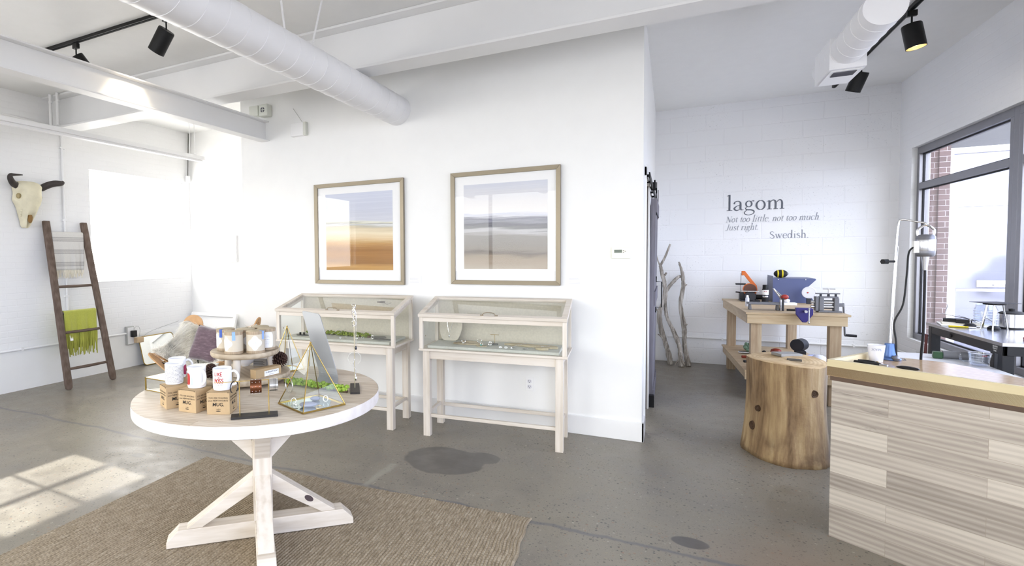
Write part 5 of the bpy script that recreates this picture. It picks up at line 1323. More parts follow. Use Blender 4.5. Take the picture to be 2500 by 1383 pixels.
band = tn.ramp(fz, [(0, '#c9c7c1'), (.30, '#c9c7c1'), (.33, '#8f8c89'), (.38, '#8f8c89'), (.41, '#bdbab4'), (.46, '#a19e9a'), (.52, '#a19e9a'), (.55, '#c0bdb8'), (.60, '#908d8a'), (.65, '#908d8a'), (.68, '#c9c7c1'), (1, '#c9c7c1')])
wv_ = tn.noise(tn.mapped((220, 60, 400)), 1.0, 2); tn.col(tn.mix(tn.math('MULTIPLY', wv_, .45), band, '#f1efea')); tn.bump(wv_, .6, .002); tn.b.inputs['Roughness'].default_value = .95
throw(1.74, -.165, .205, .42, .40, tn.m, mat('cream_wool', '#e4ddcc', .95), .09, 'grey and cream striped throw with cream fringe over the top rung', .010, 2, fr_r=.006, fr_n=30)
M_LIME = mat('lime_wool', '#a9ac45', .95, bump=.6, bscale=300, var=.07, sheen=.5); M_LIME2 = mat('lime_fringe', '#a3a448', .95, var=.1)
th = throw(.835, -.185, .20, .235, .42, M_LIME, M_LIME2, .25, 'lime green throw with long shaggy fringe over a lower rung', .012, 5, fr_r=.0075, fr_n=34)
# second rung under the lime throw
p = onr(.835)
B().tube([(p.x, -.21, .835), (p.x, .24, .835)], .015, 12).obj('rung', W_LADY, bpy.data.objects['wooden_ladder'], smooth=True)
tag(B().quad((-6.02, 3.74, .52), (-6.02, 3.775, .52), (-6.03, 3.775, .58), (-6.03, 3.74, .58)).obj('price_tag', M_PAPER, solid=.001), 'small white tag hanging beside the lime throw', 'tag')

# skull
t = thing('cow_skull', 'cream bison skull with short dark horns hung on the left brick wall', 'skull', (XL+.01, 3.50, 1.80))
M_BONE = mat('bleached_bone', '#ddd6bb', .75, bump=.4, bscale=40, var=.08)
b = B()
# cross-sections down the face: (z, half width, depth front, y offset)
secs = [(.515, .06, .07, .0), (.50, .115, .13, .0), (.47, .135, .17, 0), (.43, .138, .19, 0), (.39, .125, .20, 0), (.35, .128, .20, 0), (.31, .135, .195, 0), (.275, .120, .185, 0), (.24, .098, .175, -.004), (.20, .088, .165, -.008), (.16, .078, .155, -.012), (.12, .062, .14, -.016), (.08, .048, .125, -.02), (.04, .040, .11, -.024), (.012, .030, .09, -.026), (0, .012, .07, -.026)]
rings = []
for z, hw, dp, yo in secs:
    rg = []
    for k in range(28):
        a = PI*k/27; c_, s_ = math.cos(a), math.sin(a)
        yy = hw*c_; xx = dp*(s_**.55)
        if z > .28 and z < .42 and abs(abs(c_)-.86) < .16: xx *= .45     # eye sockets
        if z < .14 and abs(c_) < .42: xx *= .62                         # nasal opening
        if .20 < z < .33 and abs(c_) > .9: yy *= 1.06
        rg.append(b.bm.verts.new((xx, yy+yo, z)))
    rings.append(rg)
for A, C_ in zip(rings[:-1], rings[1:]):
    for k in range(27): b.bm.faces.new((A[k], A[k+1], C_[k+1], C_[k]))
for rg in rings[:-1]: pass
b.obj('skull_bone', M_BONE, t, smooth='all', solid=.006, sub=1)
M_HORN = mat('dark_horn', '#3a3431', .6, bump=.6, bscale=60, var=.25)
for s_, pts in ((-1, [(.06, -.10, .455), (.09, -.16, .47), (.12, -.205, .515), (.13, -.21, .55), (.12, -.17, .563), (.13, -.085, .57)]), (1, [(.06, .14, .45), (.09, .20, .49), (.12, .26, .515), (.14, .32, .522), (.14, .345, .535), (.13, .345, .555)])):
    b = B(); b.tube(crom([(.05, s_*.085, .465), pts[0]], 3), .034, 14); b.obj('horn_core', M_BONE, t, smooth=True)
    C = crom(pts, 5); n = len(C); b = B(); b.tube(C, [.034*(1-(i/(n-1))**(1.6 if s_ < 0 else 3.0))+.004 for i in range(n)], 14); b.obj('horn', M_HORN, t, smooth=True)
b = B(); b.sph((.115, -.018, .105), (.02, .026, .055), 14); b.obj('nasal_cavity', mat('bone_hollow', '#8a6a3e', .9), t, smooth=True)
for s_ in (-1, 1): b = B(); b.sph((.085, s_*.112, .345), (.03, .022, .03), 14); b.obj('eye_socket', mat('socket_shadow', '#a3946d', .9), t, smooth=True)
b = B()
for k in range(4): b.sph((.10-.012*k, -.088, .205-.024*k), (.014, .013, .016), 8)
b.obj('teeth', M_BONE, t, smooth=True)

# leaning mirror
t = thing('leaning_mirror', 'brass-framed mirror with rounded corners leaning low against the left wall', 'mirror', (-6.24, 4.90, .006))
lean = Vector((-.105, 0, .375)); W_ = .56; Hm = lean.length; a_ = math.atan2(lean.x*-1, lean.z)
def mp(u, v, d=0): # u along +Y, v up the glass
    q = lean.normalized(); n_ = Vector((q.z, 0, -q.x)); return Vector((0, u, 0))+q*v+n_*d
out = rrect(W_, Hm, .05, 8, (W_/2-.03, Hm/2))
b = B(); vv = [b.bm.verts.new(mp(u, v, .004)) for u, v in out]; b.bm.faces.new(vv); b.obj('mirror_glass', M_MIRR, t, recalc=False, solid=.002)
b = B(); b.tube([mp(u, v, .004) for u, v in out], .0065, 8, closed=True); b.obj('brass_frame', M_BRASS, t, smooth=True)
# white framed panel in the alcove corner
t = thing('framed_board', 'white framed board leaning at the back of the alcove behind the leather chair', 'board', (-5.87, 5.64, .001))
def pmp(u, v, d): q = Vector((0, .16, .63)).normalized(); n_ = Vector((0, -q.z, q.y)); return Vector((u, 0, 0))+q*v+n_*d
Tm = Matrix((( 1, 0, 0, 0), (0, pmp(0, 1, 0).y, pmp(0, 0, 1).y, 0), (0, pmp(0, 1, 0).z, pmp(0, 0, 1).z, 0), (0, 0, 0, 1)))
b = B(); H2 = .655
for x0, y0_, x1, y1_ in ((-.44, 0, .44, .05), (-.44, H2-.05, .44, H2), (-.44, .05, -.39, H2-.05), (.39, .05, .44, H2-.05)): b.box((x0, y0_, -.0), (x1, y1_, .035), Tm)
for v in b.bm.verts: v.co.z = max(0, v.co.z)
b.obj('frame', M_TRIM, t, bevel=.002)
B().box((-.39, .05, .004), (.39, H2-.05, .012), Tm).obj('panel', M_TRIM, t)

# ------------------------------------------------------------ butterfly chair, sheepskin, cushion
t = thing('butterfly_chair', 'tan leather butterfly chair in front of the alcove, mostly covered by a sheepskin', 'chair', (-4.07, 3.92, 0))
BLt, BRt, FLt, FRt = Vector((-.44, .20, .80)), Vector((.40, .30, .79)), Vector((-.50, -.27, .50)), Vector((.44, -.27, .49))
def sling(u, v):  # u 0..1 left-right, v 0..1 front-back
    a = FLt.lerp(FRt, u); c = BLt.lerp(BRt, u); p = a.lerp(c, v)
    e = 4*u*(1-u)
    p.z -= e*(.17-.07*v+.10*math.sin(PI*min(1, v*1.15)))
    p.z -= .10*math.sin(PI*v)*(1-e*.3)
    p.y += .14*e*(1-v)**2*1.0 - .02*e*v
    return p
b = B(); N = 28; g = [[b.bm.verts.new(sling(i/N, j/N)) for j in range(N+1)] for i in range(N+1)]
for i in range(N):
    for j in range(N): b.bm.faces.new((g[i][j], g[i+1][j], g[i+1][j+1], g[i][j+1]))
M_LEA = mat('tan_leather', '#c49a6c', .55, bump=.2, bscale=90, var=.08)
b.obj('leather_sling', M_LEA, t, smooth='all', solid=.005)
# rounded pockets over the four frame tips
def pocket(tip, inward, w_, h_, name='corner_pocket'):
    b = B(); cx = tip; side = Vector((inward.y, -inward.x, 0)).normalized()
    dirs = (inward*1.0+Vector((0, 0, -1.0))).normalized()
    P = []
    n = 16
    for k in range(n+1):
        a = PI*k/n; P.append((math.cos(a)*w_/2, math.sin(a)*h_*.45))
    P = [(w_*.62, -h_*.75)]+P+[(-w_*.62, -h_*.75)]
    vv = [b.bm.verts.new(cx+side*u-dirs*(v-h_*.40)+Vector((0, 0, 0))) for u, v in P]
    b.bm.faces.new(vv); return b.obj(name, M_LEA, t, smooth=False, solid=.012)
pocket(BLt+Vector((.035, 0, .03)), Vector((.25, -1, 0)).normalized()*.25, .24, .24)
pocket(BRt+Vector((0, 0, .04)), Vector((-1.4, -.5, 0)).normalized()*.35, .16, .2)
pocket(FLt+Vector((-.0, -.02, .0)), Vector((1, .6, 0)).normalized()*1.1, .12, .20)
pocket(FRt+Vector((.0, -.02, .0)), Vector((-1, .6, 0)).normalized()*1.1, .12, .20)
fr_ = [BLt+Vector((0, .012, -.03)), Vector((.30, -.36, .012)), FRt+Vector((.01, -.012, -.03)), Vector((-.34, .34, .012)), None]
b = B(); M_BF = MATS['matte_black_metal']
for A, C_ in ((BLt, Vector((.34, -.38, .010))), (BRt, Vector((-.38, -.38, .010))), (FLt, Vector((.36, .36, .010))), (FRt, Vector((-.40, .36, .010)))): b.tube([A+Vector((A.x*-.08, A.y*-.08, -.075)), C_], .007, 10)
b.tube([(.34, -.38, .010), (-.38, -.38, .010)], .007, 10).tube([(.36, .36, .010), (-.40, .36, .010)], .007, 10); b.obj('steel_rod_frame', M_BF, t, smooth=True)
ch = Vector((-4.07, 3.92, 0))
# sheepskin: a hide with a pile of long curved tufts
t = thing('sheepskin', 'long-haired cream and grey sheepskin draped over the leather chair', 'sheepskin', tuple(ch))
random.seed(9)
def hide(u, v):
    p = sling(-.01+1.02*u, -.02+1.04*v); p.z += .018+.03*math.sin(PI*v)*4*u*(1-u); 
    if v > .93: p.z += .01
    return p
b = B(); g = [[b.bm.verts.new(hide(i/16, .06+j/16*.84)) for j in range(17)] for i in range(17)]
for i in range(16):
    for j in range(16): b.bm.faces.new((g[i][j], g[i+1][j], g[i+1][j+1], g[i][j+1]))
M_FUR = mat('sheep_hide', '#cfc9ba', .9); b.obj('hide', M_FUR, t, smooth='all', solid=.008)
tn = NT('sheep_pile'); tn.b.inputs['Roughness'].default_value = .7
nn = tn.noise(tn.coord(), 7, 2); tn.col(tn.ramp(nn, [(.32, '#c4c1b8'), (.44, '#e8e4da'), (.52, '#fbf8ef'), (.8, '#fffdf8')])); tn.b.inputs['Sheen Weight'].default_value = .3
b = B(); V = []; F = []
def strand(p, n_, L_, dr, w0):
    s_ = Vector((random.uniform(-1, 1), random.uniform(-1, 1), random.uniform(-.4, .4))).normalized()
    a = len(V); q = p.copy(); d = n_.copy()
    for k in range(5):
        ww = w0*(1-k/4.2); V.append(q+s_*ww); V.append(q-s_*ww)
        d = (d+dr*.42).normalized(); q = q+d*(L_/4)
    for k in range(4): F.append((a+2*k, a+2*k+1, a+2*k+3, a+2*k+2))
for i in range(19000):
    u = random.random(); v = .06+random.random()**.85*.86
    if random.random() < .28: u = random.choice((random.uniform(0, .08), random.uniform(.92, 1)))
    if random.random() < .22: v = random.uniform(.84, .92)
    p = hide(u, v); px_ = hide(min(1, u+.02), v)-hide(max(0, u-.02), v); py_ = hide(u, v+.02)-hide(u, v-.02); n_ = px_.cross(py_).normalized()
    if n_.z < 0: n_.negate()
    cl = math.sin(u*23+v*7)*math.sin(v*19+u*5)
    dr = Vector((-.5+u+cl*.3+random.uniform(-.25, .25), -.25+random.uniform(-.2, .2)+(.7 if v > .85 else -.3), -.75+random.uniform(-.2, .2)))
    if u < .1: dr = Vector((-.75, -.15+random.uniform(-.3, .3), -1.0))
    if u > .9: dr = Vector((.7, -.15+random.uniform(-.3, .3), -1.0))
    strand(p, (n_+Vector((random.uniform(-.3, .3), random.uniform(-.3, .3), 0))).normalized(), random.uniform(.06, .115), dr, .0027)
me = bpy.data.meshes.new('pile'); me.from_pydata([tuple(v) for v in V], [], F); me.materials.append(tn.m); b.bm.free()
o = bpy.data.objects.new('pile', me); COL.objects.link(o); o.parent = t; o['kind'] = 'stuff'
# purple cushion
t = thing('cushion', 'dusky purple square cushion propped on the sheepskin', 'cushion', (-4.015, 3.86, .405), R(8))
b = B(); N = 20; S2 = .172; top = []; bot = []
for i in range(N+1):
    rt_ = []; rb_ = []
    for j in range(N+1):
        u = 2*i/N-1; v = 2*j/N-1; pin = 1-.06*(1-u*u)*0
        e = ((1-u**4)*(1-v**4))**.6; x = u*S2*(1-.05*(1-abs(v))**1.5*(abs(u) > .6)); z = v*S2*(1-.05*(1-abs(u))**1.5)
        rt_.append((x, -.065*e-.003, z)); rb_.append((x, .065*e+.003, z))
    top.append(rt_); bot.append(rb_)
Mc = Matrix.Translation((0, 0, S2+.02)) @ Matrix.Rotation(R(-22), 4, 'X') @ Matrix.Rotation(R(7), 4, 'Y')
for G_, fl in ((top, 0), (bot, 1)):
    vv = [[b.bm.verts.new(Mc @ Vector(p)) for p in row] for row in G_]
    for i in range(N):
        for j in range(N): b.bm.faces.new((vv[i][j], vv[i+1][j], vv[i+1][j+1], vv[i][j+1]))
bmesh.ops.remove_doubles(b.bm, verts=b.bm.verts, dist=.0065)
tn = NT('purple_velvet'); n_ = tn.noise(tn.mapped((14, 14, 60)), 1.0, 4, .7); tn.col(tn.ramp(n_, [(.3, '#4e3d45'), (.55, '#66525b'), (.8, '#8a7780')])); tn.b.inputs['Roughness'].default_value = .9; tn.b.inputs['Sheen Weight'].default_value = .5; tn.bump(n_, .5, .003)
b.obj('cover', tn.m, t, smooth='all')
# ------------------------------------------------------------ barn door
t = thing('barn_door', 'grey plank sliding barn door standing off the side wall', 'door', (XS, 5.62, 0))
W_BARN = wood('grey_barn_wood', [(.25, '#55525a'), (.45, '#6d6a72'), (.65, '#85828a'), (.85, '#9a979e')], 'z', 1.2, .7, .5)
b = B(); b.box((.004, 0, .02), (.044, 1.02, 1.95))
Tl = Matrix.Shear('XY', 4, (.0, .0))
for v in b.bm.verts: v.co.x += .018*(v.co.z/1.95)
b.obj('door_slab', W_BARN, t, bevel=.002)
b = B()
for z in (.02, .95, 1.82): b.box((.044, .0, z), (.056, 1.02, z+.13))
for v in b.bm.verts: v.co.x += .018*(v.co.z/1.95)
b.obj('batten', W_BARN, t, bevel=.002)
M_IRON = mat('black_iron', '#16161a', .5, .6)
b = B(); b.box((.030, -.90, 2.03), (.040, 1.25, 2.075)); rl = b.obj('track_rail', M_IRON, t)
for y_ in (-.86, -.45, 0.02, .48, .95): q = B(); q.cyl((.001, y_, 2.052), (.030, y_, 2.052), .011, seg=12); q.obj('stand_off', M_IRON, rl)
b = B(); b.box((.020, -.03, 2.02), (.062, .0, 2.095)); b.obj('track_stop', M_IRON, rl, bevel=.003)
for y_ in (.14, .86):
    q = B(); q.cyl((.042, y_, 2.105), (.056, y_, 2.105), .030, seg=24); q.box((.0625, y_-.018, 1.80), (.069, y_+.018, 2.11)); q.obj('roller_hanger', M_IRON, t, bevel=.002)
q = B(); q.tube([(.070, .07, 1.22), (.070, .07, 1.17), (.115, .07, 1.17), (.115, .07, .93), (.066, .07, .93), (.066, .07, .88)], .005, 8); q.obj('handle', M_IRON, t)
q = B(); q.box((.002, -.06, .0), (.06, .0, .11)); q.obj('floor_guide', M_IRON, t, bevel=.003)
# ------------------------------------------------------------ driftwood
tn = NT('silvery_driftwood'); tn.b.inputs['Roughness'].default_value = .9; nn = tn.noise(tn.mapped((30, 30, 3)), 1.0, 5, .7, .5)
tn.col(tn.ramp(nn, [(.3, '#59524b'), (.45, '#8a837a'), (.58, '#b4ada4'), (.75, '#d5d0ca')])); tn.bump(nn, .7, .006); M_DW = tn.m
def branch(name, pts, rad, label, subs=(), seg=12, seed=0):
    base = pts[0]; t = thing(name, label, 'driftwood', (base[0], base[1], 0))
    random.seed(seed); o0 = Vector((base[0], base[1], 0)); b = B()
    C = crom([Vector(p)-o0 for p in pts], 6); n = len(C)
    rr_ = []
    for i in range(n):
        q = i/(n-1)*(len(rad)-1); k = int(q); rr_.append((rad[k]+(rad[min(len(rad)-1, k+1)]-rad[k])*(q-k))*random.uniform(.9, 1.12)*.66)
    b.tube(C, rr_, seg)
    for v in b.bm.verts: v.co += Vector((random.uniform(-1, 1), random.uniform(-1, 1), 0))*.0035; v.co.z = max(0, v.co.z)
    b.obj('trunk', M_DW, t, smooth=True)
    for sp, sr in subs:
        q = B(); Cs = crom([Vector(p)-o0 for p in sp], 5); m_ = len(Cs); q.tube(Cs, [(sr[0]+(sr[1]-sr[0])*i/(m_-1))*.8 for i in range(m_)], 10); q.obj('branch', M_DW, t, smooth=True)
    return t
branch('driftwood_branch', [(.02, 7.80, 0), (.0, 7.82, .12), (-.04, 7.86, .27), (-.09, 7.90, .43), (-.115, 7.92, .64), (-.07, 7.93, .80), (-.055, 7.94, 1.0), (-.085, 7.95, 1.16), (-.11, 7.96, 1.27)], [.05, .048, .042, .044, .042, .038, .036, .034, .026],
       'dark forked driftwood branch leaning on the block wall, nearest the barn door', [([(-.11, 7.96, 1.27), (-.06, 7.96, 1.37), (.005, 7.97, 1.55)], (.022, .015)), ([(-.11, 7.96, 1.27), (-.135, 7.96, 1.33), (-.155, 7.96, 1.42)], (.014, .006)), ([(-.11, 7.92, .66), (-.14, 7.91, .69), (-.155, 7.91, .71)], (.02, .008)), ([(-.06, 7.95, 1.14), (-.035, 7.95, 1.18)], (.02, .014)), ([(-.05, 7.86, .30), (-.10, 7.85, .36), (-.13, 7.85, .38)], (.018, .007))], seed=1)
branch('driftwood_branch', [(.14, 7.70, 0), (.13, 7.73, .12), (.12, 7.77, .24), (.055, 7.83, .42), (-.025, 7.90, .60), (-.045, 7.93, .79), (-.028, 7.95, .95), (.045, 7.96, 1.06), (.11, 7.97, 1.13), (.135, 7.97, 1.12)], [.045, .04, .038, .036, .030, .028, .028, .030, .026, .020],
       'pale curved driftwood branch in the middle of the three, bent over at the top', [([(.14, 7.70, .10), (.175, 7.69, .03)], (.018, .01)), ([(.12, 7.72, .10), (.07, 7.69, .02)], (.015, .008))], seed=2)
branch('driftwood_branch', [(.225, 7.78, 0), (.195, 7.82, .14), (.175, 7.86, .30), (.172, 7.90, .48), (.13, 7.93, .76), (.157, 7.95, 1.0), (.145, 7.96, 1.18), (.105, 7.97, 1.32)], [.05, .044, .038, .042, .036, .034, .028, .012],
       'straight pale driftwood pole, farthest from the barn door', [([(.16, 7.95, 1.0), (.20, 7.94, 1.03)], (.018, .008)), ([(.17, 7.90, .50), (.205, 7.88, .52)], (.018, .011))], seed=3)
# ------------------------------------------------------------ stump
tn = NT('peeled_log'); tn.b.inputs['Roughness'].default_value = .75; v = tn.coord()
big = tn.noise(tn.mapped((4, 4, 1.1)), 1.0, 5, .65, .6); fine = tn.noise(tn.mapped((28, 28, 1.6)), 1.0, 4, .65)
c = tn.ramp(tn.math('ADD', tn.math('MULTIPLY', big, .65), tn.math('MULTIPLY', fine, .35)), [(.28, '#3e2f20'), (.38, '#664f35'), (.47, '#8b7151'), (.56, '#a88f69'), (.68, '#bca884'), (.8, '#7d674a')])
sz = tn.n('SeparateXYZ', Vector=v).outputs[2]; foot = tn.math('MULTIPLY', tn.ramp(sz, [(.02, (1, 1, 1)), (.24, (0, 0, 0))]), tn.ramp(tn.noise(v, 5, 4), [(.45, (0, 0, 0)), (.6, (1, 1, 1))]))
c = tn.mix(tn.math('MULTIPLY', foot, .8), c, '#4d3624')
gx = tn.n('SeparateXYZ', Vector=v).outputs[0]; gr_ = tn.math('MULTIPLY', tn.ramp(gx, [(.10, (0, 0, 0)), (.22, (1, 1, 1))]), tn.ramp(tn.noise(tn.mapped((6, 6, 1)), 1.0, 3), [(.42, (0, 0, 0)), (.6, (1, 1, 1))]))
c = tn.mix(tn.math('MULTIPLY', gr_, .75), c, '#8a8580'); tn.col(c); tn.bump(tn.math('ADD', fine, tn.noise(v, 40, 4)), .6, .006); M_LOG = tn.m
tn = NT('log_end_grain'); v = tn.coord(); rg = tn.n('TexWave', Vector=tn.mapped((1, .75, 1)), Scale=14., Distortion=2.5, Detail=3, _wave_type='RINGS', _rings_direction='Z').outputs['Fac']
cr = tn.noise(v, 9, 4); tn.col(tn.mix(tn.math('MULTIPLY', rg, .35), tn.ramp(cr, [(.3, '#a88c65'), (.5, '#c8ae85'), (.7, '#d9c39e')]), '#9c7c54')); tn.b.inputs['Roughness'].default_value = .8; tn.bump(tn.math('ADD', rg, cr), .3, .002); M_END = tn.m
t = thing('tree_stump', 'peeled tree stump used as a block, standing in front of the work table', 'stump', (.74, 4.70, 0), R(12))
b = B(); random.seed(12); N = 84; rings = []
ZT = .675
crk = [(R(-118), .020), (R(-97), .012), (R(-80), .018), (R(-62), .010), (R(-50), .014), (R(-140), .012), (R(10), .015), (R(60), .02)]
for j in range(19):
    q = j/18; z = ZT*q; rg_ = []
    for k in range(N):
        a = 2*PI*k/N; rx = .222+.035*(1-q)**1.5-.012*math.sin(PI*q); ry = .30+.02*(1-q)-.015*math.sin(PI*q)
        m_ = 1+.025*math.sin(3*a+1.2)+.018*math.sin(5*a+2*q)+.010*math.sin(9*a+4*q)+.006*math.sin(17*a+9*q)
        for ca, dp in crk:
            d_ = abs((a-ca-.06*math.sin(q*4+ca)+PI) % (2*PI)-PI)
            if d_ < .05: m_ -= dp*1.4*(1-d_/.05)
        rg_.append(b.bm.verts.new((rx*m_*math.cos(a), ry*m_*math.sin(a), z+(.008*math.sin(a*2) if j == 18 else 0))))
    rings.append(rg_)
for A, C_ in zip(rings[:-1], rings[1:]):
    for k in range(N): b.bm.faces.new((A[k], A[(k+1) % N], C_[(k+1) % N], C_[k]))
b.bm.faces.new(rings[0][::-1]); topc = [v.co.copy() for v in rings[-1]]
b.obj('log_side', M_LOG, t, smooth='all')
b = B(); rr0 = [b.bm.verts.new(p) for p in topc]; prev = rr0
for s_ in (.97, .6, .25):
    cur = [b.bm.verts.new((p.x*s_, p.y*s_, p.z+(.004 if s_ < .98 else .0035))) for p in topc]
    for k in range(N): b.bm.faces.new((prev[k], prev[(k+1) % N], cur[(k+1) % N], cur[k]))
    prev = cur
b.bm.faces.new(prev); b.obj('end_grain', M_END, t, smooth='all')
def knot(az, z, r_):
    q = B(); a = R(az); p = Vector((.226*math.cos(a), .295*math.sin(a), z)); M_ = Matrix.Translation(p) @ Matrix.Rotation(a, 4, 'Z') @ Matrix.Rotation(PI/2, 4, 'Y')
    q.lathe([(0, -.004), (r_*.35, .002), (r_*.6, -.001), (r_, .006), (r_*1.25, -.012)], seg=18, M=M_); q.obj('knot', mat('dark_knot', '#463322', .8, bump=.5, bscale=80), t, smooth=True)
knot(-76, .50, .022); knot(-158, .34, .02); knot(-170, .20, .028); knot(-66, .035, .02)
q = B(); q.box((-.075, -.055, 0), (.075, .055, .02)); tag(q.obj('steel_block', mat('steel_block', '#9b9a97', .45, .5), bevel=.002, loc=(.765, 4.84, .6805), rz=R(25)), 'square steel bench block on top of the stump', 'bench block')
q = B(); q.box((-.042, -.018, 0), (.042, .018, .012)); tag(q.obj('iron_bar', mat('dark_iron_bar', '#56524c', .6, .5), bevel=.002, loc=(.775, 4.63, .6805), rz=R(-8)), 'short dark iron bar on the stump in front of the steel block', 'iron bar')

# ------------------------------------------------------------ lumber work table
P_X = wood('pine_x', [(.25, '#9d8363'), (.45, '#b39b7a'), (.6, '#c2ae8e'), (.8, '#cfbea0')], 'x', 1.4); P_Y = wood('pine_y', [(.25, '#9d8363'), (.45, '#b39b7a'), (.6, '#c2ae8e'), (.8, '#cfbea0')], 'y', 1.4); P_Z = wood('pine_z', [(.25, '#947c60'), (.45, '#a99276'), (.6, '#b9a68a'), (.8, '#c5b59b')], 'z', 1.2)
WTO = (.655, 6.20); WTR = R(2.5)
t = thing('work_table', 'pine lumber work table against the block wall, loaded with machines', 'table', (WTO[0], WTO[1], 0), WTR)
TW, TD = .80, 1.70
B().box((0, 0, .841), (TW, TD, .86)).obj('plywood_top', P_X, t, bevel=.002)
B().box((.012, .012, .752), (TW-.02, .05, .841)).obj('front_apron', P_X, t, bevel=.003)
B().box((.012, .05, .752), (.05, TD-.012, .841)).obj('side_apron', P_Y, t, bevel=.003)
B().box((TW-.058, .05, .752), (TW-.02, TD-.012, .841)).obj('side_apron', P_Y, t, bevel=.003)
for x_, y_ in ((.05, .052), (TW-.14, .052), (.05, TD-.12), (TW-.147, TD-.12)): B().box((x_, y_, 0), (x_+.088, y_+.088, .841 if y_ > 1 else .751)).obj('leg', P_Z, t, bevel=.004)
B().box((.0, .03, .275), (TW-.01, TD-.02, .290)).obj('lower_shelf', P_X, t, bevel=.001)
for y_ in (.012,): B().box((-.0, y_, .205), (TW-.01, y_+.038, .275)).obj('shelf_rail', P_X, t, bevel=.003)
B().box((.012, .05, .20), (.048, TD-.03, .275)).obj('shelf_rail', P_Y, t, bevel=.003)
def wt(x, y, z=.8605): # world point from work-table coordinates
    c, s = math.cos(WTR), math.sin(WTR); return (WTO[0]+x*c-y*s, WTO[1]+x*s+y*c, z)
M_ORG = mat('orange_enamel', '#d0661b', .35); M_DK = mat('dark_machine_grey', '#33353c', .5, .3); M_MIDG = mat('machine_grey', '#6f7075', .5, .3); M_STL = mat('bright_steel', '#b9bac0', .25, .95)
M_RUB = mat('black_rubber', '#1a1a1d', .7)
# belt and disc sander
t = thing('belt_sander', 'orange belt and disc sander at the left back of the work table', 'sander', (.80, 7.62, .8605))
B().box((-.06, -.10, 0), (.13, .12, .018)).box((-.06, -.04, .018), (.10, .10, .10)).obj('base', M_DK, t, bevel=.006)
b = B(); b.prism([(-.045, .355), (-.012, .355), (.045, .27), (.105, .185), (.115, .12), (.06, .12), (.062, .185), (.03, .23), (-.02, .305), (-.045, .30)], -.012, .02, M=Matrix.Rotation(PI/2, 4, 'X')); b.obj('arm', M_ORG, t, bevel=.004)
q = B(); q.lathe([(0, -.012), (.072, -.012), (.072, .004), (0, .004)], seg=40, M=Matrix.Translation((.035, -.06, .14)) @ Matrix.Rotation(PI/2, 4, 'X')); q.obj('disc_housing', M_ORG, t, smooth=True)
q = B(); q.lathe([(0, .005), (.064, .005), (.064, .008), (0, .008)], seg=40, M=Matrix.Translation((.035, -.06, .14)) @ Matrix.Rotation(PI/2, 4, 'X')); q.obj('sanding_disc', mat('brown_abrasive', '#6a4b40', .9), t)
B().box((-.05, -.13, .118), (.12, -.055, .126)).obj('work_rest', M_STL, t, bevel=.001); B().box((-.10, -.02, .19), (.0, .06, .205)).obj('belt_table', M_RUB, t, bevel=.002)
b = B(); b.box((-.052, -.008, .10), (-.048, .018, .33)); b.obj('sanding_belt', mat('belt_grey', '#8f8f92', .8), t)
q = B(); q.cyl((.035, -.05, .06), (.035, -.10, .06), .056, seg=28); q.obj('dust_drum', M_DK, t, smooth=True)
q = B(); q.cyl((.10, -.02, .05), (.17, -.02, .05), .028, seg=18); q.cyl((-.06, 0, .10), (-.10, -.03, .105), .008, seg=10); q.obj('motor', M_RUB, t, smooth=True)
# spray can
t = thing('spray_can', 'spray can with a black cap and white label beside the blue hood', 'spray can', (.975, 7.50, .8605))
B().lathe([(0, 0), (.031, 0), (.032, .004), (.032, .145), (.026, .155), (0, .156)], seg=28).obj('can', M_RUB, t, smooth=True)
B().lathe([(.0323, .085), (.0326, .086), (.0326, .140), (.0323, .141)], seg=28).obj('label', M_PAPER, t, smooth=True)
B().lathe([(.0326, .055), (.033, .056), (.033, .074), (.0326, .075)], seg=28).obj('foil_band', M_STL, t, smooth=True)
B().lathe([(0, .153), (.027, .153), (.027, .195), (.024, .199), (0, .199)], seg=24).obj('cap', M_BLK, t, smooth=True)
v, f = text_geo('ACE', .016, 'CENTER', bold=.03); q = B(); q.add(v, f, lambda p: (lambda a: (math.cos(a)*.0332, math.sin(a)*.0332, .118+p[1]))(R(-97)+p[0]/.033)); q.obj('label_print', M_RED, t)
# blue machine hood
M_BLU = mat('slate_blue_sheet_metal', '#525b82', .5, bump=.05)
t = thing('machine_hood', 'slate blue sheet-metal hood with a notched side on the work table', 'machine', (1.045, 7.50, .8605))
YZ = Matrix.Rotation(PI/2, 4, 'X')
pl = [(0, 0), (.385, 0), (.36, .06), (.30, .10), (.30, .155), (.345, .205), (.395, .262), (.385, .275), (0, .275)]
b = B(); b.prism(pl, -.004, 0, M=YZ); b.obj('front_panel', M_BLU, t, bevel=.001)
b = B(); b.prism(pl, -.004, 0, M=Matrix.Translation((0, .40, 0)) @ YZ); b.obj('back_panel', M_BLU, t, bevel=.001)
B().box((0, .004, 0), (.004, .396, .30)).box((.004, .004, .271), (.38, .396, .275)).obj('side_and_top', mat('grey_blue_side', '#6d7388', .5), t, bevel=.001)
q = B()
for x_ in (.05, .30): q.cyl((x_, -.0045, .262), (x_, -.007, .262), .005, seg=10)
q.obj('rivet', M_STL, t)
t = thing('round_dial', 'white round graduated dial set in the notch of the blue hood', 'dial', (1.355, 7.38, .8605))
b = B(); b.lathe([(0, -.006), (.062, -.006), (.066, 0), (.062, .006), (0, .006)], seg=48, M=Matrix.Translation((0, 0, .125)) @ Matrix.Rotation(PI/2, 4, 'X')); b.obj('dial_face', mat('dial_white', '#dcdce4', .4), t, smooth=True)
q = B(); q.lathe([(0, .0062), (.008, .0062), (.007, .010), (0, .010)], seg=16, M=Matrix.Translation((-.012, 0, .125)) @ Matrix.Rotation(PI/2, 4, 'X')); q.obj('red_centre', M_RED, t)
q = B()
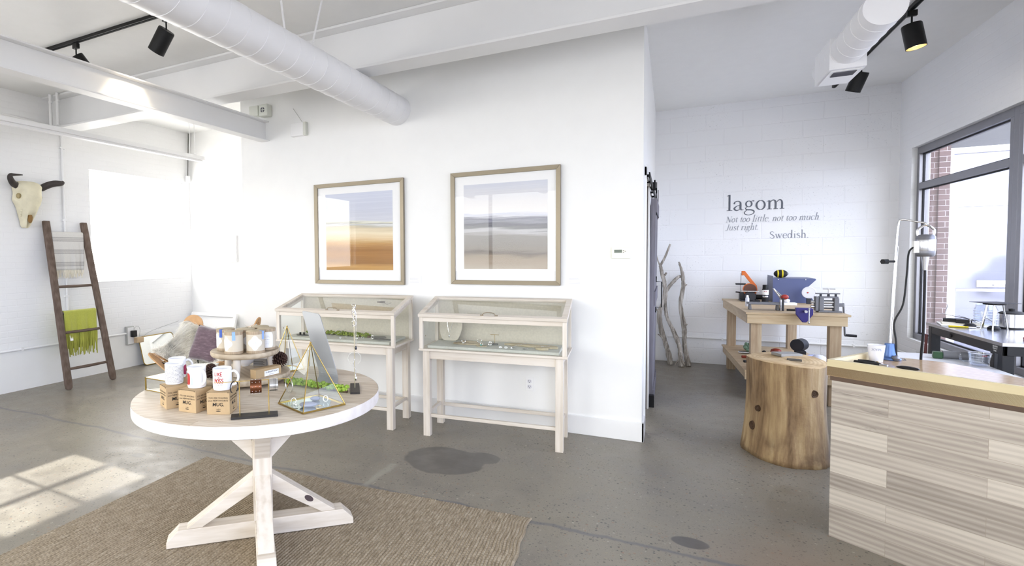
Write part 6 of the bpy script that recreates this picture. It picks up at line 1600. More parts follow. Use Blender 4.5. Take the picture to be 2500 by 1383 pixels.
for k in range(36):
    a = 2*PI*k/36; q.beam((math.cos(a)*.050, -.0066, .125+math.sin(a)*.050), (math.cos(a)*.059, -.0066, .125+math.sin(a)*.059), .0012, .0006, up=(0, 1, 0))
q.obj('graduations', mat('tick_grey', '#9c9ca8', .6), t); B().box((-.02, -.02, 0), (.02, .02, .062)).obj('stand', M_DK, t, bevel=.002)
t = thing('hand_tool', 'rounded black and yellow hand tool lying on top of the blue hood', 'tool', (1.135, 7.62, .8605+.2755))
q = B(); q.sph((0, 0, .047), (.068, .05, .047), 24); q.obj('body', M_RUB, t, smooth='all')
for x_ in (-.030, .012): q = B(); q.lathe([(.049, -.007), (.0505, -.006), (.0505, .006), (.049, .007)], seg=28, M=Matrix.Translation((x_, 0, .047)) @ Matrix.Rotation(PI/2, 4, 'Y') @ Matrix.Diagonal((.93 if x_ > 0 else .86, 1.02 if x_ > 0 else .95, 1, 1))); q.obj('yellow_stripe', mat('signal_yellow', '#d9c526', .5), t, smooth=True)
q = B(); q.box((.045, -.03, .035), (.068, .02, .062)); q.obj('grey_end', M_MIDG, t, bevel=.006)
# bench shear
t = thing('bench_shear', 'grey bench shear with a red knob on its lever, front of work table', 'shear', (.70, 6.47, .8605), R(3))
B().box((.0, -.02, .055), (.27, .10, .075)).obj('bed', M_MIDG, t, bevel=.004)
b = B()
for x_ in (.01, .24): b.prism([(x_, 0), (x_+.022, 0), (x_+.016, .055), (x_+.005, .055)], -.08, .0, M=YZ)
b.obj('feet', M_MIDG, t, bevel=.002)
B().box((.262, -.03, .0), (.275, .01, .11)).obj('blade_plate', M_STL, t, bevel=.001); B().box((.28, -.03, .0), (.292, .10, .125)).obj('blade_frame', M_DK, t, bevel=.002)
b = B(); b.beam((.29, .03, .10), (.215, .035, .215), .012, .034, up=(0, 1, 0)).beam((.235, .03, .19), (.285, .0, .135), .012, .022, up=(0, 1, 0)); b.obj('lever', M_STL, t, bevel=.003)
q = B(); q.sph((.30, -.01, .135), (.033, .025, .025), 18); q.obj('red_knob', mat('red_knob', '#9c332c', .4), t, smooth=True)
# bottle, paper pad, bulb, little tool
t = thing('glue_bottle', 'small clear bottle with a white cap at the left edge of the work table', 'bottle', (.735, 6.86, .8605))
B().lathe([(0, 0), (.017, 0), (.018, .004), (.018, .085), (.012, .098), (0, .099)], seg=20).obj('bottle', mat('frosted_bottle', '#d5d8e2', .25), t, smooth=True); B().lathe([(0, .098), (.012, .098), (.010, .118), (0, .120)], seg=16).obj('cap', M_PAPER, t, smooth=True)
tag(B().box((-.05, -.035, 0), (.07, .035, .026)).obj('white_carton', M_PAPER, bevel=.003, loc=(1.14, 7.18, .8605), rz=R(5)), 'flat white carton in front of the blue hood', 'box')
q = B(); q.lathe([(0, 0), (.02, .004), (.028, .018), (.022, .034), (0, .042)], seg=20); tag(q.obj('domed_cap', M_CER, smooth=True, loc=(1.13, 7.185, .887)), 'small white domed knob on the flat white carton', 'knob')
t = thing('screwdriver', 'dark screwdriver lying between the shear and the vise', 'screwdriver', (1.02, 6.50, .8605), R(-8))
B().cyl((0, 0, .009), (.08, 0, .009), .009, seg=12).obj('handle', M_RUB, t, smooth=True); B().cyl((.08, 0, .009), (.15, 0, .009), .003, seg=8).obj('shaft', M_STL, t, smooth=True)
# vise
M_PUR = mat('violet_enamel', '#2c2370', .4)
t = thing('bench_vise', 'violet bench vise clamped over the front edge of the work table', 'vise', (1.095, 6.20, .885))
b = B(); b.prism([(-.06, -.0), (.06, -.0), (.06, .035), (-.06, .035)], 0, .05, M=YZ); b.obj('fixed_jaw', M_PUR, t, bevel=.004)
b = B(); b.prism([(-.064, -.022), (-.064, .033), (.064, .033), (.064, -.022), (.016, -.095), (-.014, -.095)], .055, .075, M=YZ); b.obj('moving_jaw', M_PUR, t, bevel=.005)
q = B(); q.cyl((.0, -.075, .01), (.0, -.14, .01), .012, seg=14); q.obj('screw', M_STL, t, smooth=True)
q = B(); q.cyl((.022, -.135, .035), (.022, -.135, -.09), .005, seg=10); q.sph((.022, -.135, .035), .008, 10); q.sph((.022, -.135, -.09), .008, 10); q.obj('handle_bar', M_STL, t, smooth=True)
# rolling mill
t = thing('rolling_mill', 'grey hand-cranked rolling mill at the right front corner of the work table', 'rolling mill', (1.335, 6.46, .8605), R(3))
B().box((-.085, -.045, 0), (.095, .05, .014)).obj('base', M_MIDG, t, bevel=.003)
for x_ in (-.06, .055): B().box((x_-.018, -.035, .014), (x_+.018, .035, .135)).obj('side_frame', M_MIDG, t, bevel=.004)
B().box((-.085, -.03, .014), (-.080+.0, .035, .145)).box((-.105, -.032, .012), (-.082, .037, .148)).obj('gear_cover', M_MIDG, t, bevel=.003)
for z in (.05, .095): q = B(); q.cyl((-.045, 0, z), (.04, 0, z), .019, seg=20); q.obj('roller', M_STL, t, smooth=True); q = B(); q.cyl((-.135, 0, z), (-.106, 0, z), .014, seg=14); q.obj('roller_end', M_STL, t, smooth=True)
B().box((-.075, -.025, .135), (.07, .025, .150)).box((-.10, -.012, .172), (.085, .012, .182)).obj('top_bar', M_MIDG, t, bevel=.002)
for x_ in (-.06, .0, .055): q = B(); q.cyl((x_, 0, .15), (x_, 0, .172), .010, seg=12); q.obj('adjuster', M_DK, t)
q = B(); q.cyl((0, 0, .182), (0, 0, .225), .005, seg=10); q.cyl((-.045, 0, .220), (.05, 0, .220), .0035, seg=8); q.obj('tee_handle', M_STL, t, smooth=True)
B().box((.073, -.014, .055), (.112, .014, .088)).obj('crank_hub', M_MIDG, t, bevel=.003)
q = B(); q.beam((.112, 0, .09), (.128, 0, -.215), .010, .024, up=(0, 1, 0)); q.obj('crank_arm', M_MIDG, t, bevel=.002); q = B(); q.cyl((.128, -.0, -.212), (.215, -.0, -.216), .012, seg=16); q.obj('crank_grip', M_RUB, t, smooth=True)
# lower shelf contents
SZ = .2905
t = thing('bench_grinder', 'dark round-ended grinder on the lower shelf of the work table', 'grinder', (1.23, 7.22, SZ))
q = B(); q.cyl((0, .0, .13), (.06, .10, .13), .066, seg=28); q.obj('motor_drum', MATS['dark_machine_grey'], t, smooth=True); B().box((-.01, -.01, 0), (.08, .09, .07)).obj('foot', M_RUB, t, bevel=.004)
q = B(); q.lathe([(0, 0), (.05, 0), (.052, .01), (.052, .06), (.045, .085), (.02, .098), (0, .1)], seg=24); tag(q.obj('red_canister', mat('brick_red', '#8e3a2a', .35), smooth=True, loc=(1.03, 7.12, SZ)), 'rounded red canister beside the dark grinder', 'canister')
t = thing('paint_can', 'open silver tin can on the lower shelf in front of the grinder', 'can', (1.10, 6.86, SZ))
q = B(); q.lathe([(0, .002), (.034, .002), (.035, 0), (.035, .08), (.033, .08), (.033, .005), (0, .005)], seg=24); q.obj('can_body', M_STL, t, smooth=True)
tag(B().prism([(0, 0), (.10, .02), (.04, .035), (.03, .09), (.0, .05)], 0, .004, M=Matrix.Translation((0, 0, .0)) @ Matrix.Rotation(R(60), 4, 'X')).obj('red_spatula', MATS['brick_red'], loc=(1.20, 6.90, SZ)), 'red triangular blade leaning beside the tin can', 'tool')
q = B(); q.tube(crom([(0, 0, .012), (.05, .04, .03), (.13, .05, .05), (.22, .08, .055)], 5), .010, 10); tag(q.obj('clear_tube', mat('clear_blue_tube', '#9aa3d8', .2), smooth=True, loc=(1.17, 7.0, SZ)), 'bluish clear tube trailing across the lower shelf', 'tube')
q = B(); q.lathe([(0, 0), (.09, 0), (.10, .03), (.085, .09), (.03, .13), (0, .13)], seg=20)
random.seed(3)
for v in q.bm.verts: v.co += Vector((random.uniform(-1, 1), random.uniform(-1, 1), 0))*.008
tag(q.obj('plastic_bag', mat('white_plastic_bag', '#e3e4ee', .35), smooth='all', loc=(1.30, 6.62, SZ)), 'crumpled white plastic bag at the right of the lower shelf', 'bag')
random.seed(31)
t = thing('power_drill', 'black power tool lying behind the front left leg on the lower shelf', 'power tool', (.86, 6.80, SZ))
B().box((-.10, -.03, 0), (.12, .03, .055)).obj('body', M_RUB, t, bevel=.012); q = B(); q.cyl((.12, 0, .03), (.18, 0, .03), .022, seg=16); q.obj('chuck', M_STL, t, smooth=True); q = B(); q.sph((.03, .06, .09), .019, 14); q.cyl((.03, .05, .04), (.03, .06, .09), .005, seg=8); q.obj('ball_knob', M_RUB, t, smooth=True)
q = B(); q.lathe([(0, 0), (.018, 0), (.018, .05), (0, .05)], seg=16); tag(q.obj('steel_cylinder', M_STL, smooth=True, loc=(1.0, 7.16, SZ)), 'small upright steel cylinder on the lower shelf', 'cylinder')
for i, (x, y, rz_, L_, m_, lb) in enumerate(((.70, 6.95, 10, .16, MATS['brick_red'], 'red-brown handled file at the left end of the lower shelf'), (.69, 6.66, 25, .15, M_RUB, 'black handled pliers near the front left of the lower shelf'), (.72, 6.45, 30, .13, M_RUB, 'black grip at the very front of the lower shelf'), (.70, 7.25, -12, .20, MATS['bright_steel'], 'long steel strip across the left of the lower shelf'))):
    t = thing('hand_tool', lb, 'tool', (x, y, SZ), R(rz_)); B().cyl((0, 0, .014), (L_*.6, 0, .014), .013, seg=12).obj('grip', m_, t, smooth=True, bevel=.003); B().box((L_*.6, -.006, .008), (L_, .006, .020)).obj('steel_end', M_STL, t, bevel=.002)
q = B()
for k in range(60): q.sph((random.uniform(-.07, .07), random.uniform(-.05, .05), random.uniform(.01, .09)), random.uniform(.012, .025), 6)
tag(q.obj('bundle_of_cord', mat('green_cord', '#6f8a72', .7), smooth='all', loc=(.85, 7.45, SZ)), 'tangled green and white cord at the back left of the lower shelf', 'cord')

# ------------------------------------------------------------ counter
ang = R(-36.12); CO = (.708, 3.428)
W_MAPLE = wood('birch_edge', [(.25, '#b9a883'), (.45, '#c7b994'), (.65, '#d2c6a5'), (.85, '#c4b58e')], 'x', .55, .5, .08)
W_MTOP = plankwood('maple_worktop', [(.25, '#a98c68'), (.45, '#bea381'), (.65, '#cfb795'), (.85, '#c2a888')], 3., .6, 'xy', '#a98c68', .16, .6)
W_PANEL = plankwood('pickled_plank_front', [(.12, '#857c74'), (.30, '#9b9289'), (.45, '#aca399'), (.60, '#bab2a7'), (.80, '#c6beb3')], .88, .083, 'xz', '#8f8478', .6, .9, streak='#564e49', gapw=.0007, off=(.31, .0), idk=.42)
t = thing('shop_counter', 'angled shop counter with pickled plank front and pale birch edge at lower right', 'counter', (CO[0], CO[1], 0), ang)
LX = 1.75
B().box((.020, .004, 0), (LX, .028, .797)).obj('plank_front', W_PANEL, t)
B().box((.020, .028, 0), (.045, .52, .797)).obj('end_panel', MATS['pickled_plank_front'], t)
B().box((.014, .0, .797), (LX, .50, .818)).obj('dark_wood_strip', wood('walnut_strip', [(.3, '#3f2e23'), (.6, '#5a4433'), (.8, '#6d5541')], 'x', 1.), t)  # strip of dark walnut between plank front and worktop
outl = [(0, 0), (LX, 0), (LX, .40), (1.2, .40), (.70, .40), (.557, .425), (.469, .470), (.40, .52), (.341, .563), (.226, .605), (.124, .588), (.03, .565), (0, .56)]
b = B(); b.prism(outl, .818, .865); b.obj('worktop', W_MTOP, t)
B().box((0, 0, .8185), (LX, .022, .90)).obj('front_lip', W_MAPLE, t, bevel=.001)
B().box((0, .022, .8185), (.020, .556, .90)).obj('end_lip', wood('birch_edge_y', [(.25, '#c9b891'), (.45, '#d8caa6'), (.65, '#e4d9ba')], 'y', .55, .5, .08), t, bevel=.001)
def ct(x, y, z=.8655): c, s = math.cos(ang), math.sin(ang); return (CO[0]+x*c-y*s, CO[1]+x*s+y*c, z)
# flexible shaft machine on its stand
px, py, pz = ct(.070, .465)
t = thing('flex_shaft_stand', 'chrome pole stand with a blue foot and a hanging rotary motor on the counter', 'rotary tool stand', (px, py, pz))
M_CHR = mat('chrome', '#d8d8da', .12, 1.)
B().lathe([(0, 0), (.046, 0), (.048, .004), (.046, .010), (.034, .014), (.029, .018), (.022, .065), (.021, .085), (.010, .087), (0, .087)], seg=32).obj('foot', mat('blue_hammered_enamel', '#5573a8', .35, .4), t, smooth=True)
tp = Vector((.030, .015, .735))
b = B(); b.tube([(0, 0, .08), (.010, .005, .35), (.020, .010, .60)], .0072, 14); b.obj('pole', M_CHR, t, smooth=True)
b = B(); b.tube(crom([(.018, .009, .56), (.024, .012, .70), (.036, .010, .738), (.09, -.015, .725), (.118, -.030, .715), (.120, -.031, .700)], 6), .0045, 10); b.obj('hook_arm', M_CHR, t, smooth=True)
q = B(); q.cyl((.012, .006, .52), (-.028, -.02, .52), .006, seg=10); q.cyl((-.024, -.018, .52), (-.046, -.032, .52), .014, seg=6); q.obj('clamp_knob', M_RUB, t)
# motor hangs from the hook
mx, my = px+.120, py-.031
t2 = thing('rotary_motor', 'grey cylindrical rotary tool motor hanging from the chrome hook', 'motor', (mx, my, pz+.545))
B().lathe([(0, .0), (.030, .0), (.036, .006), (.038, .02), (.038, .10), (.030, .112), (0, .114)], seg=32).obj('motor_housing', mat('gunmetal', '#77787f', .35, .6), t2, smooth=True)
B().lathe([(.0385, .028), (.0392, .03), (.0392, .085), (.0385, .087)], seg=32).obj('silver_sleeve', M_STL, t2, smooth=True)
b = B(); b.tube(crom([(-.03, 0, .108), (-.030, 0, .138), (0, 0, .160), (.030, 0, .138), (.03, 0, .108)], 5), .006, 8); b.obj('bail', M_CHR, t2, smooth=True)
q = B(); q.box((-.050, -.024, .02), (-.030, .006, .08)); q.obj('rating_plate', M_PAPER, t2)
B().lathe([(0, 0), (.016, 0), (.013, -.03), (.009, -.07), (0, -.072)], seg=16).obj('nose', M_STL, t2, smooth=True)
b = B(); b.tube(crom([(0, 0, -.07), (.004, .010, -.15), (.010, .030, -.28), (.028, .09, -.42), (.036, .135, -.55), (.038, .14, -.80)], 8), .0055, 10); b.obj('flexible_shaft', M_RUB, t2, smooth=True)
t3 = thing('looped_cable', 'black power cord looping from the hanging motor down to the blue foot', 'cord', (mx-.035, my-.01, pz+.60))
b = B(); b.tube(crom([(0, 0, 0), (-.03, 0, -.03), (-.035, .005, -.14), (-.045, .01, -.30), (-.075, .02, -.40), (-.065, .025, -.50), (-.060, .03, -.58), (-.045, .05, -.594)], 8), .0042, 8); b.obj('cord', M_RUB, t3, smooth=True)
# small things on the counter
t = thing('plastic_cup', 'clear plastic cup with faint print on the counter beside the blue foot', 'cup', ct(.064, .335))
B().lathe([(0, .001), (.026, .001), (.027, 0), (.036, .088), (.0345, .088), (.0255, .004), (0, .004)], seg=28).obj('cup', mat('milky_plastic', '#e6e7ef', .3, alpha=.85), t, smooth=True)
v, f = text_geo('XYPE', .018, 'CENTER', bold=.02); q = B(); q.add(v, f, lambda p: (lambda a: (math.cos(a)*.0355, math.sin(a)*.0355, .060+p[1]))(R(-100)+p[0]/.034)); q.obj('cup_print', mat('pale_print', '#9fa3b4', .7), t)
t = thing('pliers', 'black handled pliers lying behind the counter lip near the cup', 'pliers', ct(.040, .185), ang+R(-6))
b = B(); b.tube(crom([(0, .02, .012), (.03, .03, .014), (.07, .02, .014), (.10, .006, .012)], 5), .009, 10); b.tube(crom([(.0, -.006, .012), (.04, -.012, .014), (.10, -.0, .012)], 5), .008, 10); b.obj('handle', M_RUB, t, smooth=True)
q = B(); q.box((.098, -.004, .004), (.135, .010, .018)); q.obj('jaws', M_STL, t, bevel=.003)
q = B(); q.tube([(.012*math.cos(2*PI*k/20), .012*math.sin(2*PI*k/20), .003) for k in range(20)], .003, 8, closed=True); tag(q.obj('brass_ring', M_BRASS, smooth=True, loc=ct(.075, .30)), 'small brass ring on the counter near the blue foot', 'ring')
q = B(); q.lathe([(0, 0), (.014, .003), (.018, .014), (.012, .026), (0, .030)], seg=18); q.tube(crom([(.016, 0, .014), (.034, .004, .012), (.040, -.002, .006), (.026, -.006, .006)], 4), .0015, 6); tag(q.obj('pewter_bulb', MATS['gunmetal'], smooth=True, loc=ct(.105, .44)), 'little pear-shaped grey weight with a wire loop on the counter', 'weight')
q = B(); q.sph((0, 0, .009), (.045, .017, .009), 20); tag(q.obj('black_case', mat('gloss_black', '#17171a', .2), smooth=True, loc=ct(.235, .215), rz=ang), 'oval black case lying behind the counter lip', 'case')
q = B(); q.tube(crom([(0, 0, .003), (.03, .01, .003), (.05, -.01, .004), (.08, .006, .003), (.10, .0, .003)], 5), .0018, 6); tag(q.obj('wire_coil', M_SILV, smooth=True, loc=ct(.135, .18), rz=ang), 'thin silver wire trailing between the pliers and the black case', 'wire')

# ------------------------------------------------------------ steel-topped workbench
t = thing('steel_workbench', 'black workbench with a steel top standing under the shop window', 'workbench', (1.80, 4.64, 0))
BW, BD = .425, 1.11
B().box((0, 0, .848), (BW, BD, .87)).obj('steel_top', mat('brushed_steel_top', '#b2b3ba', .2, .9), t, bevel=.002)
M_BB = mat('black_powder_coat', '#16171c', .45)
B().box((.012, .012, .79), (.03, BD-.012, .848)).box((.012, .012, .79), (BW-.012, .03, .848)).obj('apron', M_BB, t, bevel=.002)
for x_, y_ in ((.01, .02), (BW-.065, .02), (.01, BD-.075), (BW-.065, BD-.075)): B().box((x_, y_, 0), (x_+.055, y_+.055, .848)).obj('leg', M_BB, t, bevel=.003)
q = B(); q.cyl((.0118, BD-.40, .82), (.006, BD-.40, .82), .014, seg=16); q.obj('lock', M_RUB, t)
hand([('SEE MORE', .013, 0, .018, .02), ('WHAT IT', .013, 0, .004, .02), ('DOES', .013, 0, -.010, .02)], M_PAPER, t, Matrix.Translation((.0115, .11, .812)) @ Matrix.Rotation(-PI/2, 4, 'Z') @ Matrix.Rotation(PI/2, 4, 'X'), 'sticker_print')
BZ = .8705
t = thing('soldering_tripod', 'four-legged steel tripod with a dark mesh top on the steel bench', 'tripod', (2.045, 5.385, BZ))
b = B(); b.box((-.088, -.088, .190), (.088, .088, .193)); b.obj('mesh_screen', mat('dark_mesh', '#34343a', .6, .5), t, rz=R(20))
b = B(); b.lathe([(.052, .178), (.058, .178), (.058, .190), (.052, .190)], seg=28); b.obj('ring', M_RUB, t, smooth=True)
for a in (200, 245, 20, 110): c_, s_ = math.cos(R(a)), math.sin(R(a)); q = B(); q.cyl((c_*.05, s_*.05, .180), (c_*.085, s_*.085, .0), .0042, seg=8); q.obj('leg', M_CHR, t, smooth=True)
t = thing('crock_pot', 'small steel pot with a black lid at the back of the steel bench', 'pot', (2.180, 5.505, BZ))
B().lathe([(0, .012), (.055, .012), (.058, .0), (.062, .0), (.062, .105), (0, .106)], seg=32).obj('pot', M_STL, t, smooth=True); B().lathe([(0, .106), (.066, .106), (.066, .112), (.05, .122), (0, .126)], seg=32).obj('lid', M_RUB, t, smooth=True); B().lathe([(0, .126), (.016, .126), (.018, .142), (0, .146)], seg=16).obj('lid_knob', M_RUB, t, smooth=True); B().lathe([(0, -.0), (.068, 0), (.068, .010), (0, .010)], seg=28).obj('foot_ring', M_RUB, t, smooth=True)
t = thing('glass_jar', 'ribbed clear glass jar behind the tripod', 'jar', (2.10, 5.655, BZ))
B().lathe([(0, .002), (.055, .002), (.06, .01), (.062, .12), (.052, .145), (.050, .16), (.048, .16), (.050, .143), (.058, .118), (.056, .012), (0, .008)], seg=36).obj('jar', clear_glass('jar_glass', (.93, .95, .97)), t, smooth=True)
b = B()
for z in (.03, .05, .07, .09, .11, .152): b.tube([((.0625 if z < .12 else .052)*math.cos(2*PI*k/28), (.0625 if z < .12 else .052)*math.sin(2*PI*k/28), z) for k in range(28)], .0016, 5, closed=True)
b.obj('ribs', mat('pale_rib', '#dfe2f0', .15), t, smooth=True)
for i, (x, y, lb) in enumerate(((1.965, 5.505, 'black tweezer stand with crossed tweezers pointing left'), (2.045, 5.385, 'black third-hand stand in front of the tripod'))):
    t = thing('third_hand', lb, 'tool stand', (x, y, BZ)); B().lathe([(0, 0), (.032, 0), (.034, .012), (.02, .026), (0, .028)], seg=24).obj('base', M_RUB, t, smooth=True)
    q = B(); q.cyl((0, 0, .026), (.0, 0, .05), .003, seg=8); q.sph((0, 0, .052), .007, 10); q.obj('joint', M_STL, t, smooth=True)
    if i == 0: q = B(); q.tube([(.06, .0, .04), (0, 0, .056), (-.16, .05, .095)], [.003, .004, .001], 6); q.tube([(.05, .0, .03), (0, 0, .056), (-.11, .03, .105)], [.003, .003, .001], 6); q.obj('tweezers', M_STL, t, smooth=True)
    else: q = B(); q.tube(crom([(0, 0, .05), (-.02, .02, .07), (-.045, .03, .085), (-.03, .05, .09)], 4), .0028, 6); q.obj('clip_arm', M_STL, t, smooth=True)
for x, y, w_, d_, h, m_, lb, nm in ((1.935, 5.70, .10, .07, .024, M_RUB, 'black charcoal block nearest the window corner of the steel bench', 'charcoal_block'), (1.965, 5.60, .085, .055, .028, M_RUB, 'black charcoal block in front on the ceramic board', 'charcoal_block')):
    tag(B().box((-w_/2, -d_/2, 0), (w_/2, d_/2, h)).obj(nm, m_, bevel=.003, loc=(x, y, BZ+.0165), rz=R(-20)), lb, 'block')
tag(B().box((-.14, -.12, 0), (.14, .12, .008)).obj('ceramic_board', M_PAPER, bevel=.002, loc=(1.975, 5.61, BZ), rz=R(-12)), 'lower pale ceramic board on the steel bench', 'board')
tag(B().box((-.11, -.10, 0), (.11, .10, .0075)).obj('ceramic_board', mat('cream_board', '#d9d3c4', .8), bevel=.002, loc=(1.965, 5.63, BZ+.0085), rz=R(-16)), 'upper cream board stacked under the charcoal blocks', 'board')
t = thing('pliers', 'yellow handled pliers on the steel bench', 'pliers', (1.93, 5.43, BZ), R(-15))
for s_ in (-1, 1): q = B(); q.tube(crom([(0, 0, .006), (-.05, s_*.014, .006), (-.10, s_*.012, .006)], 4), .005, 8); q.obj('handle', MATS['signal_yellow'], t, smooth=True)
q = B(); q.box((0, -.005, .001), (.04, .005, .011)); q.obj('jaws', M_STL, t, bevel=.002)
t = thing('tweezers', 'steel tweezers lying along the steel bench edge', 'tweezers', (1.99, 5.37, BZ), R(25)); q = B(); q.beam((0, 0, .004), (-.11, .006, .004), .006, .003).beam((0, 0, .004), (-.11, -.006, .004), .006, .003); q.obj('tweezer_arms', M_STL, t)
tag(B().box((-.02, -.04, 0), (.05, .04, .016)).obj('red_box', mat('dark_red_plastic', '#7e2f30', .4), bevel=.003, loc=(2.0, 4.83, BZ)), 'dark red box near the front edge of the steel bench', 'box')
t = thing('dark_bottle', 'black slanted bottle neck behind the pot at the right picture edge', 'bottle', (2.20, 5.05, BZ)); q = B(); q.tube([(0, 0, 0), (0, 0, .06), (.01, -.01, .14), (.03, -.03, .30)], [.035, .035, .03, .016], 18); q.obj('bottle', M_BB, t, smooth=True)
q = B(); q.tube(crom([(0, 0, 0), (-.004, .004, .05), (.004, 0, .09), (.002, .0, .11)], 4), .003, 8); tag(q.obj('metal_pick', M_STL, smooth=True, loc=(1.905, 5.71, BZ+.0405)), 'upright bent steel pick beside the charcoal blocks', 'pick')
# red hose
q = B(); q.tube(crom([(1.79, 5.70, .78), (1.785, 5.70, .60), (1.76, 5.66, .5), (1.74, 5.5, .42), (1.72, 5.3, .30), (1.70, 5.1, .02)], 8), .009, 8); tag(q.obj('air_hose', mat('dark_red_hose', '#5d2a2a', .5), smooth=True), 'dark red hose hanging at the far end of the steel bench', 'hose')
# white side desk with glass cup
t = thing('side_desk', 'low white side desk between the counter and the steel bench', 'desk', (1.42, 4.18, 0))
B().box((0, 0, .675), (.385, 1.02, .70)).obj('desk_top', mat('white_laminate', '#dcdde2', .3), t, bevel=.002)
for x_, y_ in ((.02, .02), (.30, .02), (.02, .96), (.30, .96)): B().box((x_, y_, 0), (x_+.04, y_+.04, .675)).obj('leg', MATS['white_laminate'], t, bevel=.002)
t = thing('measuring_cup', 'clear glass measuring cup on the white side desk', 'measuring cup', (1.755, 4.78, .7005))
B().lathe([(0, .002), (.036, .002), (.042, .008), (.052, .082), (.0495, .082), (.040, .012), (0, .008)], seg=36).obj('cup', clear_glass('cup_glass', (.9, .92, .95)), t, smooth=True)
q = B(); q.tube([(.052*math.cos(2*PI*k/32), .052*math.sin(2*PI*k/32), .082) for k in range(32)], .0022, 6, closed=True)
for z_ in (.03, .045, .06): q.tube([((.042+.13*(z_-.008))*math.cos(R(200+4*k)), (.042+.13*(z_-.008))*math.sin(R(200+4*k)), z_) for k in range(20)], .0008, 5)
q.obj('rim', MATS['pale_rib'], t, smooth=True)
q = B(); q.tube(crom([(-.048, .0, .075), (-.085, .005, .07), (-.082, .005, .03), (-.044, .0, .022)], 5), .005, 8); q.obj('handle', MATS['cup_glass'], t, smooth=True)
q = B(); v, f = text_geo('CUP', .012, 'CENTER', bold=.02); q.add(v, f, lambda p: (lambda a: (math.cos(a)*.0515, math.sin(a)*.0515, .066+p[1]))(R(-85)+p[0]/.05)); q.obj('red_print', M_RED, t)
t = thing('cylinder_motor', 'grey cylindrical tool with a green end lying on the white side desk', 'tool', (1.655, 5.0, .7005), R(-10))
q = B(); q.cyl((0, 0, .028), (.12, 0, .028), .027, seg=24); q.obj('body', MATS['machine_grey'], t, smooth=True); q = B(); q.box((-.05, -.026, .001), (0, .026, .045)); q.obj('green_end', mat('dark_green', '#274a2c', .4), t, bevel=.006)

# low conduit on the block wall and right wall
b = B(); b.tube([(XS+.16, YB-.026, .335), (XR-.03, YB-.026, .335)], .012, 10); b.tube(crom([(XR-.03, YB-.026, .335), (XR-.026, YB-.04, .335), (XR-.026, YB-.3, .335)], 4), .012, 10); b.tube([(XR-.026, YB-.3, .335), (XR-.026, 4.2, .335)], .012, 10)
for x_ in (.6, 1.3, 1.9): b.box((x_-.01, YB-.042, .320), (x_+.01, YB-.001, .350))
tag(b.obj('wall_conduit', M_COND, smooth=True), 'white conduit running low along the block wall and under the window', 'conduit')
t = thing('wall_outlet', 'steel outlet box on the conduit under the shop window', 'outlet', (XR, 7.28, .31)); B().box((-.05, -.035, 0), (-.001, .035, .10)).obj('box', M_GALV, t, bevel=.003); B().box((-.054, -.03, .01), (-.05, .03, .09)).obj('cover_plate', M_TRIM, t)
# ------------------------------------------------------------ outside the shop window
M_SIDEWALK = mat('sidewalk', '#a9a9ad', .9, bump=.2, bscale=30, var=.08)
g = B().box((XR+.15, -25, -.3), (60, 60, -.12)).obj('floor_outside', M_SIDEWALK); struct(g, 'pale sidewalk outside the shop windows')
g = B().box((-60, -40, -.32), (XR+.15, YF-.3, -.14)).box((-60, YF-.3, -.32), (XL-.35, 60, -.14)).obj('floor_street', mat('street_asphalt', '#8d8d90', .9)); struct(g, 'street surface around the building')
# brick wing with a white-framed glass door, facing the viewer
YO = 9.0
struct(B().box((XR+.15, YO+.03, -.12), (2.923, YO+.35, 3.4)).box((2.90, YO, -.12), (3.0, YO+.35, 3.4)).obj('wall_outside', masonry('red_brick_y', '#5d4b4b', .205, .066, 'y', .8, .004, .8, vcol='#6c5757', mort='#b9b2b8')), 'red brick pier outside the window')
struct(B().box((XR+.10, YB+.2, -.12), (XR+.20, YO+.03, 3.4)).obj('wall_outside_return', M_REDBR), 'red brick return outside the window')
struct(B().box((3.0, YO+.05, 2.66), (6.5, YO+.3, 3.5)).obj('wall_outside_upper', mat('dark_fascia', '#55565c', .8, bump=.2)), 'dark fascia above the outside door')
t = struct(B().box((3.0, YO, 2.59), (6.5, YO+.1, 2.66)).box((3.0, YO, 1.95), (6.5, YO+.1, 2.09)).box((3.0, YO, .0), (3.075, YO+.1, 1.95)).box((3.90, YO, 0), (4.05, YO+.1, 1.95)).box((3.0, YO, 2.09), (3.03, YO+.1, 2.59)).box((3.075, YO, -.12), (6.5, YO+.1, .12)).obj('door_1', mat('white_door_frame', '#e8e8ee', .4), bevel=.003), 'white-framed glass door in the wing outside the window')
tn = NT('street_glass'); tn.b.inputs['Base Color'].default_value = lin('#8f92a8'); tn.b.inputs['Roughness'].default_value = .06; tn.b.inputs['Metallic'].default_value = .6
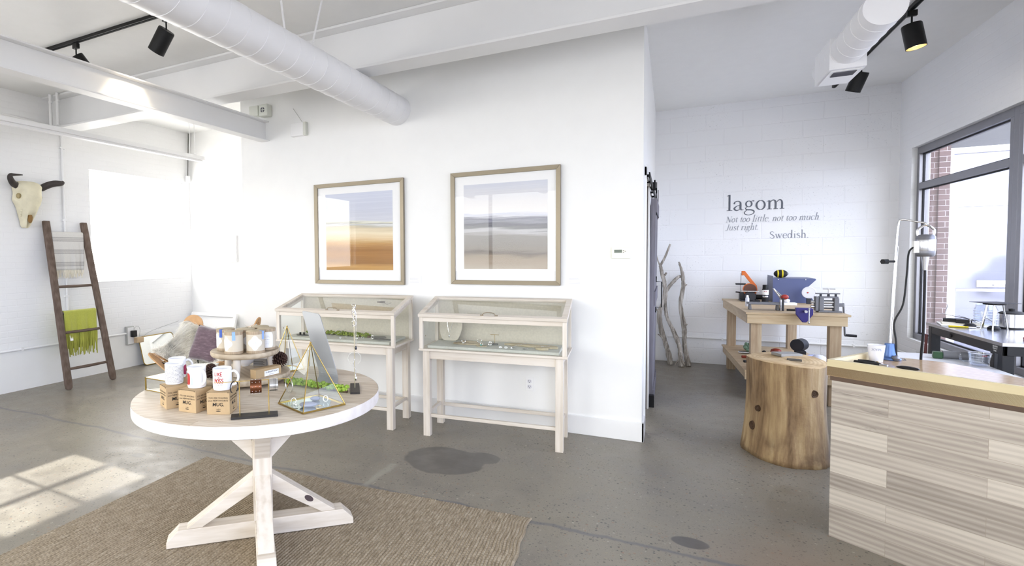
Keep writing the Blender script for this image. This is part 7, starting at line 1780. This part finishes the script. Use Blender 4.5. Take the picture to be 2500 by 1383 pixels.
for x0_, x1_, z0_, z1_ in ((3.075, 3.90, .12, 1.95), (4.05, 6.5, .12, 1.95), (3.03, 6.5, 2.09, 2.59)):
    B().box((x0_, YO+.04, z0_), (x1_, YO+.05, z1_)).obj('door_glass', tn.m, t)
B().box((3.075, YO-.02, .935), (3.90, YO-.005, .965)).obj('push_bar', MATS['white_door_frame'], t)
sg = B().box((3.27, YO+.030, .985), (3.55, YO+.036, 1.065)).obj('door_sign', M_PAPER, t)
hand([('NO', .030, .18, .046, .02), ('SMOKING', .030, .18, .014, .02)], mat('sign_grey', '#6d6f80', .7), sg, Matrix.Translation((3.27, YO+.0295, .985)) @ Matrix.Rotation(PI/2, 4, 'X'), 'sign_lettering')
q = B(); q.tube([(3.315+.030*math.cos(2*PI*k/24), YO+.029, 1.025+.030*math.sin(2*PI*k/24)) for k in range(24)], .0025, 6, closed=True).tube([(3.294, YO+.029, 1.046), (3.336, YO+.029, 1.004)], .0025, 6); q.obj('no_smoking_symbol', mat('sign_red', '#c98a9c', .6), sg)
# parked car and bare trees across the street (seen in the door's reflection)
def car(x, y, rz, col, label):
    t = thing('parked_car', label, 'car', (x, y, -.12), rz)
    prof = [(-2.2, .30), (-2.2, .62), (-2.0, .80), (-1.2, .92), (-.6, 1.38), (.75, 1.42), (1.45, .98), (2.1, .88), (2.22, .6), (2.2, .30)]
    b = B(); b.prism(prof, -.85, .85, M=Matrix.Rotation(PI/2, 4, 'X')); b.obj('body', mat('car_'+col, col, .3, .3), t, bevel=.08)
    b = B(); b.prism([(-1.05, .95), (-.55, 1.33), (.70, 1.36), (1.25, 1.0)], -.87, .87, M=Matrix.Rotation(PI/2, 4, 'X')); b.obj('windows', mat('car_glass', '#22252c', .1), t)
    for wx in (-1.35, 1.35):
        for s_ in (-1, 1): q = B(); q.cyl((wx, s_*.88, .33), (wx, s_*.66, .33), .33, seg=24); q.obj('wheel', M_RUB, t, smooth=True)
    return t
car(9.5, .5, R(95), '#8a8fa0', 'silver-grey parked car outside, seen reflected in the glass door')
car(9.8, -5.2, R(92), '#5b6272', 'darker parked car farther down the street outside')
